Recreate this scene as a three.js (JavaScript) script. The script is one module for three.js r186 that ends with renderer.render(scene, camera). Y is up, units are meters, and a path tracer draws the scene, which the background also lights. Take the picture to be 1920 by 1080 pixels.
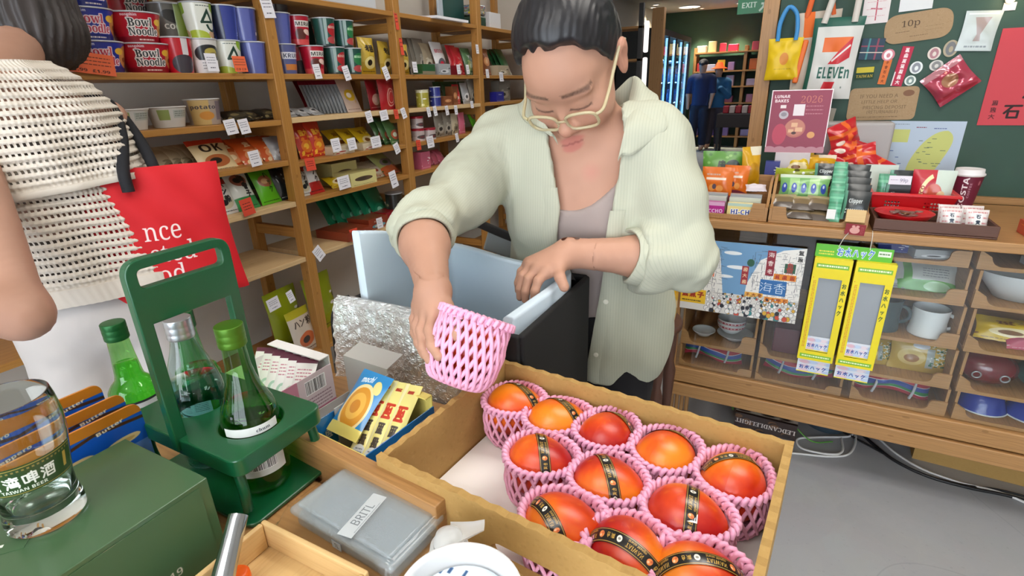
import * as THREE from 'three';
import { RoundedBoxGeometry } from 'three/addons/geometries/RoundedBoxGeometry.js';
import { mergeGeometries } from 'three/addons/utils/BufferGeometryUtils.js';
import { RectAreaLightUniformsLib } from 'three/addons/lights/RectAreaLightUniformsLib.js';

// ---------------------------------------------------------------- camera, sky, lights, exposure
const EYE = 1.42, YAW = THREE.MathUtils.degToRad(28.305), PITCH = THREE.MathUtils.degToRad(-20.88), ROLL = THREE.MathUtils.degToRad(-1.854), FOCAL = 986.13;
const scene = new THREE.Scene();
const camera = new THREE.PerspectiveCamera(2 * Math.atan(540 / FOCAL) * 180 / Math.PI, 16 / 9, 0.05, 60);
camera.position.set(0, EYE, 0);
camera.rotation.set(PITCH, YAW, ROLL, 'YXZ');
camera.updateMatrixWorld();
const renderer = new THREE.WebGLRenderer({ antialias: true });
renderer.toneMapping = THREE.LinearToneMapping;
renderer.toneMappingExposure = 0.465;
renderer.shadowMap.enabled = true;
RectAreaLightUniformsLib.init();
scene.background = new THREE.Color().setRGB(13, 14.2, 15.6);   // overcast daylight seen through the shop window
const CEIL = 2.88;
const panelSpots = [[-0.55, 1.4, 1.2, 0.3], [0.35, -0.9, 1.2, 0.3], [-0.9, -2.6, 0.3, 1.2], [0.9, -1.35, 1.2, 0.3], [-0.2, 0.7, 1.2, 0.3], [-1.2, -5.2, 0.3, 1.2], [-0.9, -8.0, 1.2, 0.3], [-1.0, -10.6, 1.2, 0.3]];
const PANEL_POWER = 22;

// ---------------------------------------------------------------- helpers
const V = (x, y, z) => new THREE.Vector3(x, y, z);
const seeded = (s) => () => { s = (s + 0x6d2b79f5) | 0; let t = Math.imul(s ^ (s >>> 15), 1 | s); t = (t + Math.imul(t ^ (t >>> 7), 61 | t)) ^ t; return ((t ^ (t >>> 14)) >>> 0) / 4294967296; };
const rnd = seeded(7);
const ray = (px, py) => V((px - 960) / FOCAL, -(py - 540) / FOCAL, -1).applyQuaternion(camera.quaternion);
const at = (px, py, depth) => ray(px, py).multiplyScalar(depth).add(camera.position);
const onY = (px, py, h) => { const d = ray(px, py); return at(px, py, (h - EYE) / d.y); };
const onX = (px, py, x) => at(px, py, x / ray(px, py).x);
const onZ = (px, py, z) => at(px, py, z / ray(px, py).z);
const hash3 = (x, y, z) => { let h = Math.imul(x, 374761393) + Math.imul(y, 668265263) + Math.imul(z, 2147483647 ^ 0x5bd1e995); h = Math.imul(h ^ (h >>> 13), 1274126177); return ((h ^ (h >>> 16)) >>> 0) / 4294967296; };
const fade = (t) => t * t * (3 - 2 * t);
function vnoise(x, y, z) {
  const X = Math.floor(x), Y = Math.floor(y), Z = Math.floor(z), a = fade(x - X), b = fade(y - Y), c = fade(z - Z), l = THREE.MathUtils.lerp;
  return l(l(l(hash3(X, Y, Z), hash3(X + 1, Y, Z), a), l(hash3(X, Y + 1, Z), hash3(X + 1, Y + 1, Z), a), b), l(l(hash3(X, Y, Z + 1), hash3(X + 1, Y, Z + 1), a), l(hash3(X, Y + 1, Z + 1), hash3(X + 1, Y + 1, Z + 1), a), b), c) * 2 - 1;
}
const taken = new Map();
const uniq = (n) => { const k = taken.get(n) || 0; taken.set(n, k + 1); return k ? n + '_' + String(k).padStart(3, '0') : n; };
function thing(name, label, category, group) { const g = new THREE.Group(); g.name = uniq(name); g.userData = { label, category }; if (group) g.userData.group = group; scene.add(g); return g; }
function part(parent, name, geo, mat, label) { const m = new THREE.Mesh(geo, mat); m.name = name; m.castShadow = m.receiveShadow = true; if (label) m.userData.label = label; parent.add(m); return m; }
function solo(name, label, category, geo, mat, group) { const m = new THREE.Mesh(geo, mat); m.name = uniq(name); m.userData = { label, category }; if (group) m.userData.group = group; m.castShadow = m.receiveShadow = true; scene.add(m); return m; }
function struct(name, geo, mat) { const m = new THREE.Mesh(geo, mat); m.name = uniq(name); m.userData = { kind: 'structure' }; m.castShadow = m.receiveShadow = true; scene.add(m); return m; }
function copyOf(o, label) { const c = o.clone(); c.name = uniq(o.name.replace(/_\d{3}$/, '')); c.userData = { ...o.userData }; if (label) c.userData.label = label; scene.add(c); return c; }
const put = (o, p, ry = 0, rx = 0, rz = 0) => { o.position.copy(p); o.rotation.set(rx, ry, rz, 'YXZ'); return o; };

// materials
const M = (c, roughness = 0.6, o = {}) => new THREE.MeshPhysicalMaterial({ color: c, roughness, ...o });
function canvas(w, h, draw) { const c = document.createElement('canvas'); c.width = w; c.height = h; draw(c.getContext('2d'), w, h); return c; }
function texOf(w, h, draw, srgb = true) { const t = new THREE.CanvasTexture(canvas(w, h, draw)); if (srgb) t.colorSpace = THREE.SRGBColorSpace; t.wrapS = t.wrapT = THREE.RepeatWrapping; return t; }
function woodTex(base, dark, seed, w = 256, h = 512) {   // grain runs along v; one tile = 0.25 m x 0.5 m
  return texOf(w, h, (g) => {
    const r = seeded(seed); g.fillStyle = base; g.fillRect(0, 0, w, h);
    for (let i = 0; i < 90; i++) { const x = r() * w, a = 0.05 + r() * 0.16; g.strokeStyle = dark; g.globalAlpha = a; g.lineWidth = 0.6 + r() * 3; for (const o of [-w, 0, w]) { g.beginPath(); for (let y = 0; y <= h; y += 16) g.lineTo(x + o + Math.sin(y * Math.PI * 2 / h * (1 + (i % 3)) + i) * (1 + (i % 5)), y); g.stroke(); } }
    for (let i = 0; i < 4; i++) { const x = r() * w, y = r() * h; g.globalAlpha = 0.4; g.fillStyle = dark; g.beginPath(); g.ellipse(x, y, 3 + r() * 3, 6 + r() * 6, 0, 0, 7); g.fill(); }
    g.globalAlpha = 1;
  });
}
const speckTex = (base, a, b, seed, w = 256) => texOf(w, w, (g) => { const r = seeded(seed); g.fillStyle = base; g.fillRect(0, 0, w, w); for (let i = 0; i < 2600; i++) { g.globalAlpha = 0.05 + r() * 0.13; g.fillStyle = r() < 0.5 ? a : b; const s = 0.6 + r() * r() * 7; g.fillRect(r() * w, r() * w, s, s * (0.4 + r())); } g.globalAlpha = 1; });
const pineT = woodTex('#b3803f', '#80501f', 3), paleT = woodTex('#d8b98a', '#b08a58', 5), oakT = woodTex('#ad8150', '#74502a', 8), walnutT = woodTex('#5b3a2c', '#33201a', 9), birchT = woodTex('#d9b77f', '#b98f58', 12);
const wood = (t, rough = 0.55) => new THREE.MeshPhysicalMaterial({ map: t, roughness: rough });
const WOOD = { pine: wood(pineT, 0.42), pale: wood(paleT), oak: wood(oakT, 0.42), walnut: wood(walnutT, 0.5), birch: wood(birchT) };
const cardT = speckTex('#b08c50', '#8a6a34', '#c8a668', 21);
const CARD = new THREE.MeshPhysicalMaterial({ map: cardT, roughness: 0.85 });
const PLAIN = { white: M('#e9e9ea', 0.7), black: M('#17171a', 0.6), paper: M('#f2f0ec', 0.85) };

// print atlases: every label, packet and poster drawn once and cut out by uv
const ATLAS = [];
function newAtlas() { const c = document.createElement('canvas'); c.width = c.height = 2048; const g = c.getContext('2d'); g.fillStyle = '#888'; g.fillRect(0, 0, 2048, 2048); const t = new THREE.CanvasTexture(c); t.colorSpace = THREE.SRGBColorSpace; const a = { g, t, x: 4, y: 4, row: 0, gloss: new THREE.MeshPhysicalMaterial({ map: t, roughness: 0.28, clearcoat: 0.35, clearcoatRoughness: 0.2 }), paper: new THREE.MeshPhysicalMaterial({ map: t, roughness: 0.75 }), satin: new THREE.MeshPhysicalMaterial({ map: t, roughness: 0.45 }) }; ATLAS.push(a); return a; }
function cell(w, h, draw) {
  let a = ATLAS[ATLAS.length - 1] || newAtlas();
  if (a.x + w > 2044) { a.x = 4; a.y += a.row + 6; a.row = 0; }
  if (a.y + h > 2044) a = newAtlas();
  a.g.save(); a.g.translate(a.x, a.y); a.g.beginPath(); a.g.rect(-2, -2, w + 4, h + 4); a.g.clip(); draw(a.g, w, h); a.g.restore();
  const c = { a, u0: (a.x + 1) / 2048, u1: (a.x + w - 1) / 2048, v1: 1 - (a.y + 1) / 2048, v0: 1 - (a.y + h - 1) / 2048 };
  a.x += w + 6; a.row = Math.max(a.row, h);
  return c;
}
function remap(geo, c, fu = 0, fv = 0, tu = 1, tv = 1) { const uv = geo.attributes.uv; for (let i = 0; i < uv.count; i++) uv.setXY(i, c.u0 + (c.u1 - c.u0) * (fu + (tu - fu) * uv.getX(i)), c.v0 + (c.v1 - c.v0) * (fv + (tv - fv) * uv.getY(i))); return geo; }

// geometry
const moved = (g, x = 0, y = 0, z = 0, rx = 0, ry = 0, rz = 0) => { if (rx || ry || rz) g.applyMatrix4(new THREE.Matrix4().makeRotationFromEuler(new THREE.Euler(rx, ry, rz, 'YXZ'))); return g.translate(x, y, z); };
function boxUV(g) { const p = g.attributes.position, n = g.attributes.normal, uv = g.attributes.uv; g.computeBoundingBox(); const s = g.boundingBox.getSize(V(0, 0, 0)), long = s.x >= s.y && s.x >= s.z ? 'x' : s.y >= s.z ? 'y' : 'z'; for (let i = 0; i < p.count; i++) { const c = { x: p.getX(i), y: p.getY(i), z: p.getZ(i) }, an = { x: Math.abs(n.getX(i)), y: Math.abs(n.getY(i)), z: Math.abs(n.getZ(i)) }; const face = an.x > an.y && an.x > an.z ? 'x' : an.y > an.z ? 'y' : 'z', ax = ['x', 'y', 'z'].filter((k) => k !== face); const v = ax.includes(long) ? long : ax[1], u = ax[0] === v ? ax[1] : ax[0]; uv.setXY(i, c[u] * 4 + 0.13, c[v] * 2 + 0.21); } return g; }
const slab = (w, h, d, r = 0.002) => boxUV(new RoundedBoxGeometry(w, h, d, 1, Math.min(r, w / 2.1, h / 2.1, d / 2.1)));     // wood-mapped box about its centre
const slabB = (x0, x1, y0, y1, z0, z1, r = 0.002) => boxUV(moved(new RoundedBoxGeometry(x1 - x0, y1 - y0, z1 - z0, 1, Math.min(r, (x1 - x0) / 2.1, (y1 - y0) / 2.1, (z1 - z0) / 2.1)), (x0 + x1) / 2, (y0 + y1) / 2, (z0 + z1) / 2));
const rbox = (w, h, d, r = 0.004, s = 2) => new RoundedBoxGeometry(w, h, d, s, Math.min(r, w / 2.1, h / 2.1, d / 2.1));
const lathe = (pts, seg = 32) => new THREE.LatheGeometry(pts.map((p) => new THREE.Vector2(p[0], p[1])), seg);
const tube = (pts, r, seg = 24, rad = 8, closed = false) => new THREE.TubeGeometry(new THREE.CatmullRomCurve3(pts, closed, 'centripetal'), seg, r, rad, closed);
const cyl = (rt, rb, h, seg = 24, open = false) => new THREE.CylinderGeometry(rt, rb, h, seg, 1, open);
function printBox(w, h, d, c, side = [0.02, 0.3, 0.1, 0.7], r = 0) {   // base at y = 0, print on +z
  const g = new THREE.BoxGeometry(w, h, d), uv = g.attributes.uv;
  for (let f = 0; f < 6; f++) for (let i = 0; i < 4; i++) { const k = f * 4 + i; let u = uv.getX(k), v = uv.getY(k); if (f !== 4) { u = side[0] + (side[2] - side[0]) * u; v = side[1] + (side[3] - side[1]) * v; } uv.setXY(k, c.u0 + (c.u1 - c.u0) * u, c.v0 + (c.v1 - c.v0) * v); }
  return g.translate(0, h / 2, 0);
}
function sheetGeo(w, h, c, t = 0.0016, bend = 0) {   // a printed card standing on its lower edge, print on +z and on its back
  const nx = bend ? 10 : 1, g = new THREE.BoxGeometry(w, h, t, nx, 1, 1); const p = g.attributes.position;
  if (bend) for (let i = 0; i < p.count; i++) p.setZ(i, p.getZ(i) - bend * (p.getX(i) / w * 2) ** 2);
  remap(g, c); if (bend) g.computeVertexNormals(); return g.translate(0, h / 2, 0);
}
function pouchGeo(w, h, t, c, seed = 1, o = {}) {   // a filled packet with crimped ends, base at y = 0, print on +z
  const nx = o.nx || 12, ny = o.ny || 14, pos = [], uv = [], idx = [], crimp = o.crimp ?? 0.07, wr = o.wrinkle ?? 0.06;
  for (const s of [1, -1]) for (let j = 0; j <= ny; j++) for (let i = 0; i <= nx; i++) {
    const u = i / nx, v = j / ny, e = Math.max(0, Math.min(1, (v - crimp) / (1 - 2 * crimp))), bulge = Math.pow(Math.max(0, Math.sin(Math.PI * e)), o.stand ? 0.35 : 0.55) * Math.pow(Math.max(0, 1 - Math.abs(2 * u - 1) ** 2.6), 0.7);
    const n = vnoise(u * 5 + seed * 7.3, v * 6 + seed * 3.1, s * 2.7) * wr, x = (u - 0.5) * w * (1 - 0.06 * Math.sin(Math.PI * e)), zig = (v < crimp * 0.99 || v > 1 - crimp * 0.99) ? ((i % 2) - 0.5) * t * 0.05 : 0;
    pos.push(x, v * h, s * t * 0.5 * Math.max(bulge * (1 + n * 3) + n * bulge, 0.02) + zig); uv.push(s > 0 ? u : 1 - u, v);
  }
  const row = nx + 1, side = row * (ny + 1);
  for (let s = 0; s < 2; s++) for (let j = 0; j < ny; j++) for (let i = 0; i < nx; i++) { const a = s * side + j * row + i, b = a + 1, d = a + row, e = d + 1; s ? idx.push(a, d, b, b, d, e) : idx.push(a, b, d, b, e, d); }
  for (let j = 0; j < ny; j++) for (const i of [0, nx]) { const a = j * row + i, b = a + row, d = a + side, e = b + side; i ? idx.push(a, d, b, b, d, e) : idx.push(a, b, d, b, e, d); }
  for (let i = 0; i < nx; i++) for (const j of [0, ny]) { const a = j * row + i, b = a + 1, d = a + side, e = b + side; j ? idx.push(a, b, d, b, e, d) : idx.push(a, d, b, b, d, e); }
  const g = new THREE.BufferGeometry(); g.setAttribute('position', new THREE.Float32BufferAttribute(pos, 3)); g.setAttribute('uv', new THREE.Float32BufferAttribute(uv, 2)); g.setIndex(idx); g.computeVertexNormals(); if (c) remap(g, c); return g;
}
function cupGeo(rt, rb, h, c, seg = 16) { const half = (s) => { const g = new THREE.CylinderGeometry(rt, rb, h, seg, 1, true, s, Math.PI); return remap(g, c); }; const base = remap(moved(new THREE.CircleGeometry(rb, seg * 2), 0, -h / 2, 0, Math.PI / 2), c, 0.02, 0.02, 0.05, 0.05); return mergeGeometries([half(-Math.PI / 2), half(Math.PI / 2), base]).translate(0, h / 2, 0); }
// naive surface nets over a signed distance function
function sdfMesh(f, lo, hi, cs, colour) {
  const nx = Math.ceil((hi[0] - lo[0]) / cs) + 1, ny = Math.ceil((hi[1] - lo[1]) / cs) + 1, nz = Math.ceil((hi[2] - lo[2]) / cs) + 1, D = new Float32Array(nx * ny * nz), at3 = (i, j, k) => (k * ny + j) * nx + i;
  for (let k = 0; k < nz; k++) for (let j = 0; j < ny; j++) for (let i = 0; i < nx; i++) D[at3(i, j, k)] = f(lo[0] + i * cs, lo[1] + j * cs, lo[2] + k * cs);
  const vid = new Int32Array(nx * ny * nz).fill(-1), pos = [], idx = [];
  for (let k = 0; k < nz - 1; k++) for (let j = 0; j < ny - 1; j++) for (let i = 0; i < nx - 1; i++) {
    let mask = 0; const d = []; for (let c = 0; c < 8; c++) { const v = D[at3(i + (c & 1), j + (c >> 1 & 1), k + (c >> 2))]; d.push(v); if (v < 0) mask |= 1 << c; }
    if (mask === 0 || mask === 255) continue;
    let x = 0, y = 0, z = 0, n = 0;
    for (let c = 0; c < 8; c++) for (const b of [1, 2, 4]) if (!(c & b)) { const e = c | b; if ((d[c] < 0) !== (d[e] < 0)) { const t = d[c] / (d[c] - d[e]); x += (c & 1) + (b === 1 ? t : 0); y += (c >> 1 & 1) + (b === 2 ? t : 0); z += (c >> 2) + (b === 4 ? t : 0); n++; } }
    vid[at3(i, j, k)] = pos.length / 3; pos.push(lo[0] + (i + x / n) * cs, lo[1] + (j + y / n) * cs, lo[2] + (k + z / n) * cs);
  }
  const quad = (a, b, c, d, flip) => { if (a < 0 || b < 0 || c < 0 || d < 0) return; flip ? idx.push(a, c, b, a, d, c) : idx.push(a, b, c, a, c, d); };
  for (let k = 1; k < nz - 1; k++) for (let j = 1; j < ny - 1; j++) for (let i = 1; i < nx - 1; i++) {
    const s = D[at3(i, j, k)] < 0;
    if (s !== D[at3(i + 1, j, k)] < 0) quad(vid[at3(i, j - 1, k - 1)], vid[at3(i, j, k - 1)], vid[at3(i, j, k)], vid[at3(i, j - 1, k)], !s);
    if (s !== D[at3(i, j + 1, k)] < 0) quad(vid[at3(i - 1, j, k - 1)], vid[at3(i - 1, j, k)], vid[at3(i, j, k)], vid[at3(i, j, k - 1)], !s);
    if (s !== D[at3(i, j, k + 1)] < 0) quad(vid[at3(i - 1, j - 1, k)], vid[at3(i, j - 1, k)], vid[at3(i, j, k)], vid[at3(i - 1, j, k)], !s);
  }
  const g = new THREE.BufferGeometry(); g.setAttribute('position', new THREE.Float32BufferAttribute(pos, 3)); g.setIndex(idx); g.computeVertexNormals();
  const uv = new Float32Array(pos.length / 3 * 2); g.setAttribute('uv', new THREE.BufferAttribute(uv, 2));
  if (colour) { const col = new Float32Array(pos.length), c = new THREE.Color(); for (let i = 0; i < pos.length; i += 3) { colour(c, pos[i], pos[i + 1], pos[i + 2]); col[i] = c.r; col[i + 1] = c.g; col[i + 2] = c.b; } g.setAttribute('color', new THREE.BufferAttribute(col, 3)); }
  return g;
}
const smin = (a, b, k) => { const h = Math.max(k - Math.abs(a - b), 0) / k; return Math.min(a, b) - h * h * k * 0.25; };
const smax = (a, b, k) => -smin(-a, -b, k);
function cone(a, b, ra, rb) { const bx = b.x - a.x, by = b.y - a.y, bz = b.z - a.z, L = bx * bx + by * by + bz * bz; return (x, y, z) => { const px = x - a.x, py = y - a.y, pz = z - a.z, t = Math.max(0, Math.min(1, (px * bx + py * by + pz * bz) / L)), dx = px - bx * t, dy = py - by * t, dz = pz - bz * t; return Math.sqrt(dx * dx + dy * dy + dz * dz) - (ra + (rb - ra) * t); }; }
function blob(c, X, Y, Z, rx, ry, rz) { return (x, y, z) => { const px = x - c.x, py = y - c.y, pz = z - c.z, a = (px * X.x + py * X.y + pz * X.z) / rx, b = (px * Y.x + py * Y.y + pz * Y.z) / ry, d = (px * Z.x + py * Z.y + pz * Z.z) / rz, k0 = Math.sqrt(a * a + b * b + d * d), e = Math.sqrt((a / rx) ** 2 + (b / ry) ** 2 + (d / rz) ** 2); return e > 1e-9 ? k0 * (k0 - 1) / e : -Math.min(rx, ry, rz); }; }
const union = (list, k) => (x, y, z) => { let d = list[0](x, y, z); for (let i = 1; i < list.length; i++) d = smin(d, list[i](x, y, z), k); return d; };
const chain = (pts, rs, k = 0.006) => { const l = []; for (let i = 0; i + 1 < pts.length; i++) l.push(cone(pts[i], pts[i + 1], rs[i], rs[i + 1])); return union(l, k); };
const boundsOf = (pts, m) => { const b = new THREE.Box3().setFromPoints(pts).expandByScalar(m); return [b.min.toArray(), b.max.toArray()]; };

// drawing helpers for print
const T = (g, s, x, y, size, col, o = {}) => { g.save(); g.translate(x, y); if (o.rot) g.rotate(o.rot); if (o.sx) g.scale(o.sx, 1); g.font = (o.bold === false ? '' : 'bold ') + size + 'px ' + (o.font || 'sans-serif'); g.textAlign = o.align || 'center'; g.textBaseline = 'middle'; if (o.out) { g.lineWidth = o.ow || size / 5; g.strokeStyle = o.out; g.lineJoin = 'round'; g.strokeText(s, 0, 0); } g.fillStyle = col; g.fillText(s, 0, 0); g.restore(); };
const R = (g, c, x, y, w, h) => { g.fillStyle = c; g.fillRect(x, y, w, h); };
const E = (g, c, x, y, a, b, rot = 0) => { g.fillStyle = c; g.beginPath(); g.ellipse(x, y, a, b, rot, 0, 7); g.fill(); };
const lines = (g, c, x, y, w, n, step, lw = 2, seed = 1) => { const r = seeded(seed); g.strokeStyle = c; g.lineWidth = lw; for (let i = 0; i < n; i++) { let p = x; while (p < x + w) { const l = 3 + r() * 9; g.beginPath(); g.moveTo(p, y + i * step); g.lineTo(Math.min(p + l, x + w), y + i * step); g.stroke(); p += l + 2; } } };
const STROKES = { '石': '15h85|50h0,15,95|30,50,80,50|30,50,30,92|80,50,80,92|30,92,80,92', '力': '12,32,82,32|82,32,78,85|78,85,62,92|46,8,44,40|44,40,12,94', '子': '20,14,78,14|78,14,50,38|50,38,50,88|50,88,36,94|8,52,94,52', '大': '8,36,92,36|50,8,48,50|48,50,10,94|50,44,92,94', '台': '50,6,22,40|22,40,74,36|62,22,84,46|24,56,76,56|24,56,24,94|76,56,76,94|24,94,76,94', '魚': '40,4,18,26|30,14,68,14|68,14,56,28|22,28,78,28|22,28,22,68|78,28,78,68|22,68,78,68|22,48,78,48|50,28,50,68|14,80,8,96|34,82,36,96|58,82,62,96|80,80,92,96', '海': '8,12,22,22|4,36,18,46|6,92,24,60|44,6,34,24|38,20,92,20|42,36,36,80|36,80,88,80|42,36,86,36|86,36,82,96|30,58,96,58', '香': '66,4,30,14|8,24,92,24|50,10,50,48|48,26,10,50|52,26,92,50|28,56,74,56|28,56,28,96|74,56,74,96|28,76,74,76|28,96,74,96', '老': '24,18,76,18|50,4,50,38|8,40,92,40|84,12,14,72|44,52,44,86|44,86,84,86|84,86,88,70|74,52,46,68', 'パ': '38,24,12,84|58,22,86,84', 'ッ': '20,40,26,58|44,36,50,56|80,36,44,94', 'ク': '40,8,12,52|32,24,82,24|82,24,30,96', 'ン': '14,18,34,34|12,88,86,28', '水': '50,4,50,90|50,90,38,84|12,34,40,34|40,34,10,80|84,22,58,46|54,34,92,86', 'お': '10,30,58,30|34,6,34,86|34,86,16,78|16,78,34,54|34,54,80,56|80,56,82,84|82,84,60,92|70,18,90,34', '粉': '8,16,18,34|46,14,38,34|4,46,54,46|28,6,28,96|28,48,6,84|28,48,52,78|66,8,52,44|76,8,96,44|62,54,88,54|88,54,84,92|72,54,54,96', '黃': '10,20,90,20|34,6,34,34|66,6,66,34|6,38,94,38|24,48,76,48|24,48,24,78|76,48,76,78|24,78,76,78|24,63,76,63|50,38,50,78|36,82,12,96|62,82,90,96', '灣': '8,14,20,24|4,40,16,50|4,94,20,66|32,14,50,14|56,4,74,20|78,14,96,14|32,30,96,30|40,30,40,46|84,30,84,46|30,54,90,54|90,54,90,66|34,66,90,66|34,66,34,80|34,80,92,80|92,80,84,96|62,8,62,50', '啤': '6,20,6,76|34,20,34,76|6,20,34,20|6,76,34,76|46,14,92,14|46,14,46,52|92,14,92,52|46,52,92,52|46,33,92,33|68,4,68,96|40,70,98,70', '酒': '8,12,20,24|4,38,16,48|4,92,22,62|32,12,96,12|36,30,92,30|36,30,36,94|92,30,92,94|36,94,92,94|36,70,92,70|54,12,54,50|74,12,74,50' };
STROKES['石'] = '8,14,94,14|48,14,10,62|30,50,82,50|30,50,30,92|82,50,82,92|30,92,82,92';
function cjk(g, ch, x, y, s, col, lw = s * 0.1, o = {}) {   // x, y = centre
  g.save(); g.translate(x, y); if (o.rot) g.rotate(o.rot); g.strokeStyle = col; g.lineWidth = lw; g.lineCap = 'round'; g.beginPath();
  let st = STROKES[ch]; if (!st) { const r = seeded(ch.codePointAt(0) * 13 + 5), a = []; for (let i = 0; i < 4; i++) { const yy = 10 + i * 26 + r() * 8; a.push([8 + r() * 25, yy, 65 + r() * 28, yy].join()); } for (let i = 0; i < 3; i++) { const xx = 15 + i * 30 + r() * 12; a.push([xx, 6 + r() * 30, xx + (r() - 0.5) * 16, 62 + r() * 32].join()); } a.push('50,50,12,94', '50,50,90,94'); st = a.join('|'); }
  for (const q of st.split('|')) { const [a, b, c, d] = q.split(',').map(Number); g.moveTo((a / 100 - 0.5) * s, (b / 100 - 0.5) * s); g.lineTo((c / 100 - 0.5) * s, (d / 100 - 0.5) * s); }
  g.stroke(); g.restore();
}
const cjkRow = (g, str, x, y, s, col, dx, dy, lw) => [...str].forEach((c, i) => c !== ' ' && cjk(g, c, x + dx * i, y + dy * i, s, col, lw));
const barcode = (g, x, y, w, h, seed = 3) => { const r = seeded(seed); R(g, '#fff', x - 2, y - 2, w + 4, h + 4); let p = x; while (p < x + w) { const l = 1 + Math.floor(r() * 3); R(g, '#111', p, y, l, h); p += l + 1 + Math.floor(r() * 3); } };
// ---------------------------------------------------------------- the room
const floorT = texOf(1024, 1024, (g, w) => { const r = seeded(31); R(g, '#a2a4a7', 0, 0, w, w); for (let i = 0; i < 700; i++) { g.globalAlpha = 0.02 + r() * 0.045; E(g, r() < 0.5 ? '#8d9094' : '#b4b5b5', r() * w, r() * w, 8 + r() * 70, 6 + r() * 40, r() * 3); } for (let i = 0; i < 5000; i++) { g.globalAlpha = 0.05 + r() * 0.12; R(g, r() < 0.5 ? '#6b6d70' : '#b4b4b2', r() * w, r() * w, 1 + r() * 2, 1 + r() * 2); } g.globalAlpha = 0.25; g.strokeStyle = '#6f7174'; g.lineWidth = 1.5; for (let i = 0; i < 6; i++) { g.beginPath(); g.moveTo(r() * w, r() * w); g.bezierCurveTo(r() * w, r() * w, r() * w, r() * w, r() * w, r() * w); g.stroke(); } g.globalAlpha = 1; });
floorT.repeat.set(0.45, 0.45);
const uvXZ = (g) => { const p = g.attributes.position, uv = g.attributes.uv; for (let i = 0; i < p.count; i++) uv.setXY(i, p.getX(i), p.getZ(i)); return g; };
const wallB = (x0, x1, y0, y1, z0, z1) => moved(new THREE.BoxGeometry(x1 - x0, y1 - y0, z1 - z0), (x0 + x1) / 2, (y0 + y1) / 2, (z0 + z1) / 2);
const plasterT = speckTex('#cfc9bf', '#c2bbb0', '#dad5cc', 41), plaster = new THREE.MeshPhysicalMaterial({ map: plasterT, roughness: 0.9 });
const greenT = speckTex('#2b4a3d', '#264236', '#31503f', 43, 128), greenPaint = new THREE.MeshPhysicalMaterial({ map: greenT, roughness: 0.6 });
const XL = -2.14, XR = 2.7, ZF = -13.5, ZB = 2.4, ZW = -2.62;
struct('floor', uvXZ(wallB(-4.2, XR + 0.2, -0.1, 0, ZF - 0.2, ZB + 0.2)), new THREE.MeshPhysicalMaterial({ map: floorT, roughness: 0.38 }));
struct('ceiling', wallB(-4.2, XR + 0.2, CEIL, CEIL + 0.1, ZF - 0.2, ZB + 0.2), M('#cfc9bf', 0.9));
struct('wall_left', wallB(XL - 0.12, XL, 0, CEIL, -4.6, ZB), plaster);
struct('wall_left', wallB(-3.32, -3.2, 0, CEIL, ZF, -4.6), plaster);
struct('wall_left', wallB(-3.32, XL - 0.12, 0, CEIL, -4.72, -4.6), plaster);
struct('wall_back', wallB(-3.32, XR, 0, CEIL, ZF - 0.12, ZF), greenPaint);
struct('wall_right', wallB(XR, XR + 0.12, 0, CEIL, ZF, ZB), plaster);
struct('wall_counter', wallB(-0.14, XR, 0, CEIL, ZW - 0.1, ZW), greenPaint);
// shop window in the wall behind the photographer
for (const [a, b, c, d] of [[XL - 0.12, -1.5, 0, CEIL], [1.9, XR + 0.12, 0, CEIL], [-1.5, 1.9, 0, 0.35], [-1.5, 1.9, 2.5, CEIL]]) struct('wall_front', wallB(a, b, c, d, ZB, ZB + 0.14), plaster);
const winFrame = struct('window_1', mergeGeometries([wallB(-1.5, 1.9, 0.35, 0.42, ZB + 0.03, ZB + 0.1), wallB(-1.5, 1.9, 2.43, 2.5, ZB + 0.03, ZB + 0.1), wallB(-1.5, -1.44, 0.42, 2.43, ZB + 0.03, ZB + 0.1), wallB(1.84, 1.9, 0.42, 2.43, ZB + 0.03, ZB + 0.1), wallB(0.17, 0.23, 0.42, 2.43, ZB + 0.03, ZB + 0.1)]), M('#33393a', 0.5));
part(winFrame, 'pane', wallB(-1.44, 0.17, 0.42, 2.43, ZB + 0.06, ZB + 0.066), M('#ffffff', 0, { transmission: 1, ior: 1.5 }));
part(winFrame, 'pane', wallB(0.23, 1.84, 0.42, 2.43, ZB + 0.06, ZB + 0.066), M('#ffffff', 0, { transmission: 1, ior: 1.5 }));
// ceiling panels
panelSpots.forEach(([x, z, w, d], i) => {
  const p = thing('ceiling_light', 'flat rectangular ceiling light panel with a thin white frame', 'ceiling light', 'light panels along the ceiling');
  p.position.set(x, CEIL, z);
  part(p, 'frame', mergeGeometries([moved(new THREE.BoxGeometry(w + 0.04, 0.03, 0.02), 0, -0.015, d / 2 + 0.01), moved(new THREE.BoxGeometry(w + 0.04, 0.03, 0.02), 0, -0.015, -d / 2 - 0.01), moved(new THREE.BoxGeometry(0.02, 0.03, d), w / 2 + 0.01, -0.015, 0), moved(new THREE.BoxGeometry(0.02, 0.03, d), -w / 2 - 0.01, -0.015, 0)]), PLAIN.white);
  part(p, 'diffuser', moved(new THREE.BoxGeometry(w, 0.01, d), 0, -0.012, 0), M('#ffffff', 0.5, { emissive: new THREE.Color(1, 0.95, 0.88), emissiveIntensity: 6 }));
  const l = new THREE.RectAreaLight(new THREE.Color(1, 0.95, 0.88), PANEL_POWER, w, d); l.position.set(0, -0.035, 0); l.rotation.x = -Math.PI / 2; l.name = 'panel_glow'; p.add(l);
});
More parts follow.
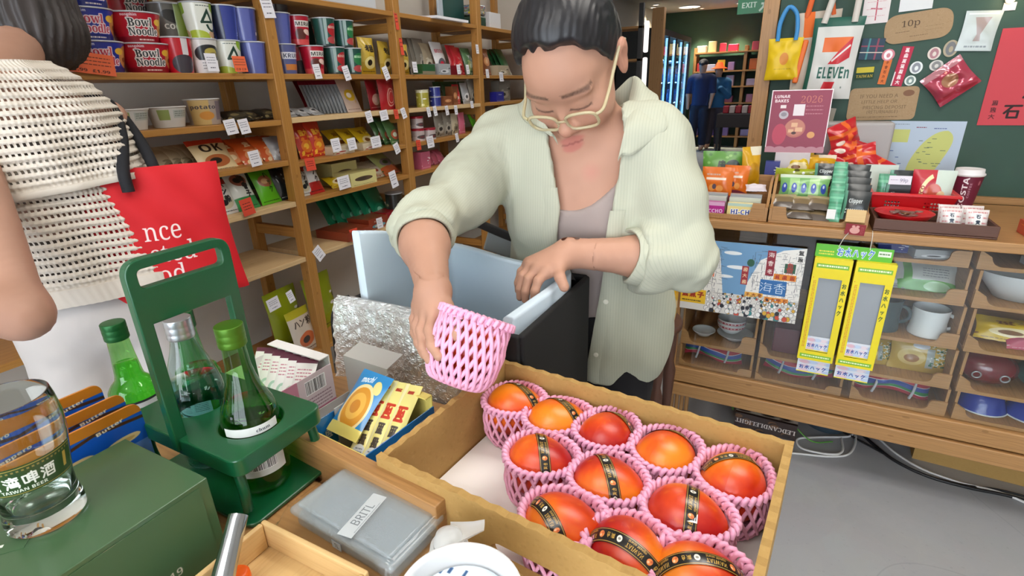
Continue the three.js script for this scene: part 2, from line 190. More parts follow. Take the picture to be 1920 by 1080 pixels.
// ---------------------------------------------------------------- the near table
const TABLE = 0.915, RISER = 0.96;
{ const t = thing('display_table', 'brown wooden display table under the open mango carton', 'table');
  part(t, 'table_top', slabB(-0.87, 0.0, TABLE - 0.035, TABLE, -0.625, -0.02, 0.003), WOOD.oak);
  for (const [x, z] of [[-0.82, -0.58], [-0.06, -0.58], [-0.82, -0.08], [-0.06, -0.08]]) part(t, 'leg', slabB(x - 0.025, x + 0.025, 0, TABLE - 0.035, z - 0.025, z + 0.025), WOOD.oak);
  part(t, 'apron', slabB(-0.79, -0.09, TABLE - 0.11, TABLE - 0.036, -0.6, -0.58), WOOD.oak);
  part(t, 'apron', slabB(-0.79, -0.09, TABLE - 0.11, TABLE - 0.036, -0.08, -0.06), WOOD.oak);
}
{ const a = V(-0.53, 0, -0.387), b = V(-0.286, 0, -0.363), ang = Math.atan2(-(b.z - a.z), b.x - a.x);
  const t = thing('wooden_tray', 'shallow brown wooden display tray holding the bottle carrier and the green box', 'tray');
  part(t, 'base', slabB(-0.765, -0.275, TABLE, RISER - 0.001, -0.355, -0.03), WOOD.oak);
  const s = part(t, 'rim', slab(0.40, 0.062, 0.02, 0.002), WOOD.oak); put(s, V(b.x - 0.2 * Math.cos(ang), 1.0055 - 0.031, b.z + 0.2 * Math.sin(ang) + 0.008), ang);
}
// open mango carton
const trayC = V(-0.1715, TABLE, -0.4875), trayRot = -0.087, TW = 0.412, TD = 0.272, TH = 0.105;
{ const t = thing('mango_carton', 'open brown cardboard fruit carton lined with white paper and full of mangoes', 'carton'); put(t, trayC, trayRot);
  const th = 0.009, cw = CARD;
  const wallGeo = (len, holes) => { const s = new THREE.Shape(); s.moveTo(-len / 2, 0); s.lineTo(len / 2, 0); const n = Math.round(len / 0.012); for (let i = 0; i <= n; i++) { const x = len / 2 - len * i / n; s.lineTo(x, TH - (i % 2 ? 0.0022 : 0)); } s.closePath(); if (holes) { const h = new THREE.Path(); const y = 0.05, hw = 0.032, r = 0.0125; h.moveTo(-hw, y - r); h.lineTo(hw, y - r); h.absarc(hw, y, r, -Math.PI / 2, Math.PI / 2, false); h.lineTo(-hw, y + r); h.absarc(-hw, y, r, Math.PI / 2, Math.PI * 1.5, false); s.holes.push(h); } const g = new THREE.ExtrudeGeometry(s, { depth: th, bevelEnabled: false, curveSegments: 8 }); const uv = g.attributes.uv; for (let i = 0; i < uv.count; i++) uv.setXY(i, uv.getX(i) * 5, uv.getY(i) * 5); return g.translate(0, 0, -th / 2); };
  put(part(t, 'front_wall', wallGeo(TW, true), cw), V(0, 0, TD / 2 - th / 2));
  put(part(t, 'back_wall', wallGeo(TW, false), cw), V(0, 0, -TD / 2 + th / 2));
  put(part(t, 'side_wall', wallGeo(TD - 2 * th, false), cw), V(-TW / 2 + th / 2, -0.001, 0), Math.PI / 2);
  put(part(t, 'side_wall', wallGeo(TD - 2 * th, false), cw), V(TW / 2 - th / 2, -0.001, 0), Math.PI / 2);
  part(t, 'base', moved(new THREE.BoxGeometry(TW - 0.002, 0.004, TD - 0.002), 0, 0.002, 0), cw);
  part(t, 'paper_liner', moved(rbox(TW - 2 * th - 0.004, 0.004, TD - 2 * th - 0.004, 0.001), 0, 0.0065, 0), PLAIN.paper, 'white paper liner');
  const marks = cell(300, 40, (g, w, h) => { R(g, '#a88548', 0, 0, w, h); cjkRow(g, '紙品回收台灣芒果', 24, 20, 22, '#211a12', 34, 0, 3); });
  put(part(t, 'printed_marks', sheetGeo(0.11, 0.012, marks, 0.0006), marks.a.paper), V(0.0, 0.014, TD / 2 + 0.0005));
}
// mangoes in pink foam nets
const bandC = cell(512, 56, (g, w, h) => { R(g, '#141110', 0, 0, w, h); R(g, '#b08a3c', 0, 4, w, 3); R(g, '#b08a3c', 0, h - 7, w, 3); for (const o of [0, 256]) { T(g, 'TAIWAN', o + 58, 21, 21, '#d2a84c', { font: 'serif' }); T(g, 'Irwin Mango', o + 60, 40, 14, '#d2a84c', { font: 'serif' }); E(g, '#e88a4a', o + 136, 28, 15, 13); E(g, '#f5c9a0', o + 131, 24, 6, 5); E(g, '#c9603a', o + 142, 33, 6, 5); cjk(g, '台', o + 174, 28, 20, '#d2a84c', 2.6); cjk(g, '灣', o + 198, 28, 20, '#d2a84c', 2); E(g, '#e6e2d6', o + 232, 28, 13, 13); E(g, '#8d8a80', o + 232, 28, 7, 5); } });
const netPink = M('#eeadcb', 0.75, { sheen: 0.4, sheenRoughness: 0.6, sheenColor: new THREE.Color(1, 0.75, 0.88) });
const skinMat = new THREE.MeshPhysicalMaterial({ vertexColors: true, roughness: 0.36, clearcoat: 0.25, clearcoatRoughness: 0.35 });
function mangoSkin(seed, warm, S) {   // long axis x
  const g = new THREE.SphereGeometry(1, 40, 28), p = g.attributes.position, col = new Float32Array(p.count * 3), red = new THREE.Color('#b0140c'), org = new THREE.Color('#dc4a0a'), yel = new THREE.Color('#ea8312'), c = new THREE.Color();
  const ax = V(seededDir(seed, 0), 0.25, seededDir(seed, 1)).normalize();
  for (let i = 0; i < p.count; i++) { const x = p.getX(i), y = p.getY(i), z = p.getZ(i); let t = 0.5 + 0.55 * (x * ax.x + y * ax.y * 0.3 + z * ax.z) + 0.35 * vnoise(x * 1.6 + seed, y * 1.6, z * 1.6) + 0.08 * vnoise(x * 9, y * 9 + seed, z * 9) + warm; t = Math.max(0, Math.min(1, t)); if (t < 0.5) c.copy(red).lerp(org, t * 2); else c.copy(org).lerp(yel, (t - 0.5) * 2); const sp = vnoise(x * 40 + seed, y * 40, z * 40); if (sp > 0.72) c.lerp(yel, 0.25); col.set([c.r, c.g, c.b], i * 3); const k = 1 - 0.13 * x; p.setXYZ(i, x * S[0], y * S[1] * k, z * S[2] * k); }
  g.setAttribute('color', new THREE.BufferAttribute(col, 3)); g.computeVertexNormals(); return g;
}
function seededDir(s, k) { return Math.cos(s * 2.399 + k * 1.7); }
function netGeo(R0, hgt, ov, seed, N = 21, sr = 0.0023) {
  const prof = (v) => { const s = [[0.16, 0.004], [0.66, 0.0], [0.96, 0.2], [1.05, 0.48], [1.02, 0.78], [0.99, 1.0]]; const f = v * (s.length - 1), i = Math.min(s.length - 2, Math.floor(f)), t = f - i, a = s[Math.max(0, i - 1)], b = s[i], c = s[i + 1], d = s[Math.min(s.length - 1, i + 2)]; const cr = (q) => 0.5 * ((2 * b[q]) + (-a[q] + c[q]) * t + (2 * a[q] - 5 * b[q] + 4 * c[q] - d[q]) * t * t + (-a[q] + 3 * b[q] - 3 * c[q] + d[q]) * t * t * t); return [cr(0) * R0, Math.max(0.0022, cr(1) * hgt)]; };
  const list = [], P = (th, v, o) => { const [r, y] = prof(v), w = 1 + 0.03 * Math.sin(th * 3 + seed); return V(Math.cos(th) * (r + o) * ov * w, y, Math.sin(th) * (r + o) * w / Math.sqrt(ov)); };
  for (const dir of [1, -1]) for (let i = 0; i < N; i++) { const pts = []; for (let j = 0; j <= 15; j++) { const v = j / 15; pts.push(P((i / N) * Math.PI * 2 + dir * (v * 1.25 + (1 - v) * 0.2) + seed, v, 0.0006 * dir + 0.0007 * Math.sin(j * 2.1 + i))); } list.push(new THREE.TubeGeometry(new THREE.CatmullRomCurve3(pts), 22, sr, 5)); }
  const K = 34; for (let i = 0; i < K; i++) { const th = (i / K) * Math.PI * 2 + seed, c = P(th, 1, 0.001), d = P(th + 0.13, 0.93, 0.004); c.y += 0.0015; const g = new THREE.TubeGeometry(new THREE.CatmullRomCurve3([P(th - 0.05, 0.9, -0.001), c, V((c.x + d.x) / 2 * 1.03, c.y + 0.0012, (c.z + d.z) / 2 * 1.03), d]), 6, 0.0031, 6); list.push(g); }
  return mergeGeometries(list);
}
const S0 = [0.0435, 0.0375, 0.0365];
const mangoNets = [netGeo(0.041, 0.07, 1.06, 0.3), netGeo(0.0415, 0.069, 1.1, 1.4), netGeo(0.0405, 0.071, 1.08, 2.2)];
function bandGeo(S, dir, off, half = 0.0066, span = 1.28) {   // strip lying over the fruit: dir = plan direction, off = sideways offset (m), in the fruit's own axes
  const n = 36, pos = [], uv = [], idx = [], px = -dir.z, pz = dir.x, e = 1.03;
  const top = (x, z) => { const X = x / (S[0] * e), k = 1 - 0.13 * X, q = 1 - X * X - (z / (S[2] * k * e)) ** 2; return q > 0 ? Math.sqrt(q) * S[1] * k * e : 0; };
  for (let i = 0; i <= n; i++) for (const s of [-1, -0.5, 0, 0.5, 1]) { const b = off + s * half; let A = 0.06; for (let it = 0; it < 40; it++) { const x = dir.x * A + px * b, z = dir.z * A + pz * b; if (top(x, z) > 0 || A <= 0.005) break; A -= 0.0015; } const a = A * Math.sin(-span + 2 * span * i / n), x = dir.x * a + px * b, z = dir.z * a + pz * b; pos.push(x, top(x, z), z); uv.push(i / n, s / 2 + 0.5); }
  for (let i = 0; i < n; i++) for (let j = 0; j < 4; j++) { const a = i * 5 + j; idx.push(a, a + 1, a + 5, a + 1, a + 6, a + 5); }
  const g = new THREE.BufferGeometry(); g.setAttribute('position', new THREE.Float32BufferAttribute(pos, 3)); g.setAttribute('uv', new THREE.Float32BufferAttribute(uv, 2)); g.setIndex(idx); g.computeVertexNormals(); return remap(g, bandC);
}
const bandMat = bandC.a.gloss; bandMat.side = THREE.DoubleSide;
const mangoSpots = [   // net centre, long axis angle, band end to band end in the photograph, warmth, what sets it apart
  [966, 757, 0.3, [955, 722], [1003, 752], 0.3, 'orange mango in a pink net tucked into the empty end of the carton'],
  [1045, 787, 0.6, [1035, 752], [1084, 785], 0.3, 'orange mango with its band on one side, second along the carton back wall'],
  [1140, 812, 1.3, [1118, 762], [1188, 800], -0.25, 'dark red mango in a pink net, middle of the row along the carton back wall'],
  [1250, 848, 1.2, [1222, 806], [1285, 822], 0.05, 'red mango with a yellow belly in a pink net against the carton back wall'],
  [1378, 897, 1.4, [1318, 872], [1428, 870], 0.25, 'broad orange mango in a pink net, in the corner of the carton'],
  [1014, 862, 0.1, [1012, 815], [1026, 890], -0.1, 'red and orange mango whose band runs straight across, beside the bare white paper'],
  [1141, 905, 0.05, [1126, 862], [1158, 932], -0.12, 'rosy mango with a slanting band in the middle of the carton'],
  [1288, 965, 0.0, [1300, 915], [1292, 1005], -0.08, 'large red orange mango with a barcode sticker at the end of its band'],
  [1052, 985, 0.2, [1002, 945], [1062, 1020], -0.02, 'red orange mango with a diagonal band, next to the carton handle hole'],
  [1176, 1043, -0.5, [1130, 1010], [1228, 1062], -0.15, 'deep red mango with its band arched over the top, by the front carton wall'],
  [1332, 1092, 0.3, [1280, 1065], [1390, 1070], -0.05, 'rosy mango in the front corner of the carton'],
];
function buildMango(t, i, ang, warm, bandDir, bandOff, lift = 0.004) {
  const lo = lift; part(t, 'skin', moved(mangoSkin(i * 3.7 + 1, warm, S0), 0, lo + 0.0475, 0), skinMat);
  part(t, 'paper_band', moved(bandGeo(S0, bandDir, bandOff), 0, lo + 0.0475, 0), bandMat, 'black and gold printed paper band');
  part(t, 'foam_net', mangoNets[i % 3].clone(), netPink, 'pink foam net');
}
mangoSpots.forEach(([px, py, ang, b1, b2, warm, label], i) => {
  const q0 = onY(px, py, 0.985).sub(trayC).applyAxisAngle(V(0, 1, 0), -trayRot), cl = THREE.MathUtils.clamp, c = V(cl(q0.x, -0.154, 0.1535), 0, cl(q0.z, -0.083, 0.083)).applyAxisAngle(V(0, 1, 0), trayRot).add(trayC), t = thing('mango', label, 'mango'); put(t, V(c.x, TABLE + 0.009, c.z), ang);
  const p1 = onY(b1[0], b1[1], 1.0), p2 = onY(b2[0], b2[1], 1.0), inv = (v) => v.clone().sub(V(c.x, 0, c.z)).applyAxisAngle(V(0, 1, 0), -ang), q1 = inv(p1), q2 = inv(p2), d = V(q2.x - q1.x, 0, q2.z - q1.z).normalize(), off = Math.max(-0.022, Math.min(0.022, (q1.x * -d.z + q1.z * d.x)));
  buildMango(t, i, ang, warm, d, off);
  if (i === 7) { const bc = cell(60, 40, (g, w, h) => { R(g, '#f3efe8', 0, 0, w, h); barcode(g, 6, 8, 48, 24, 5); }); const n = d.clone().multiplyScalar(0.027); put(part(t, 'barcode_sticker', sheetGeo(0.013, 0.009, bc, 0.0006), bc.a.paper), V(n.x - d.z * off, 0.0775, n.z + d.x * off), Math.atan2(d.x, d.z), -1.05); }
});

// green gift box, beer glass, hanging biscuit cards
{ const gb = thing('gift_box', 'glossy dark green cardboard gift box with a beer glass standing on it', 'box');
  const gm = new THREE.MeshPhysicalMaterial({ color: '#41603f', roughness: 0.3, clearcoat: 0.4, clearcoatRoughness: 0.15 });
  part(gb, 'carton', moved(rbox(0.148, 0.1, 0.22, 0.0012, 1), -0.557, RISER + 0.05, -0.122), gm);
  const side = cell(330, 150, (g, w, h) => { R(g, '#41603f', 0, 0, w, h); T(g, 'ON', 126, 118, 26, '#e6ded0', { font: 'serif', bold: false }); g.strokeStyle = '#e6ded0'; g.lineWidth = 3; g.beginPath(); g.moveTo(158, 112); g.lineTo(214, 94); g.lineTo(206, 148); g.closePath(); g.stroke(); E(g, '#d89a86', 194, 124, 9, 12, 0.4); T(g, '2019', 250, 120, 19, '#e6ded0', { font: 'serif', bold: false }); });
  put(part(gb, 'printed_side', sheetGeo(0.2, 0.09, side, 0.0006), side.a.satin), V(-0.4824, RISER + 0.005, -0.122), Math.PI / 2);
  const top = cell(120, 40, (g, w, h) => { R(g, '#41603f', 0, 0, w, h); R(g, '#e9ece6', 8, 8, 30, 22); R(g, '#e9ece6', 60, 6, 18, 10); });
  put(part(gb, 'printed_top', sheetGeo(0.05, 0.014, top, 0.0005), top.a.satin), V(-0.56, RISER + 0.1003, -0.085), 0.9, -Math.PI / 2);
  const c = onY(92, 968, RISER + 0.1), g = thing('beer_glass', 'clear bulging beer glass printed with a green band on top of the green box', 'glass'); put(g, V(c.x, RISER + 0.1006, c.z), 0);
  const gl = M('#f4fbf8', 0.02, { transmission: 1, ior: 1.45, thickness: 0.002 });
  const outer = [[0.0, 0.0], [0.027, 0.0], [0.0295, 0.003], [0.0298, 0.012], [0.028, 0.024], [0.0282, 0.04], [0.0315, 0.06], [0.0355, 0.082], [0.0368, 0.1], [0.0355, 0.116], [0.0338, 0.126]];
  const inner = [[0.0322, 0.126], [0.034, 0.116], [0.0352, 0.1], [0.034, 0.082], [0.03, 0.06], [0.0264, 0.04], [0.0258, 0.026], [0.022, 0.014], [0.0, 0.0125]];
  part(g, 'glass_body', lathe([...outer, ...inner], 48), gl);
  const band = cell(360, 110, (q, w, h) => { R(q, '#2f4a26', 0, 0, w, h); R(q, '#a8954a', 0, 6, w, 3); R(q, '#a8954a', 0, h - 9, w, 3); for (let i = 0; i < 26; i++) R(q, '#8b7d44', 8 + i * 14, 14, 7, 6); cjkRow(q, '台灣啤酒', 96, 52, 44, '#eef1ea', 54, 0, 6); T(q, 'TAIWAN BEER', 176, 88, 22, '#e4e9df'); R(q, '#b79a45', 316, 26, 14, 50); R(q, '#b79a45', 26, 60, 12, 34); });
  const bg = []; const prof = [[0.0298, 0.048], [0.0313, 0.056], [0.0335, 0.067], [0.0355, 0.078]]; { const N = 24, pos = [], uv = [], idx = []; for (let j = 0; j < prof.length; j++) for (let i = 0; i <= N; i++) { const a = -1.25 + 2.5 * i / N; pos.push(Math.sin(a) * (prof[j][0] + 0.0006), prof[j][1], Math.cos(a) * (prof[j][0] + 0.0006)); uv.push(i / N, j / (prof.length - 1)); } for (let j = 0; j + 1 < prof.length; j++) for (let i = 0; i < N; i++) { const a = j * (N + 1) + i; idx.push(a, a + 1, a + N + 1, a + 1, a + N + 2, a + N + 1); } const q = new THREE.BufferGeometry(); q.setAttribute('position', new THREE.Float32BufferAttribute(pos, 3)); q.setAttribute('uv', new THREE.Float32BufferAttribute(uv, 2)); q.setIndex(idx); q.computeVertexNormals(); const bm = new THREE.MeshPhysicalMaterial({ map: band.a.t, roughness: 0.3, side: THREE.DoubleSide }); put(part(g, 'printed_band', remap(q, band), bm, 'green band with white and gold lettering'), V(0, 0, 0), 1.15); }
  // biscuit cards standing beside the box
  const cardC = cell(230, 200, (q, w, h) => { R(q, '#1556b8', 0, 0, w, h); R(q, '#c1761c', 0, 0, w, 21); q.fillStyle = '#4a2a12'; q.beginPath(); [[0, 32], [60, 24], [100, 31], [150, 21], [230, 29], [230, 35], [150, 27], [100, 37], [60, 30], [0, 38]].forEach(([a, b]) => q.lineTo(a, b)); q.fill(); T(q, 'Peppero', 60, 26, 9, '#f4e6c8', { rot: -0.15, sx: 1.6 }); T(q, 'Butter', 176, 24, 9, '#f4e6c8', { rot: -0.15, sx: 1.6 }); for (const x of [40, 115, 190]) { E(q, '#e2c98f', x, 62, 28, 8, -0.05); E(q, '#cfa863', x, 63, 18, 4, -0.05); } R(q, '#5d83c4', 0, 78, w, 122); lines(q, '#1b2d66', 16, 84, 190, 6, 9, 3, 9); for (let i = 0; i < 60; i++) R(q, '#3d86e0', (i * 53) % w, 88 + (i * 31) % 70, 2, 2); });
  const shape = new THREE.Shape(); const W = 0.15, Hc = 0.125, rr = 0.012; shape.moveTo(-W / 2, 0); shape.lineTo(W / 2, 0); shape.lineTo(W / 2, Hc - rr); shape.quadraticCurveTo(W / 2, Hc, W / 2 - rr, Hc); shape.lineTo(-W / 2 + rr, Hc); shape.quadraticCurveTo(-W / 2, Hc, -W / 2, Hc - rr); shape.closePath();
  const cg = new THREE.ExtrudeGeometry(shape, { depth: 0.003, bevelEnabled: false }); { const uv = cg.attributes.uv; for (let i = 0; i < uv.count; i++) uv.setXY(i, Math.max(0, Math.min(1, uv.getX(i) / W + 0.5)), Math.max(0, Math.min(1, uv.getY(i) / Hc))); remap(cg, cardC); }
  const cardPos = [[-0.652, 252, 763], [-0.685, 222, 746], [-0.722, 180, 728]], words = ['nearest the green box', 'in the middle of its row', 'farthest from the green box'];
  cardPos.forEach(([x, px, py], i) => { const q = onX(px, py, x), m = solo('biscuit_packet', 'flat blue biscuit packet with an orange header, ' + words[i], 'packet', cg, cardC.a.gloss, 'blue biscuit packets in a row'); put(m, V(x, Math.max(q.y + 0.006 - Hc, RISER + 0.001), q.z + W / 2 - 0.004), Math.PI / 2); });
}
// green bottle carrier
const plasticGreen = M('#0d5230', 0.3, { clearcoat: 0.3, clearcoatRoughness: 0.2 });
{ const t = thing('bottle_carrier', 'dark green plastic bottle carrier with a tall handle holding two bottles', 'bottle carrier'); t.position.set(-0.586, RISER + 0.001, -0.323);
  const plate = (hole) => { const s = new THREE.Shape(), a = 0.102, b = 0.06, r = 0.014; s.moveTo(-a + r, -b); s.lineTo(a - r, -b); s.quadraticCurveTo(a, -b, a, -b + r); s.lineTo(a, b - r); s.quadraticCurveTo(a, b, a - r, b); s.lineTo(-a + r, b); s.quadraticCurveTo(-a, b, -a, b - r); s.lineTo(-a, -b + r); s.quadraticCurveTo(-a, -b, -a + r, -b); if (hole) for (const x of [-0.05, 0.05]) { const h = new THREE.Path(); h.absarc(x, 0, 0.0375, 0, Math.PI * 2, true); s.holes.push(h); } return s; };
  part(t, 'top_plate', moved(new THREE.ExtrudeGeometry(plate(true), { depth: 0.018, bevelSize: 0.002, bevelThickness: 0.002, bevelSegments: 2, curveSegments: 20 }), 0, 0.092, 0, Math.PI / 2), plasticGreen);
  part(t, 'base_plate', moved(new THREE.ExtrudeGeometry(plate(false), { depth: 0.003, bevelSize: 0.001, bevelThickness: 0.001, bevelSegments: 1 }), 0, 0.0045, 0, Math.PI / 2), plasticGreen);
  for (const [x, z] of [[-0.09, -0.05], [0.09, -0.05], [-0.09, 0.05], [0.09, 0.05]]) part(t, 'leg', tube([V(x * 0.95, 0.015, z), V(x, 0.045, z * 1.03), V(x * 0.93, 0.078, z)], 0.006, 10, 8), plasticGreen);
  // handle frame in the plane x = 0
  const hs = new THREE.Shape(), hw = 0.057, top = 0.305, th = 0.011, pb = 0.236, pt = 0.274; hs.moveTo(-hw, 0.08); hs.lineTo(-hw, top - 0.018); hs.quadraticCurveTo(-hw, top, -hw + 0.018, top); hs.lineTo(hw - 0.018, top); hs.quadraticCurveTo(hw, top, hw, top - 0.018); hs.lineTo(hw, 0.08); hs.lineTo(hw - th, 0.08); hs.lineTo(hw - th, pb); hs.lineTo(-hw + th, pb); hs.lineTo(-hw + th, 0.08); hs.closePath();
  const ho = new THREE.Path(), hi = top - 0.008, hx = hw - 0.009, q = 0.008; ho.moveTo(-hx + q, pt); ho.lineTo(hx - q, pt); ho.quadraticCurveTo(hx, pt, hx, pt + q); ho.lineTo(hx, hi - q); ho.quadraticCurveTo(hx, hi, hx - q, hi); ho.lineTo(-hx + q, hi); ho.quadraticCurveTo(-hx, hi, -hx, hi - q); ho.lineTo(-hx, pt + q); ho.quadraticCurveTo(-hx, pt, -hx + q, pt); hs.holes.push(ho);
  part(t, 'handle', moved(new THREE.ExtrudeGeometry(hs, { depth: 0.008, bevelSize: 0.0015, bevelThickness: 0.002, bevelSegments: 3, curveSegments: 8 }).translate(0, 0, -0.004), 0, 0, 0.007, 0, Math.PI / 2), plasticGreen);
}
function bottle(name, label, pos, o) {
  const t = thing(name, label, 'bottle'); t.position.copy(pos);
  const gl = new THREE.MeshPhysicalMaterial({ color: o.glass, roughness: 0.03, transmission: 1, thickness: 0, ior: 1.5 });
  const prof = o.prof; part(t, 'glass', lathe(prof, 40), gl);
  const lvl = o.level, liq = [[0, 0.004]]; for (const [r, y] of prof) if (r > 0.004 && y < lvl && y > 0.003) liq.push([Math.max(0.001, r - 0.0022), y]); const lr = liq[liq.length - 1][0]; liq.push([lr * 0.97, lvl], [0, lvl]);
  part(t, 'drink', lathe(liq, 32), new THREE.MeshPhysicalMaterial({ color: o.liquid, roughness: 0.02, transmission: 1, thickness: 0, ior: 1.33 }), 'drink filling the bottle');
  const capY = prof[prof.length - 1][1] - 0.012, rc = 0.0153, cap = []; cap.push([0.0, 0.026], [rc - 0.001, 0.026], [rc, 0.025], [rc, 0.0175], [rc - 0.0007, 0.0165], [rc, 0.0155], [rc, 0.009], [rc - 0.0007, 0.008], [rc, 0.007], [rc, 0.0015], [rc - 0.001, 0]);
  part(t, 'cap', moved(lathe(cap, 32), 0, capY, 0), o.cap, o.capLabel);
  if (o.lab) { const [c, y0, y1, r, a0, a1, nm, wht] = o.lab; const g = new THREE.CylinderGeometry(r, r, y1 - y0, 28, 1, true, a0, a1 - a0); part(t, 'paper_label', moved(remap(g, c), 0, (y0 + y1) / 2, 0), new THREE.MeshPhysicalMaterial({ map: c.a.t, roughness: 0.6, side: THREE.DoubleSide }), wht); }
  if (o.lab2) { const [c, y0, y1, r, a0, a1] = o.lab2; const g = new THREE.CylinderGeometry(r, r, y1 - y0, 28, 1, true, a0, a1 - a0); part(t, 'paper_label', moved(remap(g, c), 0, (y0 + y1) / 2, 0), new THREE.MeshPhysicalMaterial({ map: c.a.t, roughness: 0.6, side: THREE.DoubleSide })); }
  return t;
}
const sojuProf = [[0, 0.003], [0.012, 0.004], [0.028, 0.0], [0.0318, 0.004], [0.0325, 0.012], [0.0325, 0.09], [0.0318, 0.1], [0.0285, 0.113], [0.0215, 0.13], [0.0165, 0.146], [0.0138, 0.162], [0.0128, 0.182], [0.0128, 0.2]];
const clearProf = [[0, 0.003], [0.012, 0.004], [0.028, 0.0], [0.0325, 0.005], [0.033, 0.012], [0.033, 0.088], [0.0322, 0.102], [0.0285, 0.124], [0.0225, 0.146], [0.0165, 0.163], [0.0135, 0.176], [0.0132, 0.19]];
const stepProf = [[0, 0.003], [0.012, 0.004], [0.028, 0.0], [0.032, 0.004], [0.0325, 0.012], [0.0325, 0.1], [0.031, 0.11], [0.025, 0.12], [0.0185, 0.127], [0.0172, 0.135], [0.0145, 0.165], [0.0132, 0.188], [0.0132, 0.2]];
const backLab = cell(200, 150, (g, w, h) => { R(g, '#d9dbd6', 0, 0, w, h); lines(g, '#9aa09a', 16, 14, 160, 6, 8, 2, 4); barcode(g, 60, 80, 100, 44, 8); });
const frontStrip = cell(200, 40, (g, w, h) => { R(g, '#e4e6e2', 0, 0, w, h); T(g, 'chum', 140, 22, 18, '#223', { font: 'serif' }); });
const infoLab = cell(220, 230, (g, w, h) => { R(g, '#c7ccd0', 0, 0, w, h); R(g, '#22262a', 0, 0, w, 10); R(g, '#3a3e44', 30, 30, 90, 22); lines(g, '#565c62', 30, 62, 92, 3, 10, 2, 5); lines(g, '#4a5056', 140, 24, 66, 6, 10, 3, 6); R(g, '#2a2e33', 0, 100, w, 8); lines(g, '#6a7076', 24, 122, 110, 8, 9, 2, 7); R(g, '#3a3e44', 50, 196, 90, 22); });
const greenCap = M('#1c5c2c', 0.35, { metalness: 0.5 }), limeCap = M('#4e7a1e', 0.35, { metalness: 0.5 }), silverCap = M('#c9cdd2', 0.3, { metalness: 0.85 });
bottle('soju_bottle', 'green glass bottle with an olive green screw cap in the near slot of the carrier', V(-0.536, RISER + 0.008, -0.323), { glass: new THREE.Color().setRGB(0.56, 0.86, 0.46), liquid: new THREE.Color().setRGB(0.5, 0.9, 0.36), level: 0.112, prof: sojuProf, cap: limeCap, capLabel: 'olive green metal screw cap', lab: [backLab, 0.028, 0.082, 0.0334, 0.1, 1.9], lab2: [frontStrip, 0.086, 0.097, 0.0334, 0.0, 1.9] });
bottle('soju_bottle', 'pale teal glass bottle with a silver screw cap in the far slot of the carrier', V(-0.636, RISER + 0.008, -0.323), { glass: new THREE.Color().setRGB(0.8, 0.92, 0.91), liquid: new THREE.Color().setRGB(0.5, 0.76, 0.72), level: 0.12, prof: clearProf, cap: silverCap, capLabel: 'silver screw cap', lab: [frontStrip, 0.05, 0.085, 0.0338, 0.1, 1.5] });
bottle('soju_bottle', 'green glass bottle with a dark green cap and grey label beside the blue packets', V(-0.815, TABLE + 0.001, -0.33), { glass: new THREE.Color().setRGB(0.56, 0.86, 0.46), liquid: new THREE.Color().setRGB(0.5, 0.9, 0.36), level: 0.15, prof: stepProf, cap: greenCap, capLabel: 'dark green metal screw cap', lab: [infoLab, 0.012, 0.1, 0.0334, 0.7, 2.6] });
bottle('soju_bottle', 'green glass bottle half hidden behind the carrier handle', V(-0.762, TABLE + 0.001, -0.395), { glass: new THREE.Color().setRGB(0.5, 0.88, 0.55), liquid: new THREE.Color().setRGB(0.45, 0.9, 0.45), level: 0.12, prof: stepProf, cap: greenCap, lab: [infoLab, 0.02, 0.085, 0.0334, -0.6, 1.3] });

// pine tray with tongs and coloured caps
{ const t = thing('pine_tray', 'small open pale pine tray with a metal tube leaning in it', 'tray'), x0 = -0.4495, x1 = -0.303, z0 = -0.259, z1 = -0.04, y0 = RISER, y1 = 0.997, th = 0.006;
  part(t, 'base', slabB(x0, x1, y0, y0 + 0.005, z0, z1), WOOD.birch); part(t, 'back_side', slabB(x0, x1, y0 + 0.005, y1, z0, z0 + th), WOOD.birch); part(t, 'left_side', slabB(x0, x0 + th, y0 + 0.005, y1, z0 + th, z1), WOOD.birch); part(t, 'right_side', slabB(x1 - th, x1, y0 + 0.005, y1, z0 + th, z1), WOOD.birch); part(t, 'front_side', slabB(x0 + th, x1 - th, y0 + 0.005, y1, z1 - th, z1), WOOD.birch);
  const tg = thing('metal_scoop', 'shiny steel tube handle leaning out of the pine tray', 'scoop'); const a = onY(447, 966, 1.035), b = V(-0.395, 0.972, -0.15);
  const pts = []; for (let i = 0; i <= 6; i++) pts.push(a.clone().lerp(b, i / 6)); const g = tube(pts, 0.0095, 24, 14); { const p = g.attributes.position; for (let i = 0; i < p.count; i++) { const k = Math.floor(i / 15) / 24, c = a.clone().lerp(b, k), w = 0.95 + 0.75 * k * k; p.setXYZ(i, c.x + (p.getX(i) - c.x) * w, c.y + (p.getY(i) - c.y), c.z + (p.getZ(i) - c.z) * w); } g.computeVertexNormals(); } part(tg, 'tube', g, M('#c8ccd2', 0.16, { metalness: 1 }));
  for (const [px, py, col, nm] of [[392, 1082, '#1d2f9c', 'dark blue'], [415, 1080, '#128a72', 'teal'], [446, 1076, '#f06010', 'orange']]) { const p = onY(px, py, 0.985); solo('plastic_disc', nm + ' plastic disc lying in the pine tray', 'disc', moved(lathe([[0, 0.012], [0.008, 0.012], [0.0105, 0.009], [0.011, 0.002], [0.0105, 0], [0, 0]], 20), p.x, RISER + 0.016, p.z), M(col, 0.4)); }
}
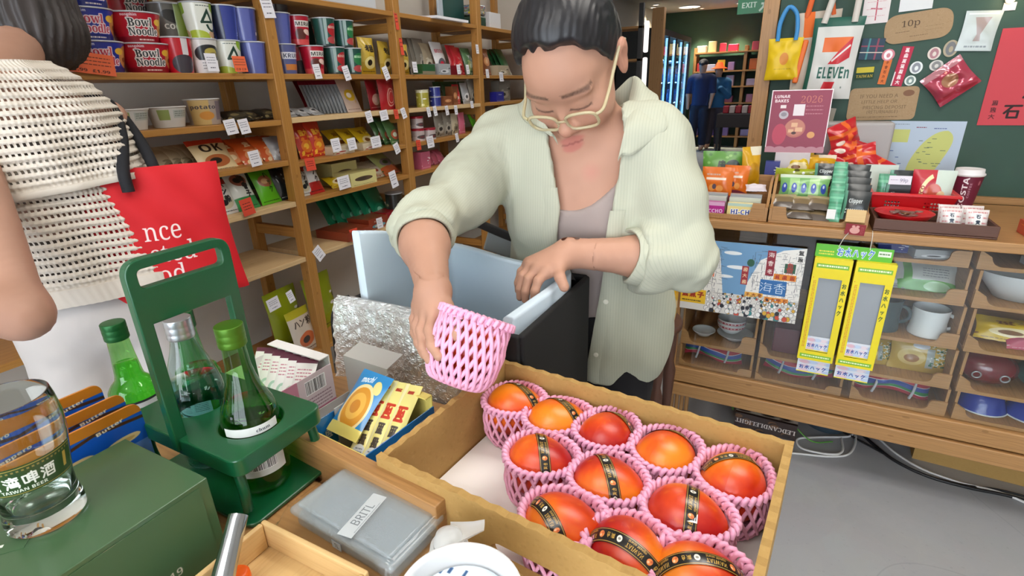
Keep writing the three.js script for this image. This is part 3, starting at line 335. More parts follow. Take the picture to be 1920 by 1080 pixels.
// clear plastic food box in film
{ const t = thing('food_container', 'clear plastic lidded food container wrapped in film beside the wooden rim', 'container'); put(t, V(-0.366, RISER, -0.322), -0.08);
  const pl = M('#e6edf0', 0.15, { transmission: 0.85, thickness: 0, ior: 1.45 }), lid = M('#eaf0f3', 0.2, { transmission: 0.78, thickness: 0, ior: 1.45 });
  part(t, 'body', moved(rbox(0.152, 0.02, 0.078, 0.012, 4), 0, 0.0105, 0), pl);
  part(t, 'lid', moved(rbox(0.158, 0.01, 0.084, 0.005, 4), 0, 0.024, 0), lid); part(t, 'lid', moved(rbox(0.142, 0.006, 0.07, 0.003, 3), 0, 0.0305, 0), lid);
  for (const x of [-0.035, 0.033]) part(t, 'insert', moved(rbox(0.06, 0.011, 0.055, 0.005, 2), x, 0.011, 0), M('#8396a6', 0.5), 'grey blue insert');
  const sc = cell(260, 70, (g, w, h) => { R(g, '#c4cbcf', 0, 0, w, h); T(g, 'BRITL', 130, 34, 52, '#6b737a', { bold: false }); lines(g, '#848d94', 30, 62, 190, 1, 6, 3, 2); });
  const tg = cell(100, 60, (g, w, h) => { R(g, '#aab4bb', 0, 0, w, h); T(g, '1L', 50, 30, 44, '#4c5359'); });
  put(part(t, 'printed_strip', sheetGeo(0.062, 0.018, sc, 0.0004), sc.a.satin, 'grey lettering'), V(0.016, 0.0339, 0.008), (() => { const a = onY(728, 990, 0.995), b = onY(800, 900, 0.995); return Math.atan2(-(b.z - a.z), b.x - a.x) + 0.08; })(), -Math.PI / 2);
  put(part(t, 'printed_strip', sheetGeo(0.014, 0.01, tg, 0.0004), tg.a.satin), V(-0.005, 0.006, 0.0395), 0);
  const film = new THREE.PlaneGeometry(0.2, 0.12, 40, 24), p = film.attributes.position; for (let i = 0; i < p.count; i++) { const x = p.getX(i), z = -p.getY(i), ex = Math.max(0, Math.abs(x) - 0.077), ez = Math.max(0, Math.abs(z) - 0.04), d = Math.hypot(ex, ez); p.setXYZ(i, x * (1 - ex * 1.5), 0.0348 - Math.min(0.03, d * 1.5) + 0.0035 * vnoise(x * 70, z * 70, 2) * Math.min(1, d * 60), z); } film.computeVertexNormals();
  part(t, 'plastic_film', film, M('#ffffff', 0.06, { transmission: 1, thickness: 0, ior: 1.3, side: THREE.DoubleSide }), 'crinkled clear film');
}
// spout cap and round tub in the foreground
{ const t = thing('spout_lid', 'translucent white plastic dispenser with a curved pouring spout', 'dispenser'), p = onY(842, 1020, 1.0); put(t, V(p.x, RISER, p.z), 0.45);
  const tr = M('#eef0f0', 0.35, { transmission: 0.45, thickness: 0, ior: 1.4 });
  part(t, 'neck', lathe([[0, 0], [0.03, 0], [0.031, 0.004], [0.026, 0.018], [0.021, 0.028], [0.0185, 0.04], [0.0, 0.042]], 32), tr);
  part(t, 'cap_dome', moved(lathe([[0.0, 0.016], [0.006, 0.0155], [0.0125, 0.012], [0.015, 0.004], [0.0155, 0], [0, 0]], 28), 0, 0.04, 0, -0.1), tr);
  const s = []; const pr = [[0, 0, 0.0155], [0.012, 0.003, 0.0125], [0.024, 0.007, 0.009], [0.036, 0.012, 0.0065]]; const N = 16, pos = [], idx = []; pr.forEach(([x, y, r]) => { for (let i = 0; i <= N; i++) { const a = Math.PI + Math.PI * i / N; pos.push(x, 0.05 + y + Math.sin(a) * r * 0.7 + 0.003, Math.cos(a) * r); } }); for (let j = 0; j + 1 < pr.length; j++) for (let i = 0; i < N; i++) { const a = j * (N + 1) + i; idx.push(a, a + 1, a + N + 1, a + 1, a + N + 2, a + N + 1); } const g = new THREE.BufferGeometry(); g.setAttribute('position', new THREE.Float32BufferAttribute(pos, 3)); g.setIndex(idx); g.setAttribute('uv', new THREE.Float32BufferAttribute(new Float32Array(pos.length / 3 * 2), 2)); g.computeVertexNormals(); tr.side = THREE.DoubleSide; part(t, 'spout', g, tr);
  const b = thing('round_tub', 'round white tub with a blue printed sheet inside, beside the pouring spout', 'tub'), q = onY(862, 1118, 1.03); b.position.set(q.x, RISER, q.z);
  part(b, 'wall', lathe([[0, 0], [0.046, 0], [0.0475, 0.003], [0.05, 0.062], [0.0525, 0.066], [0.0535, 0.07], [0.0525, 0.073], [0.049, 0.073], [0.047, 0.069], [0.045, 0.006], [0, 0.006]], 48), M('#e8eaec', 0.35));
  const pc = cell(128, 128, (g, w, h) => { R(g, '#d8e4ee', 0, 0, w, h); const r = seeded(4); for (let i = 0; i < 60; i++) R(g, r() < 0.6 ? '#3f8fc4' : '#2b4f7d', r() * 128, r() * 128, 3 + r() * 16, 3 + r() * 5); });
  part(b, 'printed_sheet', remap(moved(new THREE.CylinderGeometry(0.044, 0.044, 0.004, 40), 0, 0.052, 0), pc), pc.a.gloss, 'blue and white printed sheet');
}
// ---------------------------------------------------------------- snack cartons behind the wooden rim
{ const yel = M('#f0dd77', 0.5), grey = M('#b9b6b2', 0.8), y0 = TABLE;
  const blue = cell(260, 130, (g, w, h) => { R(g, '#1f74b8', 0, 0, w, h); barcode(g, 176, 18, 64, 40, 12); lines(g, '#cfe2f0', 176, 70, 70, 4, 7, 2, 5); T(g, 'Butter', 80, 96, 30, '#c22', { font: 'serif', rot: -0.08, out: '#eee', ow: 3 }); cjkRow(g, '黃油粉', 40, 50, 26, '#e8f0f8', 34, 0, 4); });
  const cook = cell(220, 180, (g, w, h) => { R(g, '#2b86c4', 0, 0, w, h); E(g, '#f2d9a0', 110, 104, 90, 66); E(g, '#d9962e', 110, 104, 78, 56); E(g, '#e8b24c', 110, 100, 56, 36); E(g, '#c98326', 110, 102, 30, 18); R(g, '#efe07c', 0, 150, w, 30); T(g, 'mochi', 80, 26, 26, '#f4f8fb', { rot: -0.1 }); E(g, '#e9d58a', 170, 40, 30, 16, 0.4); });
  const sach = cell(80, 240, (g, w, h) => { R(g, '#ece08a', 0, 0, w, h); R(g, '#f3eab0', 8, 0, 14, h); cjk(g, '卍', 42, 90, 44, '#c63a22', 8); cjkRow(g, '가국', 42, 140, 30, '#4a4038', 0, 38, 6); E(g, '#d8dade', 42, 212, 26, 20); lines(g, '#6d7684', 26, 204, 32, 3, 8, 3, 3); R(g, '#b03a24', 30, 20, 26, 10); });
  const t = thing('snack_carton', 'open yellow and blue display carton with cream sachets by the cardboard mango carton', 'carton'); put(t, V(-0.478, y0, -0.455), -0.1);
  part(t, 'front_lip', moved(new THREE.BoxGeometry(0.124, 0.062, 0.0016), 0, 0.031, 0.062), yel); part(t, 'front_fold', moved(new THREE.BoxGeometry(0.124, 0.0016, 0.014), 0, 0.062, 0.055), yel);
  part(t, 'back_panel', moved(new THREE.BoxGeometry(0.124, 0.1, 0.0016), 0, 0.05, -0.062), yel); part(t, 'back_fold', moved(new THREE.BoxGeometry(0.124, 0.0016, 0.013), 0, 0.1, -0.056), yel);
  const sidePanel = remap(new THREE.BoxGeometry(0.126, 0.082, 0.0016), blue); put(part(t, 'printed_side', sidePanel, blue.a.gloss, 'blue printed side with a barcode'), V(0.0625, 0.041, 0), Math.PI / 2);
  put(part(t, 'printed_side', remap(new THREE.BoxGeometry(0.126, 0.075, 0.0016), blue), blue.a.gloss), V(-0.0625, 0.0375, 0), -Math.PI / 2); part(t, 'base', moved(new THREE.BoxGeometry(0.122, 0.002, 0.122), 0, 0.001, 0), grey);
  put(solo('biscuit_packet', 'blue packet with a big golden biscuit picture lying in the yellow carton', 'packet', pouchGeo(0.062, 0.1, 0.014, cook, 4), cook.a.gloss), V(-0.508, y0 + 0.058, -0.425), -0.1, -0.95);
  [-0.478, -0.456, -0.434].forEach((x, i) => put(solo('snack_sachet', 'slim cream yellow sachet with red lettering, ' + ['beside the biscuit picture', 'between two like it', 'against the blue carton side'][i], 'sachet', pouchGeo(0.03, 0.125, 0.012, sach, i + 2, { nx: 8 }), sach.a.gloss, 'cream sachets in the yellow carton'), V(x + 0.004, y0 + 0.036 + i * 0.001, -0.41), -0.1 + 0.12, -0.98, 0.08));
  // grey open carton standing behind
  const o = thing('open_carton', 'open empty grey cardboard carton between the pink and yellow cartons', 'carton'); put(o, V(-0.585, y0, -0.505), -0.06);
  for (const [w, h, d, x, y, z] of [[0.1, 0.09, 0.0018, 0, 0.045, -0.055], [0.0018, 0.02, 0.11, -0.05, 0.01, 0], [0.0018, 0.08, 0.11, 0.05, 0.04, 0], [0.1, 0.02, 0.0018, 0, 0.01, 0.055], [0.1, 0.002, 0.11, 0, 0.001, 0]]) part(o, 'panel', moved(new THREE.BoxGeometry(w, h, d), x, y, z), grey);
  put(part(o, 'flap', new THREE.BoxGeometry(0.1, 0.0016, 0.04), grey), V(0, 0.093, -0.074), 0, 0.2);
  // pink carton
  const pk = cell(240, 130, (g, w, h) => { R(g, '#c9879c', 0, 0, w, h); R(g, '#c2788f', 0, 66, w, 40); R(g, '#d6c6ca', 90, 0, 150, 96); barcode(g, 120, 14, 84, 34, 21); lines(g, '#8d6f7a', 104, 62, 120, 4, 9, 3, 5); lines(g, '#f0dfe4', 14, 30, 60, 2, 10, 4, 8); R(g, '#8c5f84', 0, 104, w, 26); });
  const wsa = cell(60, 150, (g, w, h) => { R(g, '#ece9e6', 0, 0, w, h); R(g, '#5e2038', 0, 0, w, 14); lines(g, '#b86a80', 10, 34, 40, 4, 10, 3, 3); E(g, '#a9c8b4', 30, 110, 16, 22); E(g, '#dfe8e0', 30, 108, 8, 12); });
  const p = thing('snack_carton', 'pink and white open carton of thin white sachets', 'carton'); put(p, V(-0.705, y0, -0.485), -0.03);
  const wh = M('#e6e4e2', 0.7);
  put(part(p, 'printed_side', remap(new THREE.BoxGeometry(0.11, 0.085, 0.0018), pk), pk.a.satin, 'pink printed side'), V(0.066, 0.0425, 0), Math.PI / 2);
  part(p, 'back_panel', moved(new THREE.BoxGeometry(0.13, 0.1, 0.0018), 0, 0.05, -0.055), wh); part(p, 'back_fold', moved(new THREE.BoxGeometry(0.13, 0.0018, 0.02), 0, 0.1, -0.046), wh); part(p, 'front_panel', moved(new THREE.BoxGeometry(0.13, 0.06, 0.0018), 0, 0.03, 0.055), wh); part(p, 'side_panel', moved(new THREE.BoxGeometry(0.0018, 0.085, 0.11), -0.066, 0.0425, 0), wh); part(p, 'base', moved(new THREE.BoxGeometry(0.128, 0.002, 0.108), 0, 0.001, 0), wh);
  for (let i = 0; i < 6; i++) put(solo('snack_sachet', 'thin white sachet with a dark top leaning in the pink carton', 'sachet', pouchGeo(0.04, 0.085, 0.008, wsa, i + 11, { nx: 8, ny: 8 }), wsa.a.gloss, 'white sachets in the pink carton'), V(-0.755 + i * 0.02, y0 + 0.03, -0.47), 0.25, -0.75, 0.05);
}
// ---------------------------------------------------------------- cooler bag on a low stool, foam liner
{ const st = thing('side_table', 'low dark wooden side table under the cooler bag', 'table');
  part(st, 'table_top', slabB(-0.76, -0.22, 0.67, 0.7, -0.99, -0.645), WOOD.walnut); for (const [x, z] of [[-0.73, -0.96], [-0.25, -0.96], [-0.73, -0.67], [-0.25, -0.67]]) part(st, 'leg', slabB(x - 0.02, x + 0.02, 0, 0.67, z - 0.02, z + 0.02), WOOD.walnut);
  const t = thing('cooler_bag', 'black insulated cooler bag with its silver foil front folded open', 'bag');
  const bk = M('#141416', 0.75), x0 = -0.7, x1 = -0.34, z0 = -0.955, z1 = -0.652, yb = 0.702, yt = 1.06, th = 0.012;
  part(t, 'side_panel', moved(rbox(th, yt - yb, z1 - z0, 0.005), x1, (yb + yt) / 2, (z0 + z1) / 2), bk); part(t, 'side_panel', moved(rbox(th, yt - yb, z1 - z0, 0.005), x0, (yb + yt) / 2, (z0 + z1) / 2), bk);
  part(t, 'front_panel', moved(rbox(x1 - x0, yt - yb, th, 0.005), (x0 + x1) / 2, (yb + yt) / 2, z1), bk); part(t, 'back_panel', moved(rbox(x1 - x0, yt - yb, th, 0.005), (x0 + x1) / 2, (yb + yt) / 2, z0), bk); part(t, 'base', moved(rbox(x1 - x0, th, z1 - z0, 0.004), (x0 + x1) / 2, yb + th / 2, (z0 + z1) / 2), bk);
  // foil flap folded over the front: crinkled sheet with a rounded left corner and black piping
  const NU = 110, NV = 80, pos = [], uv = [], idx = [];
  const path = (v) => { const pts = [[1.062, -0.67], [1.068, -0.655], [1.058, -0.64], [1.0, -0.6335], [0.95, -0.63], [0.905, -0.624]]; const f = v * 5, i = Math.min(4, Math.floor(f)), k = f - i; return [pts[i][0] + (pts[i + 1][0] - pts[i][0]) * k, pts[i][1] + (pts[i + 1][1] - pts[i][1]) * k]; };
  for (let j = 0; j <= NV; j++) for (let i = 0; i <= NU; i++) { const u = i / NU, v = j / NV, [y, z] = path(v), x = -0.722 + u * 0.3, low = -0.02 * u * v * v, fold = 0.006 * Math.sin(u * 11 + v * 2) * v + 0.004 * Math.sin(u * 23 + 1) * v; const cr = 0.0017 * vnoise(u * 75, v * 56, 3) + 0.0016 * vnoise(u * 30, v * 24, 9); pos.push(x + fold * 0.2, y + low + cr * 0.5 - (v < 0.2 ? (0.012 * Math.max(0, 0.06 - u) / 0.06) : 0), z + fold + cr); uv.push(u, v); }
  for (let j = 0; j < NV; j++) for (let i = 0; i < NU; i++) { const a = j * (NU + 1) + i; idx.push(a, a + NU + 1, a + 1, a + 1, a + NU + 1, a + NU + 2); }
  const g = new THREE.BufferGeometry(); g.setAttribute('position', new THREE.Float32BufferAttribute(pos, 3)); g.setAttribute('uv', new THREE.Float32BufferAttribute(uv, 2)); g.setIndex(idx); g.computeVertexNormals();
  const fb = texOf(512, 512, (q, w) => { const r = seeded(61); R(q, '#808080', 0, 0, w, w); for (let i = 0; i < 9000; i++) { const c = Math.floor(90 + r() * 110); R(q, `rgb(${c},${c},${c})`, r() * w, r() * w, 1.5 + r() * 5, 1.5 + r() * 5); } }, false);
  part(t, 'foil_flap', g, new THREE.MeshPhysicalMaterial({ color: '#e8eaec', metalness: 0.85, roughness: 0.46, bumpMap: fb, bumpScale: 0.004, side: THREE.DoubleSide }), 'crinkled silver foil lining');
  part(t, 'piping', tube([V(-0.718, 0.915, -0.628), V(-0.724, 0.98, -0.634), V(-0.726, 1.03, -0.642), V(-0.716, 1.056, -0.65), V(-0.7, 1.062, -0.66)], 0.0065, 24, 8), bk, 'black edge piping');
  // lid standing up behind with its strap
  put(part(t, 'lid', rbox(0.14, 0.06, 0.01, 0.005), M('#8f9494', 0.5)), at(962, 462, 1.3), 0.35, -0.15, -0.3);
  const sa = at(900, 420, 1.3), sb = at(1032, 468, 1.17); const sp = [sa, sa.clone().lerp(sb, 0.5).add(V(0, -0.004, 0)), sb, V(-0.36, 1.05, -0.92)]; const sg = tube(sp, 0.011, 24, 8); part(t, 'strap', sg, bk, 'black webbing strap');
  // foam liner: thick pale blue white sheet bent into a U
  const f = thing('foam_liner', 'pale blue white foam liner standing open in the cooler bag', 'foam liner'), fm = M('#d3e4f1', 0.75, { sheen: 0.2 });
  const plan = [V(-0.676, 1.19, -0.674), V(-0.672, 1.168, -0.76), V(-0.672, 1.115, -0.89), V(-0.655, 1.1, -0.935), V(-0.6, 1.094, -0.938), V(-0.5, 1.082, -0.93), V(-0.42, 1.08, -0.926), V(-0.378, 1.084, -0.918), V(-0.36, 1.086, -0.89), V(-0.355, 1.084, -0.82), V(-0.36, 1.083, -0.74), V(-0.37, 1.078, -0.668)];
  const cv = new THREE.CatmullRomCurve3(plan, false, 'centripetal'), n = 70, half = 0.0095, P = [], I = []; const rowN = 8;
  for (let i = 0; i <= n; i++) { const c = cv.getPoint(i / n), tg = cv.getTangent(i / n), nx = -tg.z, nz = tg.x, l = Math.hypot(nx, nz), e = 0.004; const prof = [[half, 0.72], [half, c.y - 0.006], [half - e * 0.4, c.y - 0.0015], [half - e * 1.2, c.y], [-half + e * 1.2, c.y], [-half + e * 0.4, c.y - 0.0015], [-half, c.y - 0.006], [-half, 0.72]]; for (const [o, y] of prof) P.push(c.x + nx / l * o, y, c.z + nz / l * o); }
  for (let i = 0; i < n; i++) for (let j = 0; j < rowN; j++) { const a = i * rowN + j, b = i * rowN + (j + 1) % rowN; I.push(a, b, a + rowN, b, b + rowN, a + rowN); }
  for (const i of [0, n]) for (let j = 1; j < rowN - 1; j++) { const a = i * rowN; i ? I.push(a, a + j, a + j + 1) : I.push(a, a + j + 1, a + j); }
  const fg = new THREE.BufferGeometry(); fg.setAttribute('position', new THREE.Float32BufferAttribute(P, 3)); fg.setAttribute('uv', new THREE.Float32BufferAttribute(new Float32Array(P.length / 3 * 2), 2)); fg.setIndex(I); fg.computeVertexNormals();
  fm.side = THREE.DoubleSide; part(f, 'wall', fg, fm); part(f, 'base', moved(rbox(0.29, 0.012, 0.26, 0.004), -0.525, 0.73, -0.81), fm);
}
// ---------------------------------------------------------------- the woman packing mangoes
const skinTone = (c, lit = 0) => c.setRGB(0.5, 0.275, 0.19);
{ const P = thing('person', 'woman in an open pale striped shirt and clear glasses bending over the foam liner', 'person');
  const up = V(0, 1, 0), shR = at(940, 268, 1.11), shL = at(1228, 258, 1.0), elR = at(790, 425, 0.95), wrR = at(812, 540, 0.785), elL = at(1272, 486, 1.0), wrL = at(1072, 474, 0.975);
  const tX = shL.clone().sub(shR).setY(0).normalize(), tF = tX.clone().cross(up).normalize(), neck = shR.clone().lerp(shL, 0.5).add(V(0, 0.025, 0)).addScaledVector(tF, -0.01);
  const chest = V(-0.39, 1.2, -1.05), waist = V(-0.395, 1.03, -1.085), pelvis = V(-0.39, 0.9, -1.1);
  // head frame
  const az = 0.06, down = 0.80, rollA = 0.10, Fh = V(Math.sin(az), 0, Math.cos(az)), hF = Fh.clone().multiplyScalar(Math.cos(down)).addScaledVector(up, -Math.sin(down)); let hU = Fh.clone().multiplyScalar(Math.sin(down)).addScaledVector(up, Math.cos(down)); let hX = hU.clone().cross(hF).normalize();
  hU.applyAxisAngle(hF, rollA); hX.applyAxisAngle(hF, rollA);
  const C = at(1073, 119, 0.95), HS = 1.09, L = (x, u, f) => C.clone().addScaledVector(hX, x * HS).addScaledVector(hU, u * HS).addScaledVector(hF, f * HS);
  const loc = (x, y, z) => { const dx = x - C.x, dy = y - C.y, dz = z - C.z; return [(dx * hX.x + dy * hX.y + dz * hX.z) / HS, (dx * hU.x + dy * hU.y + dz * hU.z) / HS, (dx * hF.x + dy * hF.y + dz * hF.z) / HS]; };
  const B = (x, u, f, a, b, c) => blob(L(x, u, f), hX, hU, hF, a * HS, b * HS, c * HS), S = (x, u, f, r) => B(x, u, f, r, r, r);
  const cranium = B(0, 0.022, -0.008, 0.0755, 0.09, 0.094);
  const headBase = union([cranium, B(0, -0.045, 0.03, 0.061, 0.066, 0.058), B(0, -0.094, 0.052, 0.03, 0.024, 0.03), S(0.036, -0.036, 0.055, 0.033), S(-0.036, -0.036, 0.055, 0.033), B(0, 0.03, 0.058, 0.05, 0.035, 0.034)], 0.03);
  const face = [[union([cone(L(0, -0.002, 0.082), L(0, -0.04, 0.102), 0.0075, 0.0105), S(0, -0.043, 0.102, 0.0125), S(0.0115, -0.047, 0.093, 0.009), S(-0.0115, -0.047, 0.093, 0.009)], 0.008), 0.012], [B(0.032, -0.004, 0.073, 0.017, 0.0115, 0.0125), 0.006], [B(-0.032, -0.004, 0.073, 0.017, 0.0115, 0.0125), 0.006], [B(0, -0.071, 0.0835, 0.021, 0.0055, 0.0075), 0.006], [B(0, -0.0805, 0.081, 0.018, 0.006, 0.0078), 0.006], [B(0.032, 0.017, 0.077, 0.024, 0.006, 0.008), 0.014], [B(-0.032, 0.017, 0.077, 0.024, 0.006, 0.008), 0.014]];
  const ear = (s) => union([B(s * 0.079, -0.012, -0.012, 0.007, 0.03, 0.018), B(s * 0.083, 0.006, -0.016, 0.006, 0.014, 0.014)], 0.012);
  const earHole = (s) => B(s * 0.087, -0.008, -0.006, 0.005, 0.018, 0.009);
  const ears = [ear(1), ear(-1)], holes = [earHole(1), earHole(-1)];
  const neckF = union([cone(L(0, -0.055, -0.03), neck.clone().addScaledVector(tF, 0.0).add(V(0, 0.015, 0)), 0.052, 0.058), cone(L(0, -0.075, 0.0), neck.clone().addScaledVector(tF, 0.035).add(V(0, -0.01, 0)), 0.042, 0.05)], 0.03);
  const headS = (x, y, z) => { let d = headBase(x, y, z); if (d < 0.06) { for (const [f, k] of face) d = smin(d, f(x, y, z), k); for (let i = 0; i < 2; i++) d = smax(smin(d, ears[i](x, y, z), 0.008), -holes[i](x, y, z), 0.004); } return smin(d, neckF(x, y, z), 0.022); };
  // torso
  const BT = (c, a, b, d) => blob(c, tX, up, tF, a, b, d);
  const torsoS = union([BT(neck.clone().add(V(0, -0.06, 0)), 0.15, 0.085, 0.075), BT(chest, 0.142, 0.15, 0.098), BT(chest.clone().addScaledVector(tF, 0.045).addScaledVector(tX, 0.055).add(V(0, -0.03, 0)), 0.062, 0.065, 0.06), BT(chest.clone().addScaledVector(tF, 0.045).addScaledVector(tX, -0.055).add(V(0, -0.03, 0)), 0.062, 0.065, 0.06), BT(waist, 0.128, 0.14, 0.092), BT(pelvis, 0.155, 0.13, 0.11), cone(neck.clone().add(V(0, -0.01, 0)), shR.clone().add(V(0, -0.01, 0)), 0.05, 0.045), cone(neck.clone().add(V(0, -0.01, 0)), shL.clone().add(V(0, -0.01, 0)), 0.05, 0.045)], 0.05);
  const hipR = pelvis.clone().addScaledVector(tX, -0.075).add(V(0, -0.05, 0)), hipL = pelvis.clone().addScaledVector(tX, 0.075).add(V(0, -0.05, 0)), kR = V(hipR.x, 0.47, hipR.z + 0.03), kL = V(hipL.x, 0.47, hipL.z + 0.03), aR = V(hipR.x, 0.07, hipR.z - 0.01), aL = V(hipL.x, 0.07, hipL.z - 0.01);
  const legs = union([cone(hipR, kR, 0.085, 0.055), cone(kR, aR, 0.053, 0.036), cone(hipL, kL, 0.085, 0.055), cone(kL, aL, 0.053, 0.036), cone(aR, aR.clone().add(V(0, -0.03, 0.12)), 0.036, 0.028), cone(aL, aL.clone().add(V(0, -0.03, 0.12)), 0.036, 0.028)], 0.03);
  const armR = union([cone(shR, elR, 0.038, 0.036), cone(elR, elR.clone().lerp(wrR, 0.35), 0.04, 0.0385), cone(elR.clone().lerp(wrR, 0.35), wrR, 0.0385, 0.0255)], 0.025), armL = union([cone(shL, elL, 0.038, 0.038), cone(elL, elL.clone().lerp(wrL, 0.35), 0.04, 0.0385), cone(elL.clone().lerp(wrL, 0.35), wrL, 0.0385, 0.0265)], 0.025);
  // hands: [px, py, depth] joints
  const fing = (js, r0 = 0.0092) => chain(js.map((j) => at(...j)), [r0, r0 * 0.93, r0 * 0.86, r0 * 0.76], 0.004);
  const rk = [[814, 586, 0.752], [802, 583, 0.763], [793, 577, 0.776], [787, 571, 0.788]], handR = union([...rk.map((k) => cone(at(811, 552, 0.778), at(...k), 0.0205, 0.0125)), cone(at(818, 556, 0.772), at(834, 574, 0.757), 0.018, 0.0125)], 0.012);
  const finR = [fing([rk[0], [806, 618, 0.733], [811, 648, 0.713], [823, 668, 0.7]]), fing([rk[1], [791, 618, 0.748], [795, 652, 0.73], [806, 675, 0.718]], 0.0095), fing([rk[2], [782, 610, 0.768], [786, 642, 0.755], [796, 665, 0.745]], 0.009), fing([rk[3], [777, 598, 0.785], [778, 624, 0.778], [786, 644, 0.77]], 0.008), fing([[834, 574, 0.757], [849, 598, 0.735], [857, 628, 0.702]], 0.0108)];
  const lk = [[1028, 508, 0.945], [1011, 502, 0.957], [998, 497, 0.972], [993, 494, 0.988]], handL = union([...lk.map((k) => cone(at(1064, 475, 0.972), at(...k), 0.0215, 0.0135)), cone(at(1055, 484, 0.96), at(1047, 502, 0.945), 0.018, 0.0125)], 0.013);
  const finL = [fing([lk[0], [1009, 526, 0.937], [1003, 546, 0.938], [1001, 560, 0.945]]), fing([lk[1], [991, 522, 0.952], [986, 546, 0.953], [985, 562, 0.96]], 0.0095), fing([lk[2], [980, 517, 0.968], [975, 541, 0.97], [975, 558, 0.977]], 0.009), fing([lk[3], [977, 509, 0.988], [971, 530, 0.992], [971, 545, 1.0]], 0.008), fing([[1047, 502, 0.945], [1050, 520, 0.925], [1058, 538, 0.915]], 0.0105)];
  const mergeHand = (palm, fs) => (x, y, z) => { let d = palm(x, y, z); if (d > 0.12) return d - 0.05; let m = 1; for (const f of fs) m = Math.min(m, f(x, y, z)); return smin(d, m, 0.007); };
  const hR = mergeHand(handR, finR), hL = mergeHand(handL, finL);
  const bodyS = (x, y, z) => { let d = smin(torsoS(x, y, z), legs(x, y, z), 0.04); d = smin(d, armR(x, y, z), 0.03); d = smin(d, armL(x, y, z), 0.03); d = smin(d, headS(x, y, z), 0.03); d = smin(d, hR(x, y, z), 0.014); return smin(d, hL(x, y, z), 0.014); };
  const hb = [[C.x - 0.14, 1.16, C.z - 0.17], [C.x + 0.14, C.y + 0.145, C.z + 0.145]];
  const bR = boundsOf([at(811, 552, 0.778), ...[[777, 598, 0.785], [857, 628, 0.702], [823, 668, 0.7], [806, 675, 0.718]].map((q) => at(...q))], 0.026), bL = boundsOf([at(1064, 475, 0.972), ...[[971, 545, 1.0], [1001, 560, 0.945], [1058, 538, 0.915], [985, 562, 0.96]].map((q) => at(...q))], 0.026);
  const inBox = (b, m) => (x, y, z) => Math.max(b[0][0] + m - x, x - b[1][0] + m, b[0][1] + m - y, y - b[1][1] + m, b[0][2] + m - z, z - b[1][2] + m);
  const boxes = [hb, bR, bL].map((b) => inBox(b, 0.007));
  const skinCol = (c, x, y, z) => {
    skinTone(c); const n = vnoise(x * 60, y * 60, z * 60) * 0.03 + vnoise(x * 14, y * 14, z * 14) * 0.05; c.multiplyScalar(1 + n);
    const [a, u, f] = loc(x, y, z), ax = Math.abs(a);
    if (Math.hypot(a, u, f) < 0.16) {
      const el = (x0, u0, rx, ru) => Math.max(0, 1 - Math.hypot((a - x0) / rx, (u - u0) / ru));
      if (f > 0.04) {
        const brow = 1 - Math.abs(u - (0.0235 - 0.09 * (ax - 0.03) * (ax - 0.03) * 18)) / 0.0052; if (ax > 0.011 && ax < 0.056 && brow > 0) c.lerp(new THREE.Color(0.06, 0.035, 0.025), Math.min(0.88, brow * 1.5) * (0.8 + 0.2 * vnoise(x * 500, y * 500, z * 500)));
        const lash = 1 - Math.abs(u + 0.0125 - 9 * (ax - 0.032) * (ax - 0.032)) / 0.0026; if (ax > 0.015 && ax < 0.05 && lash > 0) c.lerp(new THREE.Color(0.05, 0.03, 0.025), Math.min(0.85, lash * 1.4));
        const lip = Math.max(el(0, -0.071, 0.024, 0.0075), el(0, -0.0805, 0.021, 0.0085)); if (lip > 0 && f > 0.07) c.lerp(new THREE.Color(0.5, 0.16, 0.13), Math.min(0.75, lip * 2.2));
        if (f > 0.075 && lip > 0 && Math.abs(u + 0.0757) < 0.0013) c.lerp(new THREE.Color(0.22, 0.05, 0.05), 0.6);
        const nz = el(0, -0.043, 0.02, 0.014); c.lerp(new THREE.Color(0.62, 0.27, 0.2), nz * 0.5);
        c.lerp(new THREE.Color(0.6, 0.27, 0.2), 0.35 * Math.max(el(0.042, -0.035, 0.035, 0.03), el(-0.042, -0.035, 0.035, 0.03)));
      }
      if (ax > 0.074 && f < 0.03) c.lerp(new THREE.Color(0.6, 0.25, 0.18), 0.3);
    }
    const red = at(1111, 322, 1.0), dr = Math.hypot(x - red.x, y - red.y) / 0.022; if (dr < 1 && z > chest.z) c.lerp(new THREE.Color(0.6, 0.2, 0.17), 0.35 * (1 - dr));
  };
  const cutBody = (x, y, z) => { let d = bodyS(x, y, z); for (const b of boxes) d = Math.max(d, -b(x, y, z)); return d; };
  const bodyG = mergeGeometries([sdfMesh(cutBody, [-0.7, 0.0, -1.28], [-0.08, 1.44, -0.55], 0.0095, skinCol), sdfMesh((x, y, z) => smin(headS(x, y, z), torsoS(x, y, z), 0.03), hb[0], hb[1], 0.0034, skinCol), sdfMesh((x, y, z) => smin(hR(x, y, z), armR(x, y, z), 0.014), bR[0], bR[1], 0.0028, skinCol), sdfMesh((x, y, z) => smin(hL(x, y, z), armL(x, y, z), 0.014), bL[0], bL[1], 0.0028, skinCol)]);
  part(P, 'body', bodyG, new THREE.MeshPhysicalMaterial({ vertexColors: true, roughness: 0.5, specularIntensity: 0.5 }));
  // hair drawn back into a knot
  const p0u = 0.09, p0f = 0.058;
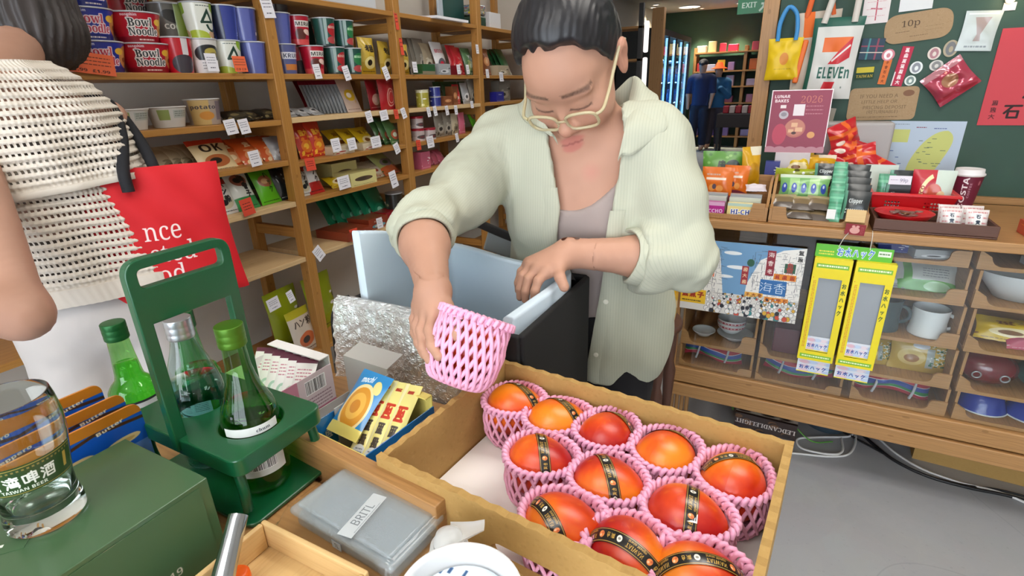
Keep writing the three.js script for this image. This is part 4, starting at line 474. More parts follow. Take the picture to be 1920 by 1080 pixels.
  const hairS = (x, y, z) => { const [a, u, f] = loc(x, y, z), ax = Math.abs(a); let d = B0(x, y, z); const comb = 0.0006 * Math.sin(Math.atan2(a, u + 0.09) * 120 + 5 * vnoise(x * 30, y * 30, z * 30)) + 0.0016 * vnoise(x * 70, y * 18, z * 70); d += comb; const line = 0.87 * (f - p0f) - 0.49 * (u - p0u) + 0.006 * vnoise(a * 90, u * 60, 4) - 0.22 * Math.max(0, 0.02 - ax) * 0.6 + (ax > 0.05 ? (ax - 0.05) * -0.1 : 0); d = smax(d, line, 0.005); d = smax(d, -0.075 - u, 0.02); const earCut = Math.hypot((ax - 0.086) / 1.2, (u + 0.012), (f + 0.006)) - 0.03; d = smax(d, -earCut, 0.008); return smin(d, knot(x, y, z) + comb, 0.02); };
  const B0 = union([B(0, 0.026, -0.014, 0.082, 0.1, 0.099), B(0, 0.06, 0.0, 0.07, 0.072, 0.078)], 0.03), knot = union([B(0.0, 0.085, -0.085, 0.042, 0.036, 0.036), B(0, 0.05, -0.085, 0.05, 0.04, 0.03)], 0.02);
  const hg = boundsOf([L(0, 0.04, -0.03)], 0.175); part(P, 'hair', sdfMesh(hairS, hg[0], hg[1], 0.0032, (c, x, y, z) => c.setRGB(0.012, 0.0115, 0.014).multiplyScalar(1 + 0.3 * vnoise(x * 90, y * 90, z * 90))), new THREE.MeshPhysicalMaterial({ vertexColors: true, roughness: 0.42 }), 'black hair pulled back into a knot');
  // glasses low on the nose
  { const gl = part(P, 'glasses', new THREE.BufferGeometry().copy(mergeGeometries((() => { const out = []; for (const s of [1, -1]) { const pts = []; for (let i = 0; i < 28; i++) { const t = i / 28 * Math.PI * 2, cx = Math.cos(t), cy = Math.sin(t), w = 0.0255, h = 0.0185, k = 1 / Math.pow(Math.abs(cx) ** 3.2 + Math.abs(cy) ** 3.2, 1 / 3.2); pts.push(L(s * (0.0335 + cx * w * k), -0.024 + cy * h * k, 0.104 - Math.abs(cx * k * w + 0.0335 * 0.6) * 0.12 + cy * h * k * 0.12)); } out.push(tube(pts, 0.0029, 60, 8, true)); out.push(tube([L(s * 0.06, -0.013, 0.1), L(s * 0.0685, -0.012, 0.094), L(s * 0.0735, -0.008, 0.06), L(s * 0.0785, 0.006, 0.02), L(s * 0.083, 0.016, -0.012), L(s * 0.083, 0.004, -0.034)], 0.003, 40, 8)); } out.push(tube([L(0.0085, -0.02, 0.104), L(0, -0.0165, 0.108), L(-0.0085, -0.02, 0.104)], 0.0022, 12, 8)); return out; })())), M('#e2d8b4', 0.15, { transmission: 0.45, thickness: 0, ior: 1.45 }), 'clear pale yellow glasses frame');
    for (const s of [1, -1]) { const sh = new THREE.Shape(); for (let i = 0; i < 28; i++) { const t = i / 28 * Math.PI * 2, cx = Math.cos(t), cy = Math.sin(t), k = 1 / Math.pow(Math.abs(cx) ** 3.2 + Math.abs(cy) ** 3.2, 1 / 3.2); i ? sh.lineTo(cx * 0.0255 * k, cy * 0.0185 * k) : sh.moveTo(cx * 0.0255 * k, cy * 0.0185 * k); } const m = part(gl, 'lens', new THREE.ShapeGeometry(sh), M('#ffffff', 0.02, { transmission: 1, thickness: 0, ior: 1.2, side: THREE.DoubleSide })); const q = L(s * 0.0335, -0.024, 0.1005); m.position.copy(q); m.quaternion.setFromRotationMatrix(new THREE.Matrix4().makeBasis(hX, hU, hF)); }
  }
  // tank top and trousers
  const lat = (x, y, z) => (x - chest.x) * tX.x + (z - chest.z) * tX.z, fro = (x, y, z) => (x - chest.x) * tF.x + (z - chest.z) * tF.z;
  const tank = (x, y, z) => { let d = torsoS(x, y, z) - 0.006 + 0.0012 * vnoise(x * 26, y * 18, z * 26); const l = lat(x, y, z); d = smax(d, y - (1.193 + 7 * l * l + (fro(x, y, z) < 0 ? 0.06 : 0)), 0.006); return smax(d, 0.945 - y, 0.006); };
  part(P, 'tank_top', sdfMesh(tank, [-0.6, 0.92, -1.25], [-0.18, 1.32, -0.88], 0.007), M('#a2948f', 0.9, { sheen: 0.3 }), 'taupe tank top');
  const trous = (x, y, z) => smax(smin(legs(x, y, z), torsoS(x, y, z), 0.04) - 0.014 + 0.004 * vnoise(x * 12, y * 6, z * 12), y - 0.952, 0.008);
  part(P, 'trousers', sdfMesh((x, y, z) => smax(trous(x, y, z), 0.1 - y, 0.01), [-0.66, 0.08, -1.32], [-0.12, 1.0, -0.85], 0.0105), M('#0e0e14', 0.85), 'black trousers');
  // overshirt
  const stripeT = texOf(256, 64, (g, w, h) => { R(g, '#b9bba8', 0, 0, w, h); for (let i = 0; i < 16; i++) { R(g, '#b1b4a1', i * 16, 0, 4, h); } }); stripeT.repeat.set(12, 12);
  const shirtMat = new THREE.MeshPhysicalMaterial({ map: stripeT, roughness: 0.9, side: THREE.DoubleSide, sheen: 0.2 });
  const cuR = elR.clone().lerp(wrR, 0.2), cuL = elL.clone().lerp(wrL, 0.4), dR = wrR.clone().sub(elR).normalize(), dL = wrL.clone().sub(elL).normalize();
  const torsoSh0 = union([BT(neck.clone().add(V(0, -0.055, 0)), 0.165, 0.09, 0.088), BT(chest, 0.168, 0.17, 0.122), BT(waist, 0.172, 0.17, 0.125), BT(pelvis.clone().addScaledVector(tX, 0.02), 0.178, 0.2, 0.135), cone(neck.clone().add(V(0, -0.012, 0)), shR, 0.062, 0.053), cone(neck.clone().add(V(0, -0.012, 0)), shL, 0.062, 0.051)], 0.05), torsoSh = (x, y, z) => smin(torsoSh0(x, y, z), torsoS(x, y, z) - 0.016, 0.02);
  const slR = union([cone(shR, shR.clone().lerp(elR, 0.5).add(V(0, -0.022, 0)), 0.054, 0.061), cone(shR.clone().lerp(elR, 0.5).add(V(0, -0.022, 0)), elR, 0.061, 0.051), cone(elR, cuR, 0.051, 0.05)], 0.03), slL = union([cone(shL, shL.clone().lerp(elL, 0.5).addScaledVector(tX, 0.006), 0.056, 0.06), cone(shL.clone().lerp(elL, 0.5).addScaledVector(tX, 0.006), elL, 0.06, 0.056), cone(elL, cuL, 0.056, 0.052), cone(elL.clone().lerp(wrL, 0.3), elL.clone().lerp(wrL, 0.36).add(V(0, -0.04, 0)), 0.05, 0.04)], 0.03);
  const poly = (tab) => (y) => { if (y >= tab[0][0]) return tab[0][1]; for (let i = 0; i + 1 < tab.length; i++) if (y >= tab[i + 1][0]) { const k = (tab[i][0] - y) / (tab[i][0] - tab[i + 1][0]); return tab[i][1] + (tab[i + 1][1] - tab[i][1]) * k; } return tab[tab.length - 1][1]; };
  const edgeA = poly([[1.4, -0.04], [1.33, -0.04], [1.27, -0.026], [1.2, -0.014], [1.1, -0.028], [0.95, -0.065], [0.75, -0.09]]), edgeB = poly([[1.4, 0.08], [1.33, 0.1], [1.25, 0.09], [1.15, 0.078], [1.0, 0.06], [0.85, 0.038], [0.75, 0.03]]);
  const crease = (x, y, z) => { const l = lat(x, y, z); let n = 0.007 * vnoise(x * 11 + 3, y * 4, z * 11) + 0.0045 * vnoise(x * 28, y * 9, z * 28) + 0.0014 * vnoise(x * 60, y * 30, z * 60); const a = Math.hypot(x - elR.x, y - elR.y, z - elR.z), b = Math.hypot(x - elL.x, y - elL.y, z - elL.z); if (a < 0.16) n += 0.004 * (1 - a / 0.16) * Math.sin((x * 0.6 + y * 1.1 + z * 0.5) * 95 + 4 * vnoise(x * 16, y * 16, z * 16)); if (b < 0.16) n += 0.0045 * (1 - b / 0.16) * Math.sin((x * 1.0 - y * 0.7 + z * 0.4) * 95 + 4 * vnoise(x * 16, y * 16, z * 16)); if (l < -0.12) n += 0.0035 * Math.min(1, (-0.12 - l) * 12) * Math.sin((x * 0.9 - y * 0.9 + z * 0.5) * 62 + 3 * vnoise(x * 9, y * 9, z * 9)); if (l > 0.13) n += 0.0035 * Math.min(1, (l - 0.13) * 12) * Math.sin((x * 0.9 + y * 0.7 + z * 0.4) * 58 + 3 * vnoise(x * 9, y * 9, z * 9)); if (y < 1.2) n += 0.004 * Math.min(1, (1.2 - y) * 4) * Math.sin(l * 60 + 2.5 * vnoise(x * 6, y * 4, z * 6)) * 0.8; return n; };
  const past = (c, d) => (x, y, z) => (x - c.x) * d.x + (y - c.y) * d.y + (z - c.z) * d.z, pR = past(cuR, dR), pL = past(cuL, dL), boreR = cone(cuR.clone().addScaledVector(dR, -0.012), cuR.clone().addScaledVector(dR, 0.06), 0.04, 0.04), boreL = cone(cuL.clone().addScaledVector(dL, -0.012), cuL.clone().addScaledVector(dL, 0.06), 0.04, 0.04);
  const solidShirt = (x, y, z) => smin(smin(torsoSh(x, y, z), smax(slR(x, y, z), pR(x, y, z), 0.004), 0.04), smax(slL(x, y, z), pL(x, y, z), 0.004), 0.03);
  const shirt = (x, y, z) => {
    let d = solidShirt(x, y, z); if (Math.abs(d) > 0.05) return d > 0 ? d - 0.02 : 0.03; d += crease(x, y, z);
    const l = lat(x, y, z), f = fro(x, y, z), tk = 0.0062 + 0.0055 * Math.min(1, Math.max(0, Math.abs(l) - 0.09) * 30); let sh = Math.abs(d + tk - 0.0002) - tk;
    if (f > -0.02) { const open = Math.max(edgeA(y) - l, l - edgeB(y)); sh = smax(sh, -open, 0.004); }
    const hole = cone(neck.clone().addScaledVector(tF, -0.005), L(0, -0.07, -0.02), 0.066, 0.09)(x, y, z); sh = smax(sh, -hole, 0.006);
    const ts = torsoSh(x, y, z); if (slR(x, y, z) < ts) sh = smax(sh, -boreR(x, y, z), 0.003); if (slL(x, y, z) < ts) sh = smax(sh, -boreL(x, y, z), 0.003);
    return smax(sh, 0.79 - y - 0.02 * Math.sin(l * 9), 0.006);
  };
  const around = (a, b) => { const d = b.clone().sub(a).normalize(), q = d.clone().cross(tF).normalize(), w = d.clone().cross(q); return (x, y, z) => { const px = x - a.x, py = y - a.y, pz = z - a.z; return Math.atan2(px * w.x + py * w.y + pz * w.z, px * q.x + py * q.y + pz * q.z) * 0.07; }; }, arR = around(shR, elR), arL = around(shL, elL);
  const uvShirt = (g) => { const p = g.attributes.position, uv = g.attributes.uv; for (let i = 0; i < p.count; i++) { const x = p.getX(i), y = p.getY(i), z = p.getZ(i), t0 = torsoSh(x, y, z), a = slR(x, y, z), b = slL(x, y, z); uv.setXY(i, a < t0 - 0.012 && a < b ? arR(x, y, z) : b < t0 - 0.012 ? arL(x, y, z) : lat(x, 0, z), y); } return g; };
  part(P, 'shirt', uvShirt(sdfMesh(shirt, [-0.74, 0.74, -1.28], [-0.06, 1.44, -0.6], 0.0062)), shirtMat, 'open pale sage shirt with thin stripes');
  // rolled cuffs
  const cuff = (c, d, r, len, nm) => { const q = V(0, 1, 0).cross(d).normalize(), w = d.clone().cross(q), g = []; const N = 40, M2 = 8, pos = [], idx = []; const prof = [[-len, r * 0.9], [-len, r * 1.06], [-len * 0.3, r * 1.1], [len * 0.5, r * 1.08], [len, r * 1.02], [len * 1.02, r * 0.93], [len * 0.6, r * 0.86], [-len, r * 0.84]]; for (let i = 0; i <= N; i++) { const a = i / N * Math.PI * 2; for (const [t, rr] of prof) { const k = 1 + 0.05 * vnoise(Math.cos(a) * 2 + c.x * 9, Math.sin(a) * 2, t * 30); const P3 = c.clone().addScaledVector(d, t + 0.006 * Math.sin(a * 2 + c.y * 20)).addScaledVector(q, Math.cos(a) * rr * k).addScaledVector(w, Math.sin(a) * rr * k); pos.push(P3.x, P3.y, P3.z); } } for (let i = 0; i < N; i++) for (let j = 0; j < M2; j++) { const a = i * M2 + j, b = i * M2 + (j + 1) % M2; idx.push(a, a + M2, b, b, a + M2, b + M2); } const bg = new THREE.BufferGeometry(); bg.setAttribute('position', new THREE.Float32BufferAttribute(pos, 3)); bg.setIndex(idx); bg.setAttribute('uv', new THREE.Float32BufferAttribute(new Float32Array(pos.length / 3 * 2), 2)); bg.computeVertexNormals(); part(P, nm, uvShirt(bg), shirtMat); };
  cuff(cuR.clone().addScaledVector(dR, -0.008), dR, 0.05, 0.022, 'rolled_cuff'); cuff(cuL.clone().addScaledVector(dL, -0.012), dL, 0.05, 0.028, 'rolled_cuff');
  // collar: fold line and free edge, front to front round the neck
  const lie = (px, py, dep, up2 = 0.007) => { for (let d = 0.86; d < 1.16; d += 0.002) { const p = at(px, py, d); if (torsoSh(p.x, p.y, p.z) + crease(p.x, p.y, p.z) < 0) return at(px, py, d - up2); } return at(px, py, dep); };
  const fold = [lie(1046, 270, 1.0), lie(1016, 222, 1.02), at(1000, 180, 1.06), neck.clone().addScaledVector(tX, -0.05).addScaledVector(tF, -0.055).add(V(0, 0.045, 0)), neck.clone().addScaledVector(tF, -0.075).add(V(0, 0.05, 0)), neck.clone().addScaledVector(tX, 0.055).addScaledVector(tF, -0.05).add(V(0, 0.055, 0)), at(1184, 145, 1.04), at(1180, 185, 1.01), lie(1172, 240, 0.99, 0.01), lie(1158, 302, 0.975, 0.006)];
  const free = [lie(1026, 246, 0.99), lie(984, 226, 1.0, 0.01), lie(972, 196, 1.05), neck.clone().addScaledVector(tX, -0.08).addScaledVector(tF, -0.075).add(V(0, 0.0, 0)), neck.clone().addScaledVector(tF, -0.1).add(V(0, 0.0, 0)), neck.clone().addScaledVector(tX, 0.085).addScaledVector(tF, -0.07).add(V(0, 0.01, 0)), lie(1222, 178, 1.04), lie(1240, 208, 1.0, 0.009), lie(1250, 240, 0.965, 0.012), lie(1192, 284, 0.955, 0.01)];
  { const cf = new THREE.CatmullRomCurve3(fold, false, 'centripetal'), ce = new THREE.CatmullRomCurve3(free, false, 'centripetal'), N = 64, K = 8, pos = [], idx = []; for (let i = 0; i <= N; i++) { const a = cf.getPoint(i / N), b = ce.getPoint(i / N); for (let s = 0; s < 2; s++) for (let j = 0; j <= K; j++) { const t = j / K, p = a.clone().lerp(b, t); p.y += 0.012 * Math.sin(Math.PI * Math.min(1, t * 1.4)) * (1 - t) + (s ? -0.0022 : 0.0012); p.addScaledVector(tF, 0.005 * Math.sin(Math.PI * t) - (s ? 0.002 : 0)); pos.push(p.x, p.y, p.z); } } const W = 2 * (K + 1); for (let i = 0; i < N; i++) for (let j = 0; j < W; j++) { const a = i * W + j, b = i * W + (j <= K ? Math.min(j + 1, K) : j + 1 >= W ? j : j + 1); if (a !== b && j !== K) { j < K ? idx.push(a, b, a + W, b, b + W, a + W) : idx.push(a, a + W, b, b, a + W, b + W); } const e0 = i * W + K, e1 = i * W + W - 1; if (j === 0) { idx.push(e0, e1, e0 + W, e1, e1 + W, e0 + W); } } const g = new THREE.BufferGeometry(); g.setAttribute('position', new THREE.Float32BufferAttribute(pos, 3)); g.setIndex(idx); g.setAttribute('uv', new THREE.Float32BufferAttribute(new Float32Array(pos.length / 3 * 2), 2)); g.computeVertexNormals(); part(P, 'collar', uvShirt(g), shirtMat); }
  // plackets follow the shirt front; buttons on the near edge
  const frontPoint = (l, y) => { let f = 0.25; for (let i = 0; i < 120; i++) { const p = V(chest.x, 0, chest.z).addScaledVector(tX, l).addScaledVector(tF, f); if (solidShirt(p.x, y, p.z) + crease(p.x, y, p.z) < 0) return V(p.x, y, p.z); f -= 0.0025; } return V(chest.x, y, chest.z).addScaledVector(tX, l).addScaledVector(tF, 0.1); };
  for (const [edge, s, y0, y1] of [[edgeA, -1, 1.24, 0.93], [edgeB, 1, 1.2, 0.79]]) { const n = 26, pos = [], idx = []; for (let i = 0; i <= n; i++) { const y = y0 + (y1 - y0) * i / n; for (const [o, h] of [[-0.002, -0.004], [-0.001, 0.0022], [0.013, 0.0032], [0.026, 0.0028], [0.028, -0.003]]) { const p = frontPoint(edge(y) + s * o, y).addScaledVector(tF, h); pos.push(p.x, p.y, p.z); } } for (let i = 0; i < n; i++) for (let j = 0; j < 4; j++) { const a = i * 5 + j; idx.push(a, a + 1, a + 5, a + 1, a + 6, a + 5); } const g = new THREE.BufferGeometry(); g.setAttribute('position', new THREE.Float32BufferAttribute(pos, 3)); g.setIndex(idx); g.setAttribute('uv', new THREE.Float32BufferAttribute(new Float32Array(pos.length / 3 * 2), 2)); g.computeVertexNormals(); part(P, 'placket', uvShirt(g), shirtMat); }
  for (const y of [1.125, 1.0, 0.87]) { const p = frontPoint(edgeB(y) + 0.014, y).addScaledVector(tF, 0.005); const m = part(P, 'button', moved(lathe([[0, 0.002], [0.0042, 0.0022], [0.0055, 0.0012], [0.0055, 0], [0, 0]], 16), 0, 0, 0, Math.PI / 2), M('#e4e2d2', 0.35)); m.position.copy(p); m.quaternion.setFromUnitVectors(V(0, 0, 1), tF); }
  // shoes
  for (const a of [aR, aL]) part(P, 'shoe', moved(rbox(0.085, 0.07, 0.25, 0.03, 4), a.x, 0.036, a.z + 0.07), M('#1b1b1d', 0.6));
  // the mango in her hand
  const mg = thing('mango', 'mango in a pink foam net held in the woman\'s hand', 'mango'); const mc = at(876, 653, 0.738);
  buildMango(mg, 12, 0, 0.3, V(0, 0, 1), 0.004); mg.children[2].geometry = netGeo(0.042, 0.088, 1.05, 0.7, 27, 0.0029); mg.scale.setScalar(1.12); mg.quaternion.setFromUnitVectors(up, at(900, 585, 0.74).sub(at(865, 690, 0.735)).normalize()); mg.position.copy(mc).sub(V(0, 0.047 * 1.12, 0).applyQuaternion(mg.quaternion));
}
// ---------------------------------------------------------------- the customer with the red bag
{ const P = thing('person', 'customer in a cream openwork knit top with a red bag on the shoulder', 'person');
  const c0 = at(112, 350, 1.2), d0 = V(c0.x, 0, c0.z).normalize(), e1 = V(-d0.z, 0, d0.x), e2 = d0.clone().multiplyScalar(-1), ctr = V(c0.x, 0, c0.z).addScaledVector(d0, 0.03);   // e1 = towards the shelves' far end, e2 = towards the photographer
  const table = (tab, y) => { for (let i = 0; i + 1 < tab.length; i++) if (y <= tab[i + 1][0]) { const k = Math.max(0, (y - tab[i][0]) / (tab[i + 1][0] - tab[i][0])), s = k; return tab[i].slice(1).map((v, q) => v + (tab[i + 1][q + 1] - v) * s); } return tab[tab.length - 1].slice(1); };
  const sec = [[0.9, 0.17, 0.125, 0.03], [1.0, 0.178, 0.13, 0.034], [1.08, 0.17, 0.125, 0.026], [1.2, 0.158, 0.12, 0.008], [1.32, 0.158, 0.118, -0.01], [1.4, 0.15, 0.11, -0.02], [1.45, 0.128, 0.098, -0.03], [1.485, 0.1, 0.085, -0.04], [1.505, 0.075, 0.07, -0.045]];
  const surf = (a, y, off) => { const [w, d, s] = table(sec, y), ca = Math.cos(a), sa = Math.sin(a), k = 1 / Math.pow(Math.abs(ca) ** 2.4 + Math.abs(sa) ** 2.4, 1 / 2.4); const fold = 0.006 * Math.sin(a * 5 + y * 9) * (y < 1.35 ? 1 : 0.3) + 0.004 * Math.sin(a * 9 - y * 14); return V(ctr.x, y, ctr.z).addScaledVector(e1, ca * k * (w + off + fold) + s).addScaledVector(e2, sa * k * (d + off + fold)); };
  // knitted tube: rows of slots left out of the grid
  const knit = (y0, y1, off, rows, seed, slant) => { const NU = 430, per = 7, NV = rows * per, pos = [], idx = [], uv = []; const hem = (a) => slant * Math.cos(a);
    for (let j = 0; j <= NV; j++) for (let i = 0; i <= NU; i++) { const a = i / NU * Math.PI * 2, v = j / NV, y = y0 + hem(a) * (1 - v) + (y1 - y0 - 0) * v, ph = j % per, rib = ph < 2 ? 0.0035 : ph === 2 || ph === 6 ? 0.001 : -0.0012; const p = surf(a, y, off + rib + 0.0012 * Math.sin(i * 1.6)); pos.push(p.x, p.y, p.z); uv.push(i / NU * 40, v * rows); }
    for (let j = 0; j < NV; j++) for (let i = 0; i < NU; i++) { const ph = j % per, row = Math.floor(j / per), big = (row + seed) % 3 === 0 ? 3 : 2, slot = ph >= 3 && ph <= 2 + big && ((i + row * 2) % 4 < 2); if (slot && j > per && j < NV - per) continue; const a = j * (NU + 1) + i; idx.push(a, a + NU + 1, a + 1, a + 1, a + NU + 1, a + NU + 2); }
    const g = new THREE.BufferGeometry(); g.setAttribute('position', new THREE.Float32BufferAttribute(pos, 3)); g.setAttribute('uv', new THREE.Float32BufferAttribute(uv, 2)); g.setIndex(idx); g.computeVertexNormals(); return g; };
  const yarnT = texOf(128, 128, (g, w) => { R(g, '#d9d0c3', 0, 0, w, w); const r = seeded(71); for (let i = 0; i < 1400; i++) { g.globalAlpha = 0.25; g.strokeStyle = r() < 0.5 ? '#c4b9aa' : '#ebe4d9'; g.beginPath(); const x = r() * w, y = r() * w; g.moveTo(x, y); g.lineTo(x + 3, y + 4); g.stroke(); } g.globalAlpha = 1; });
  const yarn = new THREE.MeshPhysicalMaterial({ map: yarnT, roughness: 0.95, side: THREE.DoubleSide, sheen: 0.3 });
  const sw = part(P, 'knit_top', knit(1.02, 1.32, 0.006, 17, 0, 0), yarn, 'cream openwork knit'); part(sw, 'knit_tier', knit(1.245, 1.503, 0.017, 15, 1, 0.015), yarn, 'upper knit tier'); 
  { const pos = [], idx = [], N = 150; for (let i = 0; i <= N; i++) { const a = i / N * Math.PI * 2; for (const [y, o] of [[1.028, 0.006], [1.026, 0.012], [0.985, 0.011], [0.983, 0.004]]) { const p = surf(a, y, o + (i % 2 ? 0.003 : 0)); pos.push(p.x, p.y, p.z); } } for (let i = 0; i < N; i++) for (let j = 0; j < 3; j++) { const a = i * 4 + j; idx.push(a, a + 1, a + 4, a + 1, a + 5, a + 4); } const g = new THREE.BufferGeometry(); g.setAttribute('position', new THREE.Float32BufferAttribute(pos, 3)); g.setAttribute('uv', new THREE.Float32BufferAttribute(new Float32Array(pos.length / 3 * 2), 2)); g.setIndex(idx); g.computeVertexNormals(); part(sw, 'ribbed_hem', g, yarn); }
  { const pos = [], idx = [], N = 90; for (let i = 0; i <= N; i++) { const a = i / N * Math.PI * 2; for (const [y, o] of [[1.245 + 0.015 * Math.cos(a), 0.02], [1.238 + 0.015 * Math.cos(a), 0.024], [1.252 + 0.015 * Math.cos(a), 0.024], [1.252 + 0.015 * Math.cos(a), 0.018]]) { const p = surf(a, y, o); pos.push(p.x, p.y, p.z); } } for (let i = 0; i < N; i++) for (let j = 0; j < 3; j++) { const a = i * 4 + j; idx.push(a, a + 1, a + 4, a + 1, a + 5, a + 4); } const g = new THREE.BufferGeometry(); g.setAttribute('position', new THREE.Float32BufferAttribute(pos, 3)); g.setAttribute('uv', new THREE.Float32BufferAttribute(new Float32Array(pos.length / 3 * 2), 2)); g.setIndex(idx); g.computeVertexNormals(); part(sw, 'tier_edge', g, yarn); }
  // body
  const hd = at(40, 5, 1.27), nk = V(ctr.x, 1.47, ctr.z).addScaledVector(e1, -0.045), sh = V(ctr.x, 1.4, ctr.z).addScaledVector(e1, -0.13).addScaledVector(e2, 0.03), el = at(42, 590, 0.985), wr = at(-190, 560, 0.86);
  const T1 = V(ctr.x, 1.3, ctr.z), T2 = V(ctr.x, 1.05, ctr.z), up = V(0, 1, 0);
  const lh = [-0.08, 0.075].map((s) => [V(ctr.x, 0.9, ctr.z).addScaledVector(e1, s), V(ctr.x, 0.48, ctr.z).addScaledVector(e1, s * 1.1), V(ctr.x, 0.07, ctr.z).addScaledVector(e1, s * 1.1)]);
  const sh2 = V(ctr.x, 1.38, ctr.z).addScaledVector(e1, 0.125), el2 = V(ctr.x, 1.12, ctr.z).addScaledVector(e1, 0.12).addScaledVector(e2, -0.06), wr2 = V(ctr.x, 1.2, ctr.z).addScaledVector(e1, 0.06).addScaledVector(e2, -0.14);
  const bodyF = union([blob(T1, e1, up, e2, 0.135, 0.17, 0.098), blob(T2, e1, up, e2, 0.14, 0.19, 0.1), cone(nk, hd.clone().add(V(0, -0.06, 0)), 0.055, 0.05), blob(hd, e1, up, e2, 0.072, 0.105, 0.085), cone(sh, el, 0.05, 0.041), cone(el, wr, 0.043, 0.03), cone(wr, wr.clone().addScaledVector(wr.clone().sub(el).normalize(), 0.13), 0.03, 0.02), cone(sh2, el2, 0.045, 0.04), cone(el2, wr2, 0.04, 0.028), cone(wr2, wr2.clone().add(V(-0.05, 0.06, 0)), 0.028, 0.02), ...lh.flatMap(([a, b, c]) => [cone(a, b, 0.085, 0.055), cone(b, c, 0.052, 0.036)])], 0.035);
  const lo = boundsOf([hd, el, wr, lh[0][2], lh[1][2], T1, wr2], 0.2); lo[0][1] = 0.0;
  part(P, 'body', sdfMesh(bodyF, lo[0], lo[1], 0.0115, (c, x, y, z) => { skinTone(c).multiplyScalar(0.95 + 0.05 * vnoise(x * 30, y * 30, z * 30)); }), new THREE.MeshPhysicalMaterial({ vertexColors: true, roughness: 0.55 }));
  const camiG = sdfMesh((x, y, z) => { const d = Math.min(blob(T1, e1, up, e2, 0.141, 0.15, 0.104)(x, y, z), blob(T2, e1, up, e2, 0.146, 0.16, 0.106)(x, y, z)); return d; }, ...boundsOf([T1, T2], 0.2), 0.012); part(P, 'camisole', camiG, M('#6f655d', 0.9), 'brown grey camisole');
  const tro = union([blob(V(ctr.x, 0.93, ctr.z), e1, up, e2, 0.158, 0.13, 0.122), ...lh.flatMap(([a, b, c]) => [cone(a, b, 0.098, 0.085), cone(b, c, 0.085, 0.08)])], 0.04);
  const tb = boundsOf([lh[0][0], lh[1][0], lh[0][2], lh[1][2]], 0.2); part(P, 'trousers', sdfMesh((x, y, z) => smax(smax(tro(x, y, z) + 0.005 * vnoise(x * 9, y * 5, z * 9) + 0.003 * vnoise(x * 20, y * 30, z * 20), y - 1.06, 0.01), 0.06 - y, 0.01), tb[0], tb[1], 0.0115), M('#c3bdb9', 0.9), 'light grey trousers');
  for (const l of lh) part(P, 'shoe', moved(rbox(0.1, 0.075, 0.25, 0.03, 3), l[2].x, 0.038, l[2].z), M('#e4e2df', 0.6));
  const hairF = union([blob(hd.clone().add(V(0, 0.01, 0)), e1, up, e2, 0.108, 0.13, 0.125), blob(hd.clone().addScaledVector(e2, 0.05).add(V(0, -0.07, 0)), e1, up, e2, 0.085, 0.07, 0.07), blob(hd.clone().addScaledVector(e1, 0.045).add(V(0, -0.075, 0)), e1, up, e2, 0.062, 0.06, 0.085), blob(hd.clone().addScaledVector(e1, -0.06).add(V(0, -0.06, 0)), e1, up, e2, 0.06, 0.08, 0.09), blob(hd.clone().addScaledVector(e1, -0.02).addScaledVector(e2, 0.03).add(V(0, -0.1, 0)), e1, up, e2, 0.08, 0.07, 0.08)], 0.05);
  const hb = boundsOf([hd], 0.19); part(P, 'hair', sdfMesh((x, y, z) => { const a = Math.atan2((x - hd.x) * e1.x + (z - hd.z) * e1.z, (x - hd.x) * e2.x + (z - hd.z) * e2.z); return smax(hairF(x, y, z) + 0.003 * Math.sin(a * 40 + 5 * vnoise(x * 14, y * 8, z * 14)) + 0.004 * vnoise(x * 40, y * 9, z * 40), hd.y - 0.15 - y + 0.015 * vnoise(x * 50, 1, z * 50), 0.01); }, hb[0], hb[1], 0.0055, (c, x, y, z) => c.setRGB(0.035, 0.027, 0.025).multiplyScalar(1 + 0.4 * vnoise(x * 60, y * 10, z * 60))), new THREE.MeshPhysicalMaterial({ vertexColors: true, roughness: 0.5 }), 'dark bobbed hair');
  // red tote
  const tr = at(397, 302, 1.3), dv = V(...at(340, 440, 1).sub(camera.position).setY(0).toArray()).normalize(), br = V(-dv.z, 0, dv.x);
  const t = thing('tote_bag', 'bright red cloth tote bag with white serif lettering hanging behind the knit top', 'bag');
  const red = cell(420, 380, (g, w, h) => { R(g, '#c80f1b', 0, 0, w, h); const o = { font: 'serif', bold: false, align: 'left' }; T(g, 'nce', 148, 168, 70, '#ecdcd8', o); T(g, 'sted', 156, 230, 70, '#ecdcd8', o); T(g, 'ood', 126, 290, 70, '#ecdcd8', o); });
  const W = 0.33, Hh = 0.335, bag = pouchGeo(W, Hh, 0.075, red, 21, { nx: 26, ny: 26, crimp: 0.001, wrinkle: 0.05, stand: true });
  { const p = bag.attributes.position; for (let i = 0; i < p.count; i++) { const v = p.getY(i) / Hh; p.setX(i, p.getX(i) * (0.86 + 0.14 * (1 - v)) + 0.01 * v); p.setZ(i, p.getZ(i) * (1 - 0.55 * v) + 0.006 * Math.sin(p.getX(i) * 30 + v * 4) * (1 - v) + 0.004 * Math.sin(p.getX(i) * 60 + v * 14)); } bag.computeVertexNormals(); }
  const bc = tr.clone().addScaledVector(br, -W * 0.43 + 0.0).add(V(0, -Hh, 0)), ry = Math.atan2(-dv.x, -dv.z);
  put(t, bc, ry); part(t, 'bag_body', bag, red.a.paper);
  const strapM = M('#15161c', 0.8), top = V(ctr.x, 1.415, ctr.z).addScaledVector(e1, 0.115), toL = (p) => t.worldToLocal(p.clone()); t.updateMatrixWorld();
